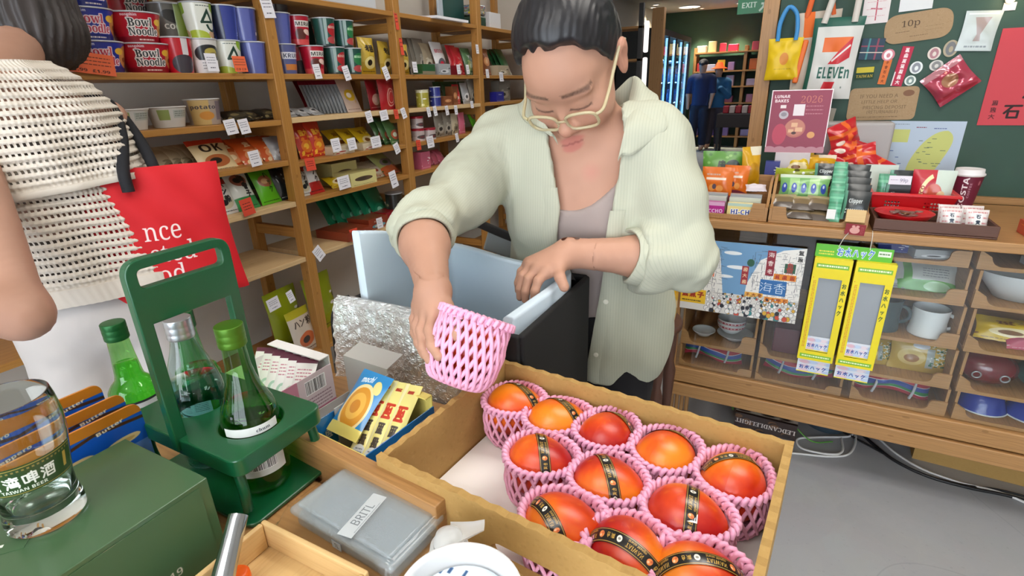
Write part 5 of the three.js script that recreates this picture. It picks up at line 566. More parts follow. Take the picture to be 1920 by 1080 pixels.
  for (const [x, z, o] of [[-0.04, 0.022, 0.012], [0.02, -0.02, -0.018]]) { const a = V(x, Hh - 0.01, z), m = toL(top.clone().addScaledVector(e2, o).addScaledVector(e1, 0.02)); part(t, 'strap', tube([V(x, Hh - 0.05, z + (z > 0 ? 0.004 : -0.004)), a, a.clone().lerp(m, 0.55).add(V(0.012, 0, 0)), m, toL(top.clone().addScaledVector(e2, o).add(V(0, 0.012, 0)).addScaledVector(e1, -0.02))], 0.0125, 24, 8), strapM, 'dark strap'); }
}
// ---------------------------------------------------------------- left shelving: ladder frames, boards and goods
const SX = -1.75, SD = 0.33, BOARD = [1.765, 1.494, 1.335, 1.168, 1.018, 0.786, 0.36], posts = [-0.73, -1.47, -2.195, -2.945, -3.69, -4.44];
{ const t = thing('shelving_unit', 'long pine shelving unit with ladder frames along the white wall', 'shelves');
  for (const z of posts) { part(t, 'post', slabB(SX - 0.045, SX + 0.004, 0, 2.1, z - 0.023, z + 0.023, 0.004), WOOD.pine); part(t, 'post', slabB(SX - SD, SX - SD + 0.04, 0, 2.1, z - 0.022, z + 0.022, 0.004), WOOD.pine); for (const y of [1.68, 1.27, 0.86, 0.42]) part(t, 'rung', slabB(SX - SD + 0.04, SX - 0.045, y, y + 0.042, z - 0.012, z + 0.012), WOOD.pine); }
  for (let b = 0; b + 1 < posts.length; b++) BOARD.forEach((y, i) => { const pale = (i === 2 && b > 0 && b < 3) || i === 5 || (i === 4 && b === 0); const yy = y + (i === 2 && b === 0 ? -0.004 : i === 3 && b === 0 ? 0.012 : 0); part(t, 'board', slabB(SX - SD + 0.01, SX, yy - 0.02, yy, posts[b + 1] + 0.0235, posts[b] - 0.0235), pale ? WOOD.pale : WOOD.pine); });
  part(t, 'board', slabB(SX - SD + 0.01, SX, BOARD[1] - 0.02, BOARD[1], -0.7, 0.1), WOOD.pine); part(t, 'board', slabB(SX - SD + 0.01, SX, BOARD[3] - 0.02, BOARD[3], -0.7, 0.1), WOOD.pine); part(t, 'board', slabB(SX - SD + 0.01, SX, BOARD[5] - 0.02, BOARD[5], -0.7, 0.1), WOOD.pine);
}
const zAt = (px, py, dx) => onX(px, py, SX - dx).z;
// cups and bowls
const foilLid = M('#c9cdd4', 0.35, { metalness: 0.3 });
function cupThing(name, label, cat, group, rt, rb, h, c, lidMat = foilLid) { const t = thing(name, label, cat, group); part(t, 'cup_wall', cupGeo(rt, rb, h, c), c.a.gloss); part(t, 'lid', moved(lathe([[0, 0.0015], [rt - 0.002, 0.0015], [rt + 0.001, 0.002], [rt + 0.0022, 0.0], [rt + 0.0012, -0.0025], [rt - 0.001, -0.002]], 28), 0, h, 0), lidMat); return t; }
const bowlC = (bg, dark, tx, out) => cell(300, 110, (g, w, h) => { R(g, bg, 0, 0, w, h); R(g, dark, 0, 88, w, 22); E(g, '#c98a4c', 246, 52, 44, 40); E(g, '#e0a860', 244, 46, 26, 20); E(g, '#7d4a22', 236, 62, 14, 9); E(g, '#f0c040', 206, 34, 22, 12); T(g, 'Bowl', 126, 38, 38, tx, { font: 'serif', out, ow: 7 }); T(g, 'Noodle', 138, 70, 36, tx, { font: 'serif', out, ow: 7 }); lines(g, '#e8d9d0', 110, 98, 70, 1, 6, 5, 3); T(g, 'nongshim', 90, 12, 12, '#e6e6ee'); });
const cBlue = bowlC('#27349a', '#1d2878', '#c2334e', '#f0d8e0'), cRed = bowlC('#b3122a', '#8c0d1f', '#26262c', '#e9e6e2');
const cupC = (fn) => cell(150, 150, fn);
const cMirai = cupC((g, w, h) => { R(g, '#b2142e', 0, 0, w, h); R(g, '#e3ddd6', 36, 26, 78, 32); T(g, 'MIRAI', 75, 43, 26, '#26201e'); E(g, '#5a2a24', 56, 96, 26, 30); E(g, '#e9c9bb', 92, 84, 24, 14, 0.4); R(g, '#d24a4a', 0, 120, w, 30); });
const cRedCup = cupC((g, w, h) => { R(g, '#c01226', 0, 0, w, h); R(g, '#d9d4d6', 58, 4, 22, 70); E(g, '#3f3a44', 60, 112, 44, 40); for (let i = 0; i < 6; i++) E(g, '#e8c9a0', 112 + (i % 2) * 14, 18 + i * 16, 8, 6); });
const cA = cupC((g, w, h) => { R(g, '#dfe1d6', 0, 0, w, h); E(g, '#8fb32e', 128, 16, 38, 34); E(g, '#a9b83c', 30, 146, 52, 30); E(g, '#c9a37c', 112, 132, 36, 20); g.strokeStyle = '#1d3d33'; g.lineWidth = 9; g.beginPath(); g.moveTo(54, 84); g.lineTo(78, 36); g.lineTo(96, 84); g.moveTo(50, 84); g.lineTo(104, 80); g.moveTo(72, 92); g.bezierCurveTo(78, 122, 104, 124, 106, 110); g.stroke(); lines(g, '#6a756c', 44, 16, 50, 1, 6, 4, 2); });
const cNavy = cupC((g, w, h) => { R(g, '#33418f', 0, 0, w, h); R(g, '#1c2440', 0, 0, 40, h); R(g, '#4c5db4', 92, 0, 58, h); lines(g, '#c9cfe8', 100, 118, 36, 2, 10, 6, 3); });
const cPeri = cupC((g, w, h) => { R(g, '#5b64a8', 0, 0, w, h); R(g, '#434d92', 80, 0, 70, h); R(g, '#d7d9ea', 104, 108, 30, 14); R(g, '#7b85c4', 20, 0, 12, h); });
const cGrey = cupC((g, w, h) => { R(g, '#6d6a66', 0, 0, w, h); E(g, '#2b2a2c', 84, 56, 40, 26, 0.4); T(g, 'COOK', 86, 98, 28, '#e6e2da'); });
const cGreen = cupC((g, w, h) => { R(g, '#7d8f34', 0, 0, w, h); R(g, '#b4bb82', 70, 0, 40, h); });
const cMono = cupC((g, w, h) => { R(g, '#d9d6d2', 0, 0, w, h); E(g, '#1e1f24', 78, 66, 52, 40); E(g, '#b8a850', 84, 58, 24, 18); E(g, '#8b7a44', 92, 70, 18, 12); R(g, '#efecec', 20, 92, 110, 58); lines(g, '#6b6b70', 46, 104, 60, 3, 12, 3, 8); });
const cRum = cupC((g, w, h) => { R(g, '#555b8c', 0, 0, w, h); R(g, '#dcdce4', 30, 40, 90, 34); T(g, 'KRUM', 75, 58, 28, '#33384f'); R(g, '#c77a3a', 40, 100, 80, 30); });
const cTeal = (a, b) => cupC((g, w, h) => { R(g, '#1f4f46', 0, 0, w, h); R(g, '#9fb4b0', 40, 0, 14, h); E(g, a, 92, 62, 38, 36); T(g, 'BIGEATS', 94, 48, 18, b); E(g, '#b8484a', 84, 116, 34, 20); E(g, '#d8c3a4', 112, 114, 18, 14); R(g, '#2b3d3c', 0, 138, w, 12); });
const cTealR = cTeal('#b3262e', '#e7d8c8'), cTealG = cTeal('#2b7c48', '#cfeec8');
const B1 = BOARD[1];
const stackBowl = (px, py, dx, n, label, c, z0 = 0) => { for (let k = 0; k < n; k++) { const z = zAt(px, py, dx); put(cupThing('noodle_bowl', label[k], 'noodle bowl', 'stacked noodle bowls', 0.073, 0.056, 0.082, c), V(SX - dx - 0.005 * (k % 2), B1 + k * 0.0845, z + 0.004 * (k % 2)), Math.PI / 2 + 0.1 * (k % 3 - 1)); } };
stackBowl(186, 120, 0.085, 3, ['blue noodle bowl at the bottom of its stack, above the orange price card', 'blue noodle bowl in the middle of a stack of three', 'blue noodle bowl at the top of a stack of three'], cBlue);
stackBowl(274, 120, 0.08, 2, ['red noodle bowl at the bottom of its stack beside the blue bowls', 'red noodle bowl on top of another beside the blue bowls'], cRed);
stackBowl(268, 110, 0.235, 3, ['red noodle bowl standing at the back of the shelf', 'red noodle bowl second in the stack at the back of the shelf', 'red noodle bowl on top of the stack at the back of the shelf'], cRed);
const cups = [   // px, py of the foot, depth into the shelf, level, print, words
  [337, 120, 0.05, 0, cRedCup, 'red noodle cup with a silver stripe next to the red noodle bowls'], [385, 120, 0.045, 0, cMono, 'white noodle cup with a dark round picture and a white card'], [430, 120, 0.045, 0, cA, 'white noodle cup with a green corner, lower of its stack'], [477, 120, 0.045, 0, cPeri, 'periwinkle blue noodle cup beside the pine post'],
  [330, 120, 0.14, 1, cGrey, 'grey noodle cup stacked on the second row'], [352, 120, 0.13, 1, cGreen, 'olive green noodle cup stacked on the second row'], [389, 120, 0.05, 1, cA, 'white noodle cup with a green corner, upper of its stack'], [434, 120, 0.05, 1, cNavy, 'dark blue noodle cup on the upper row'], [470, 120, 0.05, 1, cPeri, 'blue noodle cup on the upper row beside the pine post'],
  [330, 120, 0.14, 0, cGrey, 'grey noodle cup under another at the back'], [352, 120, 0.15, 0, cGreen, 'olive noodle cup under another at the back'],
  [536, 120, 0.05, 0, cRum, 'lilac noodle cup just past the pine post, lower of two'], [534, 120, 0.06, 1, cPeri, 'lilac blue noodle cup just past the pine post, upper of two'], [560, 120, 0.12, 0, cRedCup, 'plain red noodle cup standing at the back of its row'], [588, 120, 0.045, 0, cMirai, 'red noodle cup with a white title band, lower of its stack'], [568, 120, 0.07, 1, cMirai, 'red noodle cup with a white title band, upper of its stack'], [537, 120, 0.12, 2, cRedCup, 'red noodle cup at the very top of its stack'], [560, 120, 0.12, 1, cRedCup, 'red noodle cup behind the upper row'],
  [628, 120, 0.045, 0, cTealR, 'dark green noodle cup with a red badge, lower of its stack'], [616, 120, 0.05, 1, cTealR, 'dark green noodle cup with a red badge, upper of its stack'], [660, 120, 0.045, 0, cTealG, 'dark green noodle cup with a light green badge, lower of its stack'], [651, 120, 0.05, 1, cTealG, 'dark green noodle cup with a light green badge, upper of its stack'], [610, 120, 0.14, 0, cTealR, 'dark green noodle cup at the back of its row'], [600, 120, 0.15, 1, cTealG, 'dark green noodle cup on the upper row at the back']];
for (const [px, py, dx, lvl, c, w] of cups) put(cupThing('noodle_cup', w, 'noodle cup', 'noodle cups on the upper shelf', 0.047, 0.036, 0.104, c), V(SX - dx, B1 + lvl * 0.1075, zAt(px, py, dx)), Math.PI / 2 + (((px * 7) % 5) - 2) * 0.08);
// pouches and boxes on the boards
const art = (bg, acc, o = {}) => cell(120, 160, (g, w, h) => { R(g, bg, 0, 0, w, h); if (o.band) R(g, o.band, 0, h * 0.66, w, h * 0.34); if (o.top) R(g, o.top, 0, 0, w, 26); const r = seeded(o.seed || 5); if (o.food) { E(g, o.food, w * 0.5, h * (o.fy || 0.68), w * 0.34, h * 0.17); E(g, o.food2 || acc, w * 0.44, h * (o.fy || 0.68), w * 0.16, h * 0.08); } if (o.text) T(g, o.text, w / 2, h * 0.3, o.ts || 26, acc, { out: o.out, font: o.font, sx: o.sx }); if (o.cjk) [...o.cjk].forEach((ch, i) => o.col ? cjk(g, ch, w * 0.64, 26 + i * 34, 30, acc, o.lw || 5) : cjk(g, ch, w / 2 + (i - (o.cjk.length - 1) / 2) * 32, h * 0.3, 30, acc, o.lw || 5)); for (let i = 0; i < (o.spots || 0); i++) E(g, r() < 0.5 ? acc : o.food || '#eee', r() * w, h * 0.2 + r() * h * 0.75, 3 + r() * 10, 3 + r() * 8); lines(g, o.line || acc, 12, h - 14, w - 24, 1, 6, 3, 4); });
const A = { ok: art('#e4cfa0', '#2a211d', { text: 'OK', ts: 54, top: '#d8452c', food: '#b86a3c', seed: 2 }), orange: art('#cf5a26', '#f2d9b0', { spots: 10, food: '#e8a070', cjk: '蝦' }), cream: art('#b9ac90', '#5a5240', { spots: 8, food: '#8a7f66' }), pack4w: art('#dcdcd8', '#20262a', { cjk: 'パン粉', col: 1, top: '#a82a22', food: '#c9c2a8', band: '#d8dad6', lw: 6 }), pack4g: art('#d6dcd6', '#20262a', { cjk: '海香子', col: 1, band: '#2f8a4a', food: '#9a5a4a', fy: 0.2, lw: 6 }), pack4l: art('#5cb51e', '#123a10', { cjk: 'パック', col: 1, food: '#a8694a', fy: 0.35, food2: '#d8b080' }), pack4k: art('#22282a', '#c6ced0', { cjk: '黒ッン', col: 1, spots: 4 }), white4: art('#dedcda', '#1d1c20', { cjk: 'ノンク', col: 1, band: '#b3221f', top: '#b3221f', lw: 6 }), chip: art('#c0301c', '#f0b83a', { spots: 20, food: '#e07a2a', cjk: '火大' }), yel: art('#d8b51e', '#7a4a12', { spots: 6, food: '#f0e0b0', cjk: '雞子', lw: 4 }), yelbox: art('#d9cf8c', '#4a4034', { food: '#5a4636', fy: 0.5 }), green3: art('#4f7a48', '#dce8d0', { top: '#2c5a3c', food: '#c8674a', spots: 5 }), rice: art('#cfc2a4', '#b84a3c', { spots: 9, food: '#e8e2d2' }), rice2: art('#b8c27a', '#3f5a2a', { food: '#8d7f86', fy: 0.5, spots: 5, band: '#c9683a' }), oldGold: art('#c8a93a', '#2a2012', { cjk: '老太', lw: 6, food: '#e8d890', band: '#b5941f', text: '', seed: 8 }), grey: art('#8d877c', '#3a3630', { spots: 12, food: '#b9b4a8' }), beige: art('#b3a48a', '#5d5242', { spots: 8, food: '#d8cfba' }), whiteRed: art('#d8d6d8', '#c02c40', { text: 'MOCHI', ts: 26, food: '#5a5a62', band: '#b9bac2' }), red: art('#b3202c', '#e8d0c8', { spots: 3, food: '#d04a4a' }), leaf: art('#4d6f4a', '#c9d8b8', { spots: 9, food: '#9aa86a' }), tea: art('#2c5a34', '#6f9a5a', { band: '#8d7f66' }), blackp: art('#26241f', '#8d7f58', { spots: 9, food: '#4a4436' }), silver: art('#a5a7a9', '#4a4d50', { spots: 5, food: '#d5d6d8' }), slim: art('#9a9fa4', '#c8ccd0', { top: '#8f1f34', line: '#7d8288' }), toon: art('#c9b5a8', '#6d5a52', { food: '#d8b32a', fy: 0.5, food2: '#efe6d8', spots: 3 }), crimson: art('#8d1622', '#d8b0a8', { food: '#c9a090', spots: 2 }), pink: art('#c8647c', '#f0d8dc', { spots: 5 }), jarg: art('#a8a03c', '#e0d890', { top: '#d8d4b0', spots: 8 }), canb: art('#2c3484', '#c9d0ec', { spots: 4 }), brown: art('#7d4a2c', '#d8a878', { food: '#c98a5c', fy: 0.5 }), redjar: art('#b9aaa8', '#6d3a3c', { top: '#a8182e', food: '#4a3f40', band: '#cfc2c0' }), bluebox: art('#2a2a8c', '#e6e6f4', { text: 'SALE', ts: 22 }), green5: art('#0f7a55', '#9adcc0', { spots: 5, food: '#2a8f68' }), brownbox: art('#8d3a24', '#e8d2b8', { text: 'Soba', ts: 24, food: '#6aa8b8', fy: 0.7 }), bread: art('#cdbfae', '#3a2f28', { cjk: 'パン粉', ts: 20, food: '#c9683c', top: '#b8b02a', lw: 4 }), limey: art('#9aa818', '#4a4a12', { spots: 5 }) };
const goods = (kind, name, label, cat, group, w, h, t, c, pos, ry = Math.PI / 2, rx = 0, rz = 0, seed = 1) => put(solo(name, label, cat, kind === 'box' ? printBox(w, h, t, c) : pouchGeo(w, h, t, c, seed, { nx: 10, ny: 10 }), c.a.gloss, group), pos, ry, rx, rz);
const shelfPos = (px, py, dx, y) => V(SX - dx, y, zAt(px, py, dx));
let gi = 0; const PO = (b, px, py, dx, w, h, t, c, name, label, cat, group, lean = -0.12, yaw = 0, rz = 0) => goods('pouch', name, label, cat, group, w, h, t, c, shelfPos(px, py, dx, BOARD[b] + 0.001), Math.PI / 2 + yaw, lean, rz, ++gi), BX = (b, px, py, dx, w, h, t, c, name, label, cat, group, yaw = 0, dy = 0) => goods('box', name, label, cat, group, w, h, t, c, shelfPos(px, py, dx, BOARD[b] + 0.0005 + dy), Math.PI / 2 + yaw);
// top board
{ const sheet = M('#e9e8ec', 0.8); put(solo('paper_stack', 'stack of white paper sheets hanging over the top board', 'paper', moved(new THREE.BoxGeometry(0.26, 0.012, 0.3), 0, 0.006, 0), sheet), V(SX - 0.09, BOARD[0] + 0.002, zAt(822, 14, 0.05)), 0, 0, -0.05);
  put(solo('plastic_folder', 'dark green folder leaning on the top board', 'folder', rbox(0.02, 0.26, 0.22, 0.004), M('#1f4a46', 0.4)), V(SX - 0.12, BOARD[0] + 0.13, -2.86)); put(solo('plastic_folder', 'pale grey blue folder leaning beside the green one', 'folder', rbox(0.016, 0.25, 0.22, 0.004), M('#a9b4bd', 0.4)), V(SX - 0.12, BOARD[0] + 0.125, -2.82));
  put(solo('storage_box', 'low white storage box on the top board', 'box', moved(rbox(0.26, 0.12, 0.3, 0.01), 0, 0.06, 0), M('#c6ccd2', 0.5)), V(SX - 0.16, BOARD[0], -1.95)); put(solo('drinks_pack', 'dark green wrapped pack of cans on the top board, upper of two', 'pack', moved(rbox(0.2, 0.06, 0.1, 0.012), 0, 0.03, 0), A.tea.a.gloss), V(SX - 0.13, BOARD[0] + 0.062, -3.04)); put(solo('drinks_pack', 'dark green wrapped pack of cans on the top board, lower of two', 'pack', moved(rbox(0.2, 0.06, 0.1, 0.012), 0, 0.03, 0), M('#2f4a3a', 0.35)), V(SX - 0.13, BOARD[0], -3.04)); put(solo('storage_box', 'white carton beside the green drinks packs', 'box', moved(rbox(0.2, 0.09, 0.14, 0.003), 0, 0.045, 0), M('#d6d5d6', 0.7)), V(SX - 0.13, BOARD[0], -3.2));
  BX(0, 452, 8, 0.1, 0.12, 0.09, 0.12, A.canb, 'storage_tin', 'blue tin at the edge of the top board', 'tin'); }
// board 1, bays beyond the cups
PO(1, 690, 122, 0.05, 0.1, 0.155, 0.05, A.oldGold, 'noodle_packet', 'gold packet with black brush lettering beside the dark green cups', 'packet', 'gold packets', -0.02); PO(1, 722, 122, 0.09, 0.1, 0.15, 0.05, A.oldGold, 'noodle_packet', 'gold packet with black brush lettering behind the price tag', 'packet', 'gold packets', -0.02, 0.2); PO(1, 755, 122, 0.06, 0.08, 0.14, 0.05, A.oldGold, 'noodle_packet', 'gold packet behind the pine post with the orange stickers', 'packet', 'gold packets', -0.02, -0.2);
for (let i = 0; i < 4; i++) PO(1, 772 + i * 8, 122, 0.15 - i * 0.012, 0.11, 0.19, 0.03, A.grey, 'noodle_packet', 'grey noodle packet leaning in a row beside the gold packets', 'packet', 'grey packets in a row', -0.2, 0.1); PO(1, 808, 124, 0.1, 0.11, 0.17, 0.035, A.beige, 'noodle_packet', 'beige noodle packet in front of the grey row', 'packet', null, -0.25);
PO(1, 832, 122, 0.06, 0.11, 0.18, 0.035, A.whiteRed, 'snack_packet', 'white packet with red lettering leaning on the upper shelf', 'packet', null, -0.3); PO(1, 856, 122, 0.09, 0.1, 0.17, 0.03, A.red, 'snack_packet', 'red packet leaning beside the white one', 'packet', 'red packets', -0.25); PO(1, 864, 122, 0.08, 0.1, 0.16, 0.03, A.red, 'snack_packet', 'red packet leaning second beside the white one', 'packet', 'red packets', -0.25); PO(1, 884, 122, 0.06, 0.1, 0.16, 0.035, A.leaf, 'snack_packet', 'grey green leafy packet against the far pine post', 'packet', null, -0.3);
BX(1, 796, 137, 0.03, 0.11, 0.05, 0.06, A.tea, 'snack_box', 'low dark green box at the shelf edge', 'box'); BX(1, 826, 137, 0.03, 0.11, 0.055, 0.06, A.silver, 'snack_box', 'low pale box at the shelf edge', 'box'); BX(1, 856, 137, 0.03, 0.06, 0.05, 0.05, A.crimson, 'snack_box', 'low red box at the shelf edge', 'box');
PO(1, 914, 122, 0.06, 0.1, 0.16, 0.03, A.brown, 'snack_packet', 'red brown packet just past the far pine post', 'packet', null, -0.2); for (let i = 0; i < 3; i++) PO(1, 938 + i * 8, 116, 0.14 - 0.03 * i, 0.13, 0.19, 0.03, A.tea, 'tea_packet', 'dark green tea packet leaning in the far bay', 'packet', 'green tea packets', -0.45, 0.1); BX(1, 936, 130, 0.05, 0.14, 0.06, 0.06, A.beige, 'snack_box', 'beige box under the green tea packets', 'box');
// board 2
{ const tub = (label, rt, rb, h, c, px, py) => put(cupThing('soup_bowl', label, 'soup bowl', 'bowls on the second shelf', rt, rb, h, c, M('#d6d4d0', 0.5)), V(SX - 0.08, BOARD[2] - 0.003, zAt(px, py, 0.08)), Math.PI / 2 - 0.3); const wb = cell(150, 90, (g, w, h) => { R(g, '#c9c7c2', 0, 0, w, h); R(g, '#aeb4ae', 80, 14, 50, 34); lines(g, '#70766f', 84, 20, 40, 3, 9, 3, 2); R(g, '#8a9a5a', 40, 12, 30, 44); }), pb = cell(150, 110, (g, w, h) => { R(g, '#a99a8e', 0, 0, w, h); R(g, '#c2a468', 20, 0, 60, h); T(g, 'potato', 62, 34, 24, '#3a3a4a'); E(g, '#c98a3a', 70, 70, 22, 18); R(g, '#7d7078', 100, 10, 40, 80); });
  tub('plain white soup bowl nearest the knit top', 0.056, 0.042, 0.06, wb, 243, 228); tub('white soup bowl with a small green label', 0.057, 0.044, 0.062, wb, 316, 226); tub('taller printed soup tub with a white lid', 0.055, 0.047, 0.082, pb, 384, 220); }
for (let i = 0; i < 5; i++) PO(2, 448 + i * 17, 214, 0.06 + 0.02 * (i % 2), 0.1, 0.1, 0.03, A.blackp, 'dried_food_packet', 'black packet of dried food lying by the pine post', 'packet', 'black packets on the second shelf', -1.25, 0.3 * (i % 3 - 1)); for (let i = 0; i < 3; i++) PO(2, 556 + i * 22, 212, 0.06, 0.1, 0.09, 0.03, A.silver, 'dried_food_packet', 'silver and black packet lying flat past the pine post', 'packet', 'silver packets on the second shelf', -1.25, 0.4);
for (let i = 0; i < 12; i++) PO(2, 598 + i * 6.2, 208, 0.16 - i * 0.008, 0.13, 0.15, 0.012, i === 11 ? A.toon : A.slim, 'snack_packet', i === 11 ? 'pale packet with a yellow picture at the front of the silver row' : 'thin silver packet with a dark red top in a tight row', 'packet', i === 11 ? null : 'silver packets in a tight row', -0.32, 0.25);
PO(2, 590, 205, 0.2, 0.12, 0.15, 0.02, A.crimson, 'snack_packet', 'crimson packet at the end of the silver row', 'packet', null, -0.35, 0.3); PO(2, 706, 206, 0.1, 0.11, 0.15, 0.03, A.crimson, 'gift_bag', 'dark red bag behind the one with the round emblem', 'bag', null, -0.12, 0.2); { const em = cell(140, 160, (g, w, h) => { R(g, '#a8202a', 0, 0, w, h); g.strokeStyle = '#d6ab9c'; g.lineWidth = 6; g.beginPath(); g.ellipse(84, 100, 34, 42, 0, 0, 7); g.stroke(); g.lineWidth = 4; g.beginPath(); g.ellipse(84, 100, 22, 28, 0, 0, 7); g.stroke(); R(g, '#c04038', 0, 0, w, 18); }); PO(2, 730, 206, 0.06, 0.12, 0.15, 0.035, em, 'gift_bag', 'glossy red bag with a pale round emblem', 'bag', null, -0.08); }
const jar = (b, px, py, dx, r, h, c, name, label, lidM) => put(cupThing(name, label, 'jar', null, r, r, h, c, lidM), shelfPos(px, py, dx, BOARD[b]), Math.PI / 2);
jar(2, 793, 196, 0.05, 0.034, 0.085, A.jarg, 'preserve_jar', 'olive yellow preserve jar with a pale lid', M('#d8d2b4', 0.4)); jar(2, 817, 196, 0.05, 0.03, 0.048, A.canb, 'food_tin', 'dark blue tin, lower of two', foilLid); put(cupThing('food_tin', 'dark blue tin, upper of two', 'tin', null, 0.03, 0.03, 0.048, A.canb), shelfPos(817, 196, 0.05, BOARD[2] + 0.051), Math.PI / 2); BX(2, 834, 197, 0.04, 0.09, 0.05, 0.05, A.brown, 'snack_box', 'small brown box between the tins and the packets', 'box'); BX(2, 848, 197, 0.06, 0.05, 0.1, 0.05, A.brown, 'snack_box', 'tall brown box behind the small brown one', 'box'); PO(2, 858, 198, 0.05, 0.07, 0.11, 0.03, A.red, 'snack_packet', 'small red packet standing on the second shelf', 'packet', null, -0.1); PO(2, 876, 197, 0.05, 0.08, 0.12, 0.03, A.silver, 'snack_packet', 'silver packet next to the small red one', 'packet', null, -0.2); PO(2, 890, 197, 0.06, 0.08, 0.14, 0.03, A.grey, 'snack_packet', 'grey shiny packet by the far pine post', 'packet', null, -0.2); for (let i = 0; i < 4; i++) PO(2, 826 + i * 15, 190, 0.2, 0.09, 0.13, 0.025, A.leaf, 'snack_packet', 'dim green packet hanging at the back of the second shelf', 'packet', 'green packets at the back', -0.15); BX(2, 932, 190, 0.05, 0.1, 0.06, 0.05, A.bluebox, 'snack_box', 'royal blue box in the far bay', 'box'); BX(2, 940, 200, 0.1, 0.16, 0.13, 0.06, A.grey, 'snack_box', 'tall grey box behind the royal blue one', 'box');
// board 3
for (let i = 0; i < 4; i++) PO(3, 330 + i * 18, 300, 0.1, 0.11, 0.12, 0.03, A.cream, 'noodle_packet', 'dull cream packet leaning behind the red bag', 'packet', 'cream packets', -0.6, 0.15); PO(3, 414, 302, 0.05, 0.15, 0.13, 0.03, A.ok, 'noodle_packet', 'cream packet with a big black OK', 'packet', null, -0.55, 0.1); for (let i = 0; i < 5; i++) PO(3, 446 + i * 19, 296, 0.07 + 0.01 * (i % 2), 0.13, 0.13, 0.035, A.orange, 'noodle_packet', 'orange red noodle packet in the row beside the OK packet', 'packet', 'orange noodle packets', -0.7, 0.2); PO(3, 534, 290, 0.06, 0.1, 0.11, 0.03, A.silver, 'snack_packet', 'grey packet squeezed against the pine post', 'packet', null, -0.5);
for (let i = 0; i < 2; i++) PO(3, 578 + i * 24, 290, 0.06, 0.09, 0.145, 0.035, A.chip, 'crisp_packet', i ? 'red crisp packet with yellow lettering, farther of two' : 'red crisp packet with yellow lettering beside the pine post', 'packet', 'red crisp packets', -0.25, 0.1); BX(3, 632, 290, 0.06, 0.13, 0.035, 0.09, A.rice, 'snack_box', 'low open box behind white price cards', 'box'); for (let i = 0; i < 3; i++) PO(3, 650 + i * 24, 280, 0.12 - 0.02 * i, 0.14, 0.12, 0.03, A.yel, 'snack_packet', ['yellow packet lying behind the low open box', 'yellow packet in the middle of its row', 'yellow packet next to the dark green ones'][i], 'packet', 'yellow packets', -0.7, 0.2); BX(3, 690, 286, 0.05, 0.12, 0.03, 0.06, A.rice, 'snack_box', 'small pale box under the yellow packets', 'box'); for (let i = 0; i < 3; i++) PO(3, 722 + i * 12, 274, 0.12 - 0.03 * i, 0.11, 0.14, 0.03, A.green3, 'snack_packet', 'dark green packet leaning near the middle pine post', 'packet', 'dark green packets', -0.4, 0.15);
jar(3, 784, 254, 0.06, 0.036, 0.06, A.redjar, 'preserve_jar', 'red lidded jar, upper of the group', M('#a8182e', 0.4)); for (let i = 0; i < 2; i++) put(cupThing('preserve_jar', i ? 'red lidded jar at the shelf edge' : 'red lidded jar on top of another', 'jar', null, 0.034, 0.034, 0.058, A.redjar, M('#a8182e', 0.4)), i ? shelfPos(806, 258, 0.04, BOARD[3]) : shelfPos(784, 254, 0.06, BOARD[3] + 0.064), Math.PI / 2); for (let i = 0; i < 2; i++) PO(3, 826 + i * 15, 248, 0.06, 0.09, 0.13, 0.03, A.grey, 'snack_packet', i ? 'tall pale grey packet on the third shelf' : 'dark grey packet on the third shelf', 'packet', null, -0.1); PO(3, 854, 248, 0.05, 0.07, 0.12, 0.03, A.cream, 'snack_packet', 'cream packet between the grey and pink ones', 'packet', null, -0.05); PO(3, 867, 248, 0.05, 0.07, 0.12, 0.03, A.pink, 'snack_packet', 'pink packet on the third shelf', 'packet', null, -0.05); PO(3, 894, 240, 0.08, 0.09, 0.14, 0.035, A.pack4l, 'snack_packet', 'bright green packet by the far pine post', 'packet', null, -0.4, 0.2);
// board 4
PO(4, 430, 398, 0.045, 0.1, 0.13, 0.035, A.pack4w, 'food_packet', 'white and red packet nearest the red bag on the lower shelf', 'packet', null, -0.4, 0.1); PO(4, 470, 392, 0.05, 0.1, 0.14, 0.035, A.pack4g, 'food_packet', 'white and green packet with black lettering', 'packet', null, -0.4, 0.1); PO(4, 512, 384, 0.06, 0.1, 0.135, 0.035, A.pack4l, 'food_packet', 'bright green packet with black lettering', 'packet', null, -0.35, 0.1); for (let i = 0; i < 2; i++) PO(4, 543 + i * 13, 380, 0.07, 0.08, 0.13, 0.03, A.pack4k, 'food_packet', i ? 'black packet touching the pine post' : 'black packet beside the bright green one', 'packet', 'black food packets', -0.35, 0.1); for (let i = 0; i < 3; i++) PO(4, 450 + i * 30, 372, 0.19, 0.12, 0.13, 0.03, A.tea, 'food_packet', 'dark green packet standing at the back of the lower shelf', 'packet', 'dark green packets at the back', -0.15);
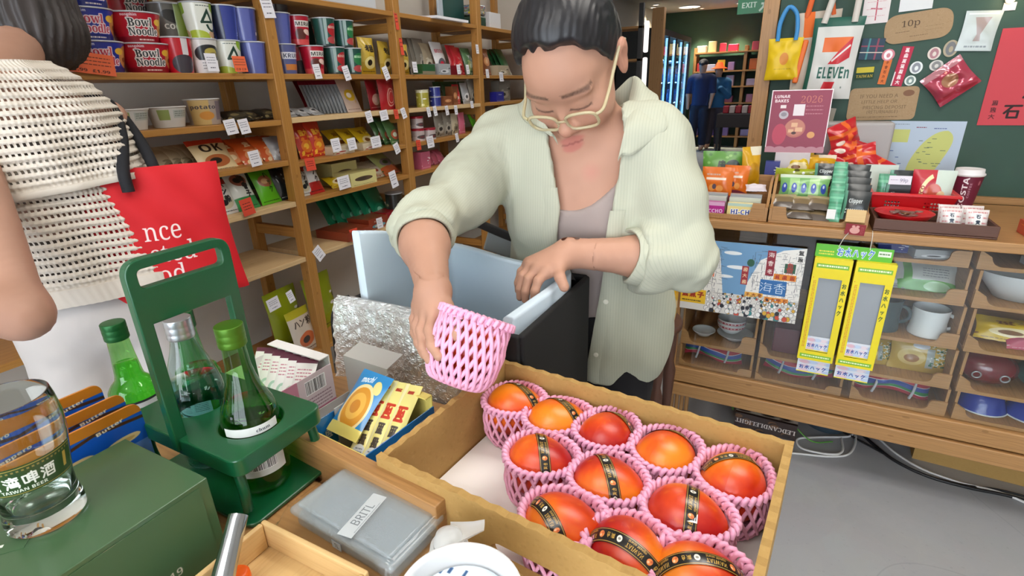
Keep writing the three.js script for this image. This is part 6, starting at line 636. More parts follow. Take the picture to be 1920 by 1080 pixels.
PO(4, 576, 366, 0.05, 0.07, 0.12, 0.03, A.pack4w, 'food_packet', 'white packet half hidden by the pine post', 'packet', null, -0.3); PO(4, 598, 370, 0.05, 0.09, 0.145, 0.035, A.white4, 'food_packet', 'white and red packet with bold black lettering', 'packet', null, -0.4, 0.1); BX(4, 636, 346, 0.16, 0.16, 0.1, 0.1, A.yelbox, 'biscuit_box', 'pale yellow box at the back with a dark round picture', 'box'); BX(4, 668, 350, 0.06, 0.17, 0.06, 0.11, A.yelbox, 'biscuit_box', 'pale yellow box with a small round portrait at the shelf edge', 'box', 0.1); PO(4, 640, 352, 0.07, 0.1, 0.08, 0.04, A.yel, 'snack_packet', 'yellow packet wedged between the white packet and the yellow box', 'packet', null, -1.0); for (let i = 0; i < 2; i++) PO(4, 702 + i * 14, 340, 0.08, 0.13, 0.12, 0.035, A.rice, 'rice_packet', i ? 'pale packet lying under the green one' : 'pale packet lying beside the yellow box', 'packet', null, -0.9, 0.2); PO(4, 738, 322, 0.09, 0.16, 0.14, 0.04, A.rice2, 'rice_packet', 'light green packet lying near the middle pine post', 'packet', null, -0.8, 0.2); BX(4, 792, 318, 0.06, 0.08, 0.09, 0.06, A.pink, 'snack_box', 'small striped box just past the middle pine post', 'box'); for (let i = 0; i < 3; i++) PO(4, 812 + i * 10, 312, 0.08, 0.09, 0.09, 0.03, A.pink, 'snack_packet', 'pink sweet packet in the bay behind the woman', 'packet', 'pink packets', -0.6, 0.2);
// board 5
for (let i = 0; i < 6; i++) PO(5, 640 + i * 17, 424, 0.2 - i * 0.018, 0.15, 0.2, 0.016, A.green5, 'seaweed_packet', 'dark green glossy packet leaning in a row on the bottom board', 'packet', 'dark green packets on the bottom board', -0.45, 0.2); jar(5, 742, 400, 0.08, 0.045, 0.14, A.blackp, 'dried_food_jar', 'dark jar leaning against the green packets', foilLid); BX(5, 650, 462, 0.09, 0.16, 0.04, 0.2, A.brownbox, 'noodle_box', 'red brown flat box nearest the pine post, turned end on', 'box', 0.35); BX(5, 694, 446, 0.1, 0.14, 0.055, 0.14, A.brownbox, 'noodle_box', 'red brown box in the middle of the bottom board', 'box', 0.1); BX(5, 726, 436, 0.09, 0.1, 0.06, 0.1, A.crimson, 'noodle_box', 'dark red box at the far end of the bottom board', 'box'); BX(5, 690, 430, 0.12, 0.12, 0.03, 0.1, A.red, 'noodle_box', 'flat red box on top of the red brown box', 'box', 0.05, 0.056);
// low level: breadcrumbs bag and yellow sacks
PO(6, 575, 640, 0.03, 0.13, 0.2, 0.05, A.bread, 'breadcrumb_bag', 'clear bag of breadcrumbs with black lettering on the lowest board', 'bag', null, -0.15, 0.1); for (let i = 0; i < 2; i++) PO(6, 545 + i * 70, 620, 0.14, 0.18, 0.27, 0.07, A.limey, 'food_sack', i ? 'yellow sack behind the pine post on the lowest board' : 'yellow sack beside the breadcrumbs', 'sack', null, -0.1, 0.1); PO(6, 512, 652, 0.05, 0.14, 0.05, 0.1, A.blackp, 'food_packet', 'black and red packet lying on the lowest board', 'packet', null, -1.2); PO(6, 500, 630, 0.07, 0.12, 0.05, 0.08, A.red, 'food_packet', 'red packet lying on the lowest board', 'packet', null, -1.2);
// price tags
const tagW = [1, 2, 3].map((s) => cell(64, 84, (g, w, h) => { R(g, '#e6e4ea', 0, 0, w, h); lines(g, '#70707c', 10, 20, 44, 3, 12, 3, s); lines(g, '#50505c', 18, 66, 28, 1, 8, 4, s + 4); })), tagO = cell(120, 84, (g, w, h) => { R(g, '#e5683c', 0, 0, w, h); lines(g, '#5a2418', 10, 18, 100, 3, 14, 3, 3); T(g, '£1.99', 36, 70, 16, '#4a2014'); T(g, '£1.99', 86, 70, 16, '#4a2014'); }), tagR = cell(64, 84, (g, w, h) => { R(g, '#d8492f', 0, 0, w, h); lines(g, '#6a1a10', 12, 24, 40, 3, 14, 4, 5); });
const tagLabel = new Map(); const tag = (px, py, w, h, c, where, col, rz = 0, rx = -0.1) => { const p = onX(px, py, SX + 0.006); put(solo('price_tag', col + ' price tag ' + where, 'price tag', sheetGeo(w, h, c, 0.001).translate(0, -h / 2, 0), c.a.paper, 'price tags on the shelves'), p, Math.PI / 2, rx, rz); };
const W = 'white', O = 'orange';
tag(165, 118, 0.13, 0.055, tagO, 'under the blue noodle bowls', O, -0.12); tag(397, 117, 0.04, 0.055, tagW[0], 'in front of the cup with the dark picture', W); tag(450, 120, 0.05, 0.05, tagO, 'in front of the green cornered cup', O); tag(595, 134, 0.036, 0.055, tagW[0], 'under the red title cup', W, 0.08); tag(650, 137, 0.036, 0.058, tagW[1], 'under the dark green cups', W, 0.2); tag(724, 137, 0.036, 0.058, tagW[2], 'under the gold packets', W, 0.3);
tag(433, 238, 0.045, 0.05, tagW[0], 'on the second board, first of a pair', W, 0.1); tag(458, 237, 0.04, 0.05, tagW[1], 'on the second board, second of a pair', W, 0.1); tag(692, 219, 0.04, 0.05, tagW[1], 'under the silver row', W, 0.15); tag(720, 216, 0.055, 0.045, tagW[2], 'under the red gift bags', W, 0.1); tag(743, 214, 0.03, 0.045, tagR, 'beside the pine post under the red gift bags', O); tag(757, 212, 0.035, 0.05, tagW[0], 'touching the middle pine post', W, 0.25);
tag(478, 297, 0.045, 0.055, tagW[1], 'in front of the orange noodle packets', W, 0.08); tag(630, 272, 0.05, 0.055, tagW[2], 'on the low open box', W, 0.05); tag(660, 270, 0.05, 0.05, tagW[0], 'beside the low open box', W, 0.05); tag(705, 266, 0.065, 0.05, tagW[1], 'under the yellow packets', W, 0.05); tag(744, 278, 0.04, 0.05, tagW[0], 'on the third board by the post', W, 0.3); tag(582, 308, 0.05, 0.05, tagR, 'below the red crisp packets', O); tag(645, 342, 0.07, 0.055, tagW[2], 'on the yellow box', W, 0.05); tag(738, 336, 0.05, 0.08, tagW[0], 'hanging by the light green packet', W, 0.15); tag(464, 388, 0.05, 0.06, tagR, 'in front of the white and green packet', O, 0.1); tag(712, 418, 0.04, 0.05, tagW[1], 'on the dark red box', W); tag(664, 440, 0.05, 0.055, tagR, 'on the flat red brown box', O);
tag(598, 475, 0.045, 0.06, tagW[0], 'taped to the pine post', W, 0.5); tag(778, 126, 0.035, 0.05, tagW[1], 'beside the low dark green box', W); tag(860, 130, 0.035, 0.05, tagW[2], 'on the low red box', W); tag(877, 130, 0.03, 0.05, tagW[0], 'at the far post on the upper board', W); tag(914, 138, 0.035, 0.05, tagW[1], 'under the red brown packet', W); tag(940, 144, 0.05, 0.055, tagW[2], 'under the green tea packets', W);
tag(804, 210, 0.03, 0.05, tagW[0], 'under the blue tins', W, 0.1); tag(816, 208, 0.03, 0.05, tagW[1], 'under the small brown box', W, 0.1); tag(838, 207, 0.03, 0.05, tagW[2], 'under the small red packet', W, 0.1); tag(855, 206, 0.03, 0.05, tagW[0], 'under the silver packet', W); tag(885, 196, 0.03, 0.04, tagW[1], 'near the far post on the second board', W); tag(807, 266, 0.06, 0.06, tagW[2], 'under the red lidded jars', W, 0.05); tag(785, 272, 0.035, 0.05, tagR, 'beside the middle post on the third board', O); tag(857, 258, 0.03, 0.05, tagW[0], 'under the pink packet', W, 0.1);
tag(501, 12, 0.05, 0.075, tagW[1], 'pinned near the top of the pine post', W, 0.1); tag(743, 36, 0.022, 0.09, tagR, 'stuck high on the middle pine post', O); tag(752, 82, 0.022, 0.1, tagR, 'stuck lower on the middle pine post', O); tag(513, 570, 0.055, 0.05, tagW[2], 'hanging in front of the yellow sack', W, 0.1); tag(545, 556, 0.03, 0.05, tagW[0], 'clipped above the breadcrumbs', W, 0.2); tag(895, 92, 0.03, 0.05, tagW[1], 'taped to the far pine post', W);
// ---------------------------------------------------------------- glass fronted counter
const CF = -1.975, CT = 0.955, CL = -0.345, CR = 1.75, CB = -2.56;
{ const t = thing('display_counter', 'long oak display counter with a glass front standing before the green wall', 'counter'), w = WOOD.oak;
  part(t, 'counter_top', slabB(CL - 0.02, CR, CT - 0.032, CT, CB, CF + 0.012, 0.004), w);
  part(t, 'base_rail', slabB(CL, CR, 0.268, 0.335, CB, CF, 0.005), w); part(t, 'base_rail', slabB(CL - 0.004, CR, 0.205, 0.262, CB, CF + 0.006, 0.006), w);
  part(t, 'corner_post', slabB(CL, CL + 0.026, 0.335, CT - 0.032, CF - 0.026, CF), w); part(t, 'corner_post', slabB(CL, CL + 0.026, 0.335, CT - 0.032, CB, CB + 0.026), w);
  part(t, 'back_panel', slabB(CL + 0.026, CR, 0.335, CT - 0.033, CB, CB + 0.012), WOOD.walnut);
  for (const x of [CL + 0.02, 1.25]) for (const z of [CF - 0.04, CB + 0.06]) { const l = part(t, 'foot', mergeGeometries([0, 1, 2, 3].map((i) => moved(cyl(0.009, 0.009, 0.206, 10), x + i * 0.02, 0.103, z))), w); }
  const glass = M('#fbfdfd', 0.02, { transmission: 1, thickness: 0, ior: 1.5 });
  part(t, 'glass_pane', wallB(CL + 0.026, 0.22, 0.336, CT - 0.033, CF - 0.012, CF - 0.008), glass); part(t, 'glass_pane', wallB(0.222, 0.98, 0.336, CT - 0.033, CF - 0.018, CF - 0.014), glass); part(t, 'glass_pane', wallB(0.982, CR, 0.336, CT - 0.033, CF - 0.012, CF - 0.008), glass); part(t, 'side_pane', wallB(CL + 0.01, CL + 0.014, 0.336, CT - 0.033, CB + 0.027, CF - 0.027), glass);
}
// open fronted wooden bins inside the counter
const binW = WOOD.oak, FZ = CF - 0.028;
function bin(x0, x1, y, h, lip, notch, label) { const t = thing('display_bin', label, 'bin', 'wooden bins inside the counter'), d = 0.34, th = 0.009, z0 = FZ - d; t.position.set((x0 + x1) / 2, y, FZ); const W = x1 - x0;
  part(t, 'base', slabB(-W / 2, W / 2, 0, th, -d, 0), binW); part(t, 'side', slabB(-W / 2, -W / 2 + th, th, h, -d, 0), binW); part(t, 'side', slabB(W / 2 - th, W / 2, th, h, -d, 0), binW); part(t, 'back', slabB(-W / 2 + th, W / 2 - th, th, h, -d, -d + th), binW);
  const s = new THREE.Shape(), a = W / 2 - 0.001, low = 0.012; s.moveTo(-a, 0); s.lineTo(a, 0); s.lineTo(a, lip + 0.02); s.lineTo(a - notch * 0.3, lip + 0.02); s.quadraticCurveTo(a - notch * 0.5, lip + 0.02, a - notch * 0.5, lip); s.quadraticCurveTo(a - notch * 0.52, low, a - notch * 0.8, low); s.lineTo(-a + notch * 0.5, low); s.quadraticCurveTo(-a + notch * 0.3, low, -a + notch * 0.25, lip); s.lineTo(-a, lip + 0.02); s.closePath(); const g = new THREE.ExtrudeGeometry(s, { depth: 0.008, bevelEnabled: false }); const uv = g.attributes.uv; for (let i = 0; i < uv.count; i++) uv.setXY(i, uv.getY(i) * 4, uv.getX(i) * 2); part(t, 'front_lip', g, binW); return t; }
const rows = [[0.337, 0.1], [0.44, 0.14], [0.585, 0.145], [0.735, 0.12], [0.86, 0.055]];
const rowWord = ['bottom', 'second', 'third', 'fourth', 'topmost'];
const colA = [0.29, 0.28, 0.275, 0.265, 0.255], colB = [0.575, 0.565, 0.553, 0.54, 0.525];
rows.forEach(([y, h], i) => { bin(colA[i], colB[i] - 0.008, y, h, 0.032, 0.1, rowWord[i] + ' wooden bin of the stack between the yellow packs and the dark divider'); bin(colB[i] + 0.008, colB[i] + 0.3, y, h, 0.04, 0.12, rowWord[i] + ' wooden bin of the stack right past the dark divider'); });
bin(CL + 0.036, -0.035, 0.435, 0.17, 0.05, 0.1, 'upper wooden bin under the street picture, holding plates'); bin(-0.022, 0.265, 0.435, 0.17, 0.04, 0.1, 'wooden bin behind the yellow packs'); bin(CL + 0.036, -0.035, 0.337, 0.092, 0.012, 0.1, 'bottom wooden bin under the street picture with a striped bag'); bin(-0.022, 0.265, 0.337, 0.092, 0.012, 0.1, 'bottom wooden bin behind the yellow packs with a striped bag');
bin(CL + 0.036, -0.035, 0.7, 0.16, 0.03, 0.1, 'wooden bin hidden behind the street picture'); 
// contents
const stripeC = cell(200, 100, (g, w, h) => { [['#2b7a4a', 0, 14], ['#b03044', 14, 22], ['#dcdce0', 36, 3], ['#2a4c9c', 39, 22], ['#2f8a50', 61, 11], ['#dcdce0', 72, 2], ['#b03044', 74, 26]].forEach(([k, y, q]) => R(g, k, 0, y, w, q)); });
const stripeBag = (x, y, w, h, t, label, seed, rz = 0) => { const g = pouchGeo(w, h, t, stripeC, seed, { nx: 20, ny: 14, wrinkle: 0.12, crimp: 0.01, stand: true }), p = g.attributes.position; for (let i = 0; i < p.count; i++) p.setY(i, p.getY(i) + 0.012 * Math.sin(p.getX(i) * 26 + seed)); g.computeVertexNormals(); const th = thing('nylon_bag', label, 'bag', 'striped nylon bags'); put(th, V(x, y, FZ - 0.075), 0, 0, rz); part(th, 'bag_body', g, stripeC.a.satin); for (const s of [-0.26, 0.22]) part(th, 'handle', tube([V(w * s, 0.006, t * 0.5), V(w * s + 0.006, h * 0.4, t * 0.56), V(w * s + 0.012, h * 0.85, t * 0.4)], 0.0045, 14, 6), M('#b9bcc2', 0.6), 'grey webbing'); return th; };
stripeBag(-0.19, 0.349, 0.23, 0.082, 0.06, 'folded red blue and green striped bag in the bottom bin under the street picture', 3); stripeBag(0.12, 0.349, 0.24, 0.08, 0.06, 'folded striped bag in the bottom bin behind the yellow packs', 5); stripeBag(0.42, 0.349, 0.23, 0.088, 0.07, 'folded striped bag in the bottom bin beside the yellow packs', 8, 0.0);
const white = M('#dfe3e4', 0.3, { clearcoat: 0.3 });
{ const plateG = (r, h) => lathe([[0, 0], [r * 0.55, 0], [r * 0.62, 0.004], [r, h], [r * 0.99, h + 0.003], [r * 0.93, h], [r * 0.58, 0.008], [0, 0.008]], 40);
  const y = 0.4455; put(solo('saucer', 'small white saucer beside the red patterned bowls', 'saucer', plateG(0.045, 0.02), white), V(-0.235, y, FZ - 0.085)); put(solo('plate', 'white plate under the red patterned bowls', 'plate', plateG(0.068, 0.022), white), V(-0.118, y, FZ - 0.1));
  const rp = cell(240, 50, (g, w, h) => { R(g, '#d9d6d4', 0, 0, w, h); R(g, '#a8283c', 0, 12, w, 26); for (let i = 0; i < 12; i++) { g.strokeStyle = '#e6dcd8'; g.lineWidth = 3; g.strokeRect(i * 20 + 4, 17, 10, 14); } });
  for (let k = 0; k < 2; k++) { const b = thing('bowl', k ? 'white bowl with a red border stacked on its twin' : 'white bowl with a red border, lower of two', 'bowl', 'red bordered bowls'); b.position.set(-0.135, y + 0.026 + k * 0.018, FZ - 0.1); part(b, 'bowl_wall', lathe([[0, 0], [0.025, 0], [0.03, 0.004], [0.046, 0.02], [0.054, 0.042], [0.051, 0.042], [0.043, 0.022], [0.026, 0.006], [0, 0.005]], 40), white); part(b, 'red_border', moved(remap(new THREE.CylinderGeometry(0.0545, 0.0505, 0.016, 40, 1, true), rp), 0, 0.032, 0), rp.a.gloss, 'red patterned border'); }
  put(solo('sauce_dish', 'cream bowl behind the red patterned ones', 'bowl', lathe([[0, 0], [0.03, 0], [0.046, 0.05], [0.043, 0.05], [0.028, 0.006], [0, 0.006]], 32), M('#cfc7b0', 0.4)), V(-0.075, y, FZ - 0.2));
  put(solo('gift_box', 'dark maroon box beside the yellow packs', 'box', moved(rbox(0.1, 0.1, 0.12, 0.004), 0, 0.05, 0), M('#5a1c2a', 0.4)), V(0.07, 0.4455, FZ - 0.1));
  // white mug, dark mug
  const mug = (label, x, y, m, r, h) => { const g = thing('mug', label, 'mug'); g.position.set(x, y, FZ - 0.075); part(g, 'mug_wall', lathe([[0, 0], [r * 1.02, 0], [r * 1.04, 0.004], [r * 0.96, h * 0.5], [r * 1.02, h], [r * 0.93, h], [r * 0.88, h * 0.5], [r * 0.92, 0.008], [0, 0.008]], 40), m); part(g, 'handle', moved(new THREE.TorusGeometry(h * 0.26, 0.006, 10, 24, Math.PI * 1.2), r * 0.95, h * 0.52, 0, 0, 0, -Math.PI * 0.6), m); };
  mug('squat white mug in the third bin beside the dark divider', 0.475, 0.595, white, 0.052, 0.095); mug('dark grey mug behind the edge of the yellow packs', 0.345, 0.595, M('#34464a', 0.4), 0.05, 0.11);
}
const P2 = (x, y, w, h, t, c, name, label, cat = 'packet', rx = -0.5, ry = 0, dz = 0.07) => put(solo(name, label, cat, pouchGeo(w, h, t, c, ++gi, { nx: 12, ny: 12, wrinkle: 0.09 }), c.a.gloss), V(x, y, FZ - dz), ry, rx);
{ const gw = cell(160, 110, (g, w, h) => { R(g, '#c9cdc9', 0, 0, w, h); R(g, '#4f9a3a', 20, 0, 22, h); R(g, '#5aa83e', 0, 74, w, 36); lines(g, '#7d7f86', 70, 26, 70, 4, 10, 3, 4); E(g, '#b5dcb0', 110, 92, 34, 16); });
  P2(0.44, 0.745, 0.17, 0.1, 0.04, gw, 'food_packet', 'white and green packet lying in the fourth bin beside the yellow packs', 'packet', -0.7); P2(0.34, 0.746, 0.11, 0.07, 0.03, A.silver, 'food_packet', 'silver packet under the white and green one', 'packet', -1.1);
  const gold = cell(150, 120, (g, w, h) => { R(g, '#c2a24a', 0, 0, w, h); E(g, '#d8c07c', 54, 66, 36, 30); E(g, '#9a6a3c', 54, 70, 20, 14); R(g, '#a8b0ac', 92, 30, 20, 70); const r = seeded(9); for (let i = 0; i < 60; i++) R(g, r() < 0.5 ? '#2c6a4a' : '#dfe8e0', 100 + r() * 46, 10 + r() * 80, 3 + r() * 6, 2 + r() * 4); E(g, '#d8dce4', 76, 24, 22, 10); });
  P2(0.475, 0.45, 0.17, 0.115, 0.055, gold, 'snack_packet', 'golden snack packet with green and white lettering in the second bin', 'packet', -0.25); P2(0.345, 0.45, 0.12, 0.09, 0.04, gold, 'snack_packet', 'golden snack packet half behind the yellow packs', 'packet', -0.4, 0.2);
  put(solo('card_stack', 'white and navy cards lying in the topmost bin', 'cards', printBox(0.12, 0.03, 0.08, A.silver), A.silver.a.paper), V(0.43, 0.87, FZ - 0.06), 0.2); put(solo('card_stack', 'dark blue cards at the back of the topmost bin', 'cards', printBox(0.09, 0.04, 0.06, A.canb), A.canb.a.paper), V(0.33, 0.87, FZ - 0.09)); put(solo('card_stack', 'pale cards in the topmost bin past the dark divider', 'cards', printBox(0.12, 0.022, 0.08, A.silver), A.silver.a.paper), V(0.72, 0.87, FZ - 0.05), 0.15);
  { const r = thing('serving_dish', 'white oblong dish in the fourth bin past the dark divider', 'dish'); r.position.set(0.7, 0.7455, FZ - 0.11); const s = lathe([[0, 0], [0.05, 0], [0.075, 0.05], [0.085, 0.085], [0.08, 0.085], [0.07, 0.05], [0.046, 0.007], [0, 0.006]], 40); s.scale(1.5, 1, 1); part(r, 'dish_wall', s, white); }
  P2(0.745, 0.746, 0.1, 0.04, 0.03, A.silver, 'food_packet', 'silver packet in front of the white dish', 'packet', -1.0, 0.1, 0.03);
  P2(0.7, 0.605, 0.2, 0.085, 0.05, A.yel, 'snack_packet', 'bright orange yellow packet in the third bin past the divider', 'packet', -0.8, -0.1); P2(0.75, 0.596, 0.14, 0.06, 0.04, A.pink, 'snack_packet', 'pink packet under the orange yellow one', 'packet', -1.1, 0.1, 0.05);
  { const t = thing('coin_pouch', 'dark red glossy pouch with two ring eyes in the second bin past the divider', 'pouch'); t.position.set(0.66, 0.45, FZ - 0.085); part(t, 'pouch_body', moved(new THREE.SphereGeometry(1, 28, 20).scale(0.082, 0.056, 0.06), 0, 0.055, 0), M('#6a1420', 0.25, { clearcoat: 0.6 })); for (const s of [-0.036, 0.036]) { part(t, 'ring', moved(new THREE.TorusGeometry(0.0115, 0.0022, 8, 24), s, 0.045, 0.058, 0.1), M('#b9c0c4', 0.3, { metalness: 0.8 })); } }
  put(solo('fabric_pouch', 'dark green fabric pouch beside the dark red one', 'pouch', moved(new THREE.SphereGeometry(1, 24, 16).scale(0.07, 0.055, 0.06), 0, 0.055, 0), M('#1d4a44', 0.6)), V(0.81, 0.45, FZ - 0.1));
  [[0.68, 'nearer the dark divider'], [0.81, 'farther from the dark divider']].forEach(([x, w]) => { const b = thing('bowl', 'royal blue bowl with a white inside, ' + w, 'bowl', 'royal blue bowls'); b.position.set(x, 0.3475, FZ - 0.1); b.rotation.x = 0.0; part(b, 'bowl_wall', lathe([[0, 0.072], [0.03, 0.074], [0.05, 0.06], [0.062, 0.03], [0.072, 0.004], [0.07, 0.0]], 40), M('#1f3c9c', 0.25, { clearcoat: 0.4 })); part(b, 'rim', moved(new THREE.TorusGeometry(0.071, 0.0028, 8, 40), 0, 0.003, 0, Math.PI / 2), white, 'white rim'); });
}
// street picture hung on the glass
{ const c = cell(400, 280, (g, w, h) => { R(g, '#6f9cc4', 0, 0, w, h); const r = seeded(17); E(g, '#e8edf0', 170, 40, 30, 7); E(g, '#e8edf0', 190, 92, 36, 7); E(g, '#e8edf0', 150, 130, 30, 6);
    const bld = (pts, col) => { g.fillStyle = col; g.beginPath(); pts.forEach(([x, y], i) => i ? g.lineTo(x, y) : g.moveTo(x, y)); g.fill(); };
    bld([[0, 0], [60, 10], [130, 60], [150, 200], [0, 240]], '#e6e4de'); bld([[400, 0], [330, 14], [262, 56], [226, 150], [222, 240], [400, 240]], '#e9e7e2'); R(g, '#d9d6d0', 0, 196, w, 84);
    for (let i = 0; i < 520; i++) { g.strokeStyle = r() < 0.7 ? '#3a3c44' : '#8d8f96'; g.lineWidth = 0.8; const L = r() < 0.5, x = L ? r() * 140 : 236 + r() * 164, y = 20 + r() * 190; g.beginPath(); g.moveTo(x, y); r() < 0.5 ? g.lineTo(x + (r() - 0.5) * 8, y + 8 + r() * 22) : g.lineTo(x + 6 + r() * 18, y + (L ? 5 : -3) * r()); g.stroke(); }
    const sg = (x, y, w2, h2, col, str, tc, vert = 1) => { R(g, col, x, y, w2, h2); const n = vert ? Math.max(2, Math.floor(h2 / (w2 * 0.95))) : Math.max(2, Math.floor(w2 / (h2 * 0.95))); for (let i = 0; i < n; i++) cjk(g, str[i % str.length], vert ? x + w2 / 2 : x + (i + 0.5) * w2 / n, vert ? y + (i + 0.5) * h2 / n : y + h2 / 2, Math.min(w2, h2) * 0.72, tc, 2.2); };
    sg(282, 18, 26, 92, '#8c2434', '海香老石', '#e6d8d0'); sg(372, 6, 24, 46, '#e8e6e2', '麵館', '#222'); sg(340, 60, 34, 34, '#2f5a44', '魚', '#b03030'); sg(310, 100, 70, 22, '#e08a2c', '滷肉飯', '#a02c1c', 0); sg(270, 126, 84, 56, '#2f6aa8', '海香州', '#dfe8f0', 0); sg(206, 84, 22, 70, '#9c2c34', '茶大', '#e8c8a0'); sg(24, 60, 18, 66, '#d8a0a8', '中藥房', '#8c2434'); sg(52, 84, 22, 50, '#8c3440', '布大', '#e6d8d0'); sg(78, 112, 14, 44, '#2f5a44', '石', '#dfe8e0'); sg(92, 104, 22, 34, '#d8643a', '大', '#fff'); sg(64, 30, 18, 50, '#e0b43a', '牛子', '#6a4a1a'); sg(224, 180, 60, 18, '#e8b050', '子大香', '#8c4a1a', 0); sg(290, 190, 76, 20, '#e8963a', '石力子', '#8c3a1a', 0);
    R(g, '#e9bd2c', 0, 196, 92, 56); [...'高魚子'].forEach((ch, i) => cjk(g, ch, 18 + i * 28, 216, 24, '#9c2c1c', 4.5)); lines(g, '#4a3a1a', 8, 242, 70, 1, 8, 4, 4);
    for (let i = 0; i < 240; i++) { const x = 94 + r() * 306, y = 196 + r() * 80, s = 2.4 + (y - 190) * 0.075; E(g, ['#e9e7e4', '#dfdcd8', '#efeeec', '#f2f0ec', '#e6e4de', '#c9503c', '#3f8a8c', '#2a2c34', '#d8a83c', '#efeeec', '#e9e7e4'][Math.floor(r() * 11)], x, y, s, s * 1.2); g.strokeStyle = '#3a3a42'; g.lineWidth = 0.9; g.beginPath(); g.ellipse(x, y, s, s * 1.2, 0, 0, 7); g.stroke(); } E(g, '#d8b53a', 12, 8, 16, 10); E(g, '#2c5a44', 48, 16, 20, 10, 0.5); E(g, '#2c5a44', 232, 70, 12, 14); });
  const m = solo('street_picture', 'card printed with a drawn city street full of shop signs, hung on the counter glass', 'picture', sheetGeo(0.40, 0.278, c, 0.003), c.a.satin); put(m, V(-0.12, 0.6, CF + 0.006), 0, 0, 0.006); }
// yellow twin pack hanging on strings
{ const t = thing('hanging_pack', 'pair of yellow window boxes on a green header hanging by strings before the glass', 'pack'), y1 = 0.862, y0 = 0.485, z = CF + 0.012;
  const yb = cell(150, 380, (g, w, h) => { R(g, '#ecd912', 0, 0, w, h); R(g, '#7ab82c', 12, 20, w - 24, 15); lines(g, '#f4f8d8', 18, 27, w - 36, 1, 6, 6, 3); R(g, '#7ab82c', 10, h - 24, w - 20, 14); lines(g, '#f4f8d8', 18, h - 17, w - 36, 1, 6, 5, 5); [...'お水パック'].forEach((ch, i) => cjk(g, ch, w - 17, 92 + i * 24, 18, '#4a5a1c', 3)); lines(g, '#d88a1c', 6, 70, 4, 1, 4, 3, 4); g.save(); g.translate(13, 330); g.rotate(-Math.PI / 2); lines(g, '#d88a1c', 0, 0, 250, 2, 6, 3, 6); g.restore(); });
  const fl = cell(150, 80, (g, w, h) => { R(g, '#dfe4ee', 0, 0, w, h); for (let i = 0; i < 14; i++) { g.globalAlpha = 0.5; E(g, ['#8fb4e0', '#e0a8b8', '#a8c8ec', '#f0d0d8'][i % 4], (i * 37) % w, (i * 23) % 70, 26, 9); } g.globalAlpha = 1; cjkRow(g, 'お水パック', 22, 50, 22, '#2a4a9c', 26, 0, 3.5); R(g, '#e8dc20', 0, h - 6, w, 6); });
  const hd = cell(300, 40, (g, w, h) => { R(g, '#5cb82c', 0, 0, w, h); cjkRow(g, 'お水パック', 100, 20, 26, '#e8f0fa', 30, 0, 7); cjkRow(g, 'お水パック', 100, 20, 26, '#2f6ac0', 30, 0, 3); R(g, '#e6ece0', w - 56, 8, 48, 16); lines(g, '#6a8a5a', w - 52, 16, 40, 1, 6, 4, 5); lines(g, '#e8d84a', 16, 22, 60, 2, 8, 4, 3); });
  put(part(t, 'header_card', sheetGeo(0.214, 0.043, hd, 0.004), hd.a.gloss, 'green header card'), V(0.209, y1, z + 0.004));
  [[0.104, 0.213], [0.222, 0.331]].forEach(([x0, x1], k) => { const w = x1 - x0, h = y1 - y0, s = new THREE.Shape(); s.moveTo(-w / 2, 0); s.lineTo(w / 2, 0); s.lineTo(w / 2, h); s.lineTo(-w / 2, h); s.closePath(); const q = new THREE.Path(), a = w * 0.31; q.moveTo(-a, 0.035); q.lineTo(-a, h - 0.07); q.lineTo(a, h - 0.07); q.lineTo(a, 0.035); q.closePath(); s.holes.push(q); const g = new THREE.ExtrudeGeometry(s, { depth: 0.0015, bevelEnabled: false }), uv = g.attributes.uv; for (let i = 0; i < uv.count; i++) uv.setXY(i, Math.max(0, Math.min(1, uv.getX(i) / w + 0.5)), Math.max(0, Math.min(1, uv.getY(i) / h))); remap(g, yb); const X = (x0 + x1) / 2;
    const b = part(t, 'window_box', g, yb.a.gloss, 'yellow printed box front'); b.position.set(X, y0, z + 0.022); const yl = M('#e6d414', 0.4); part(b, 'box_side', wallB(-w / 2, -w / 2 + 0.0015, 0, h, -0.022, 0), yl); part(b, 'box_side', wallB(w / 2 - 0.0015, w / 2, 0, h, -0.022, 0), yl); part(b, 'box_end', wallB(-w / 2, w / 2, h - 0.0015, h, -0.022, 0), yl); part(b, 'contents', moved(rbox(w * 0.72, h - 0.06, 0.012, 0.004), 0, h / 2 + 0.01, -0.012), M('#9aa0a6', 0.35, { metalness: 0.1 }), 'grey pack inside the window'); const f1 = part(b, 'printed_flap', sheetGeo(w * 0.66, 0.055, fl, 0.001), fl.a.gloss); f1.position.set(0, 0.036, -0.003); const f2 = part(b, 'printed_flap', sheetGeo(w * 0.92, 0.055, fl, 0.001), fl.a.gloss); put(f2, V(0, -0.055, -0.01), 0, 0, 0); });
  for (const [x, xt] of [[0.165, 0.186], [0.252, 0.25]]) part(t, 'string', tube([V(x, y1 + 0.036, z + 0.006), V((x + xt) / 2, y1 + 0.07, z + 0.007), V(xt, CT - 0.004, CF + 0.0145), V(xt, CT + 0.0015, CF - 0.0)], 0.0011, 10, 5), M('#d9d6cc', 0.8), 'thin white string'); }
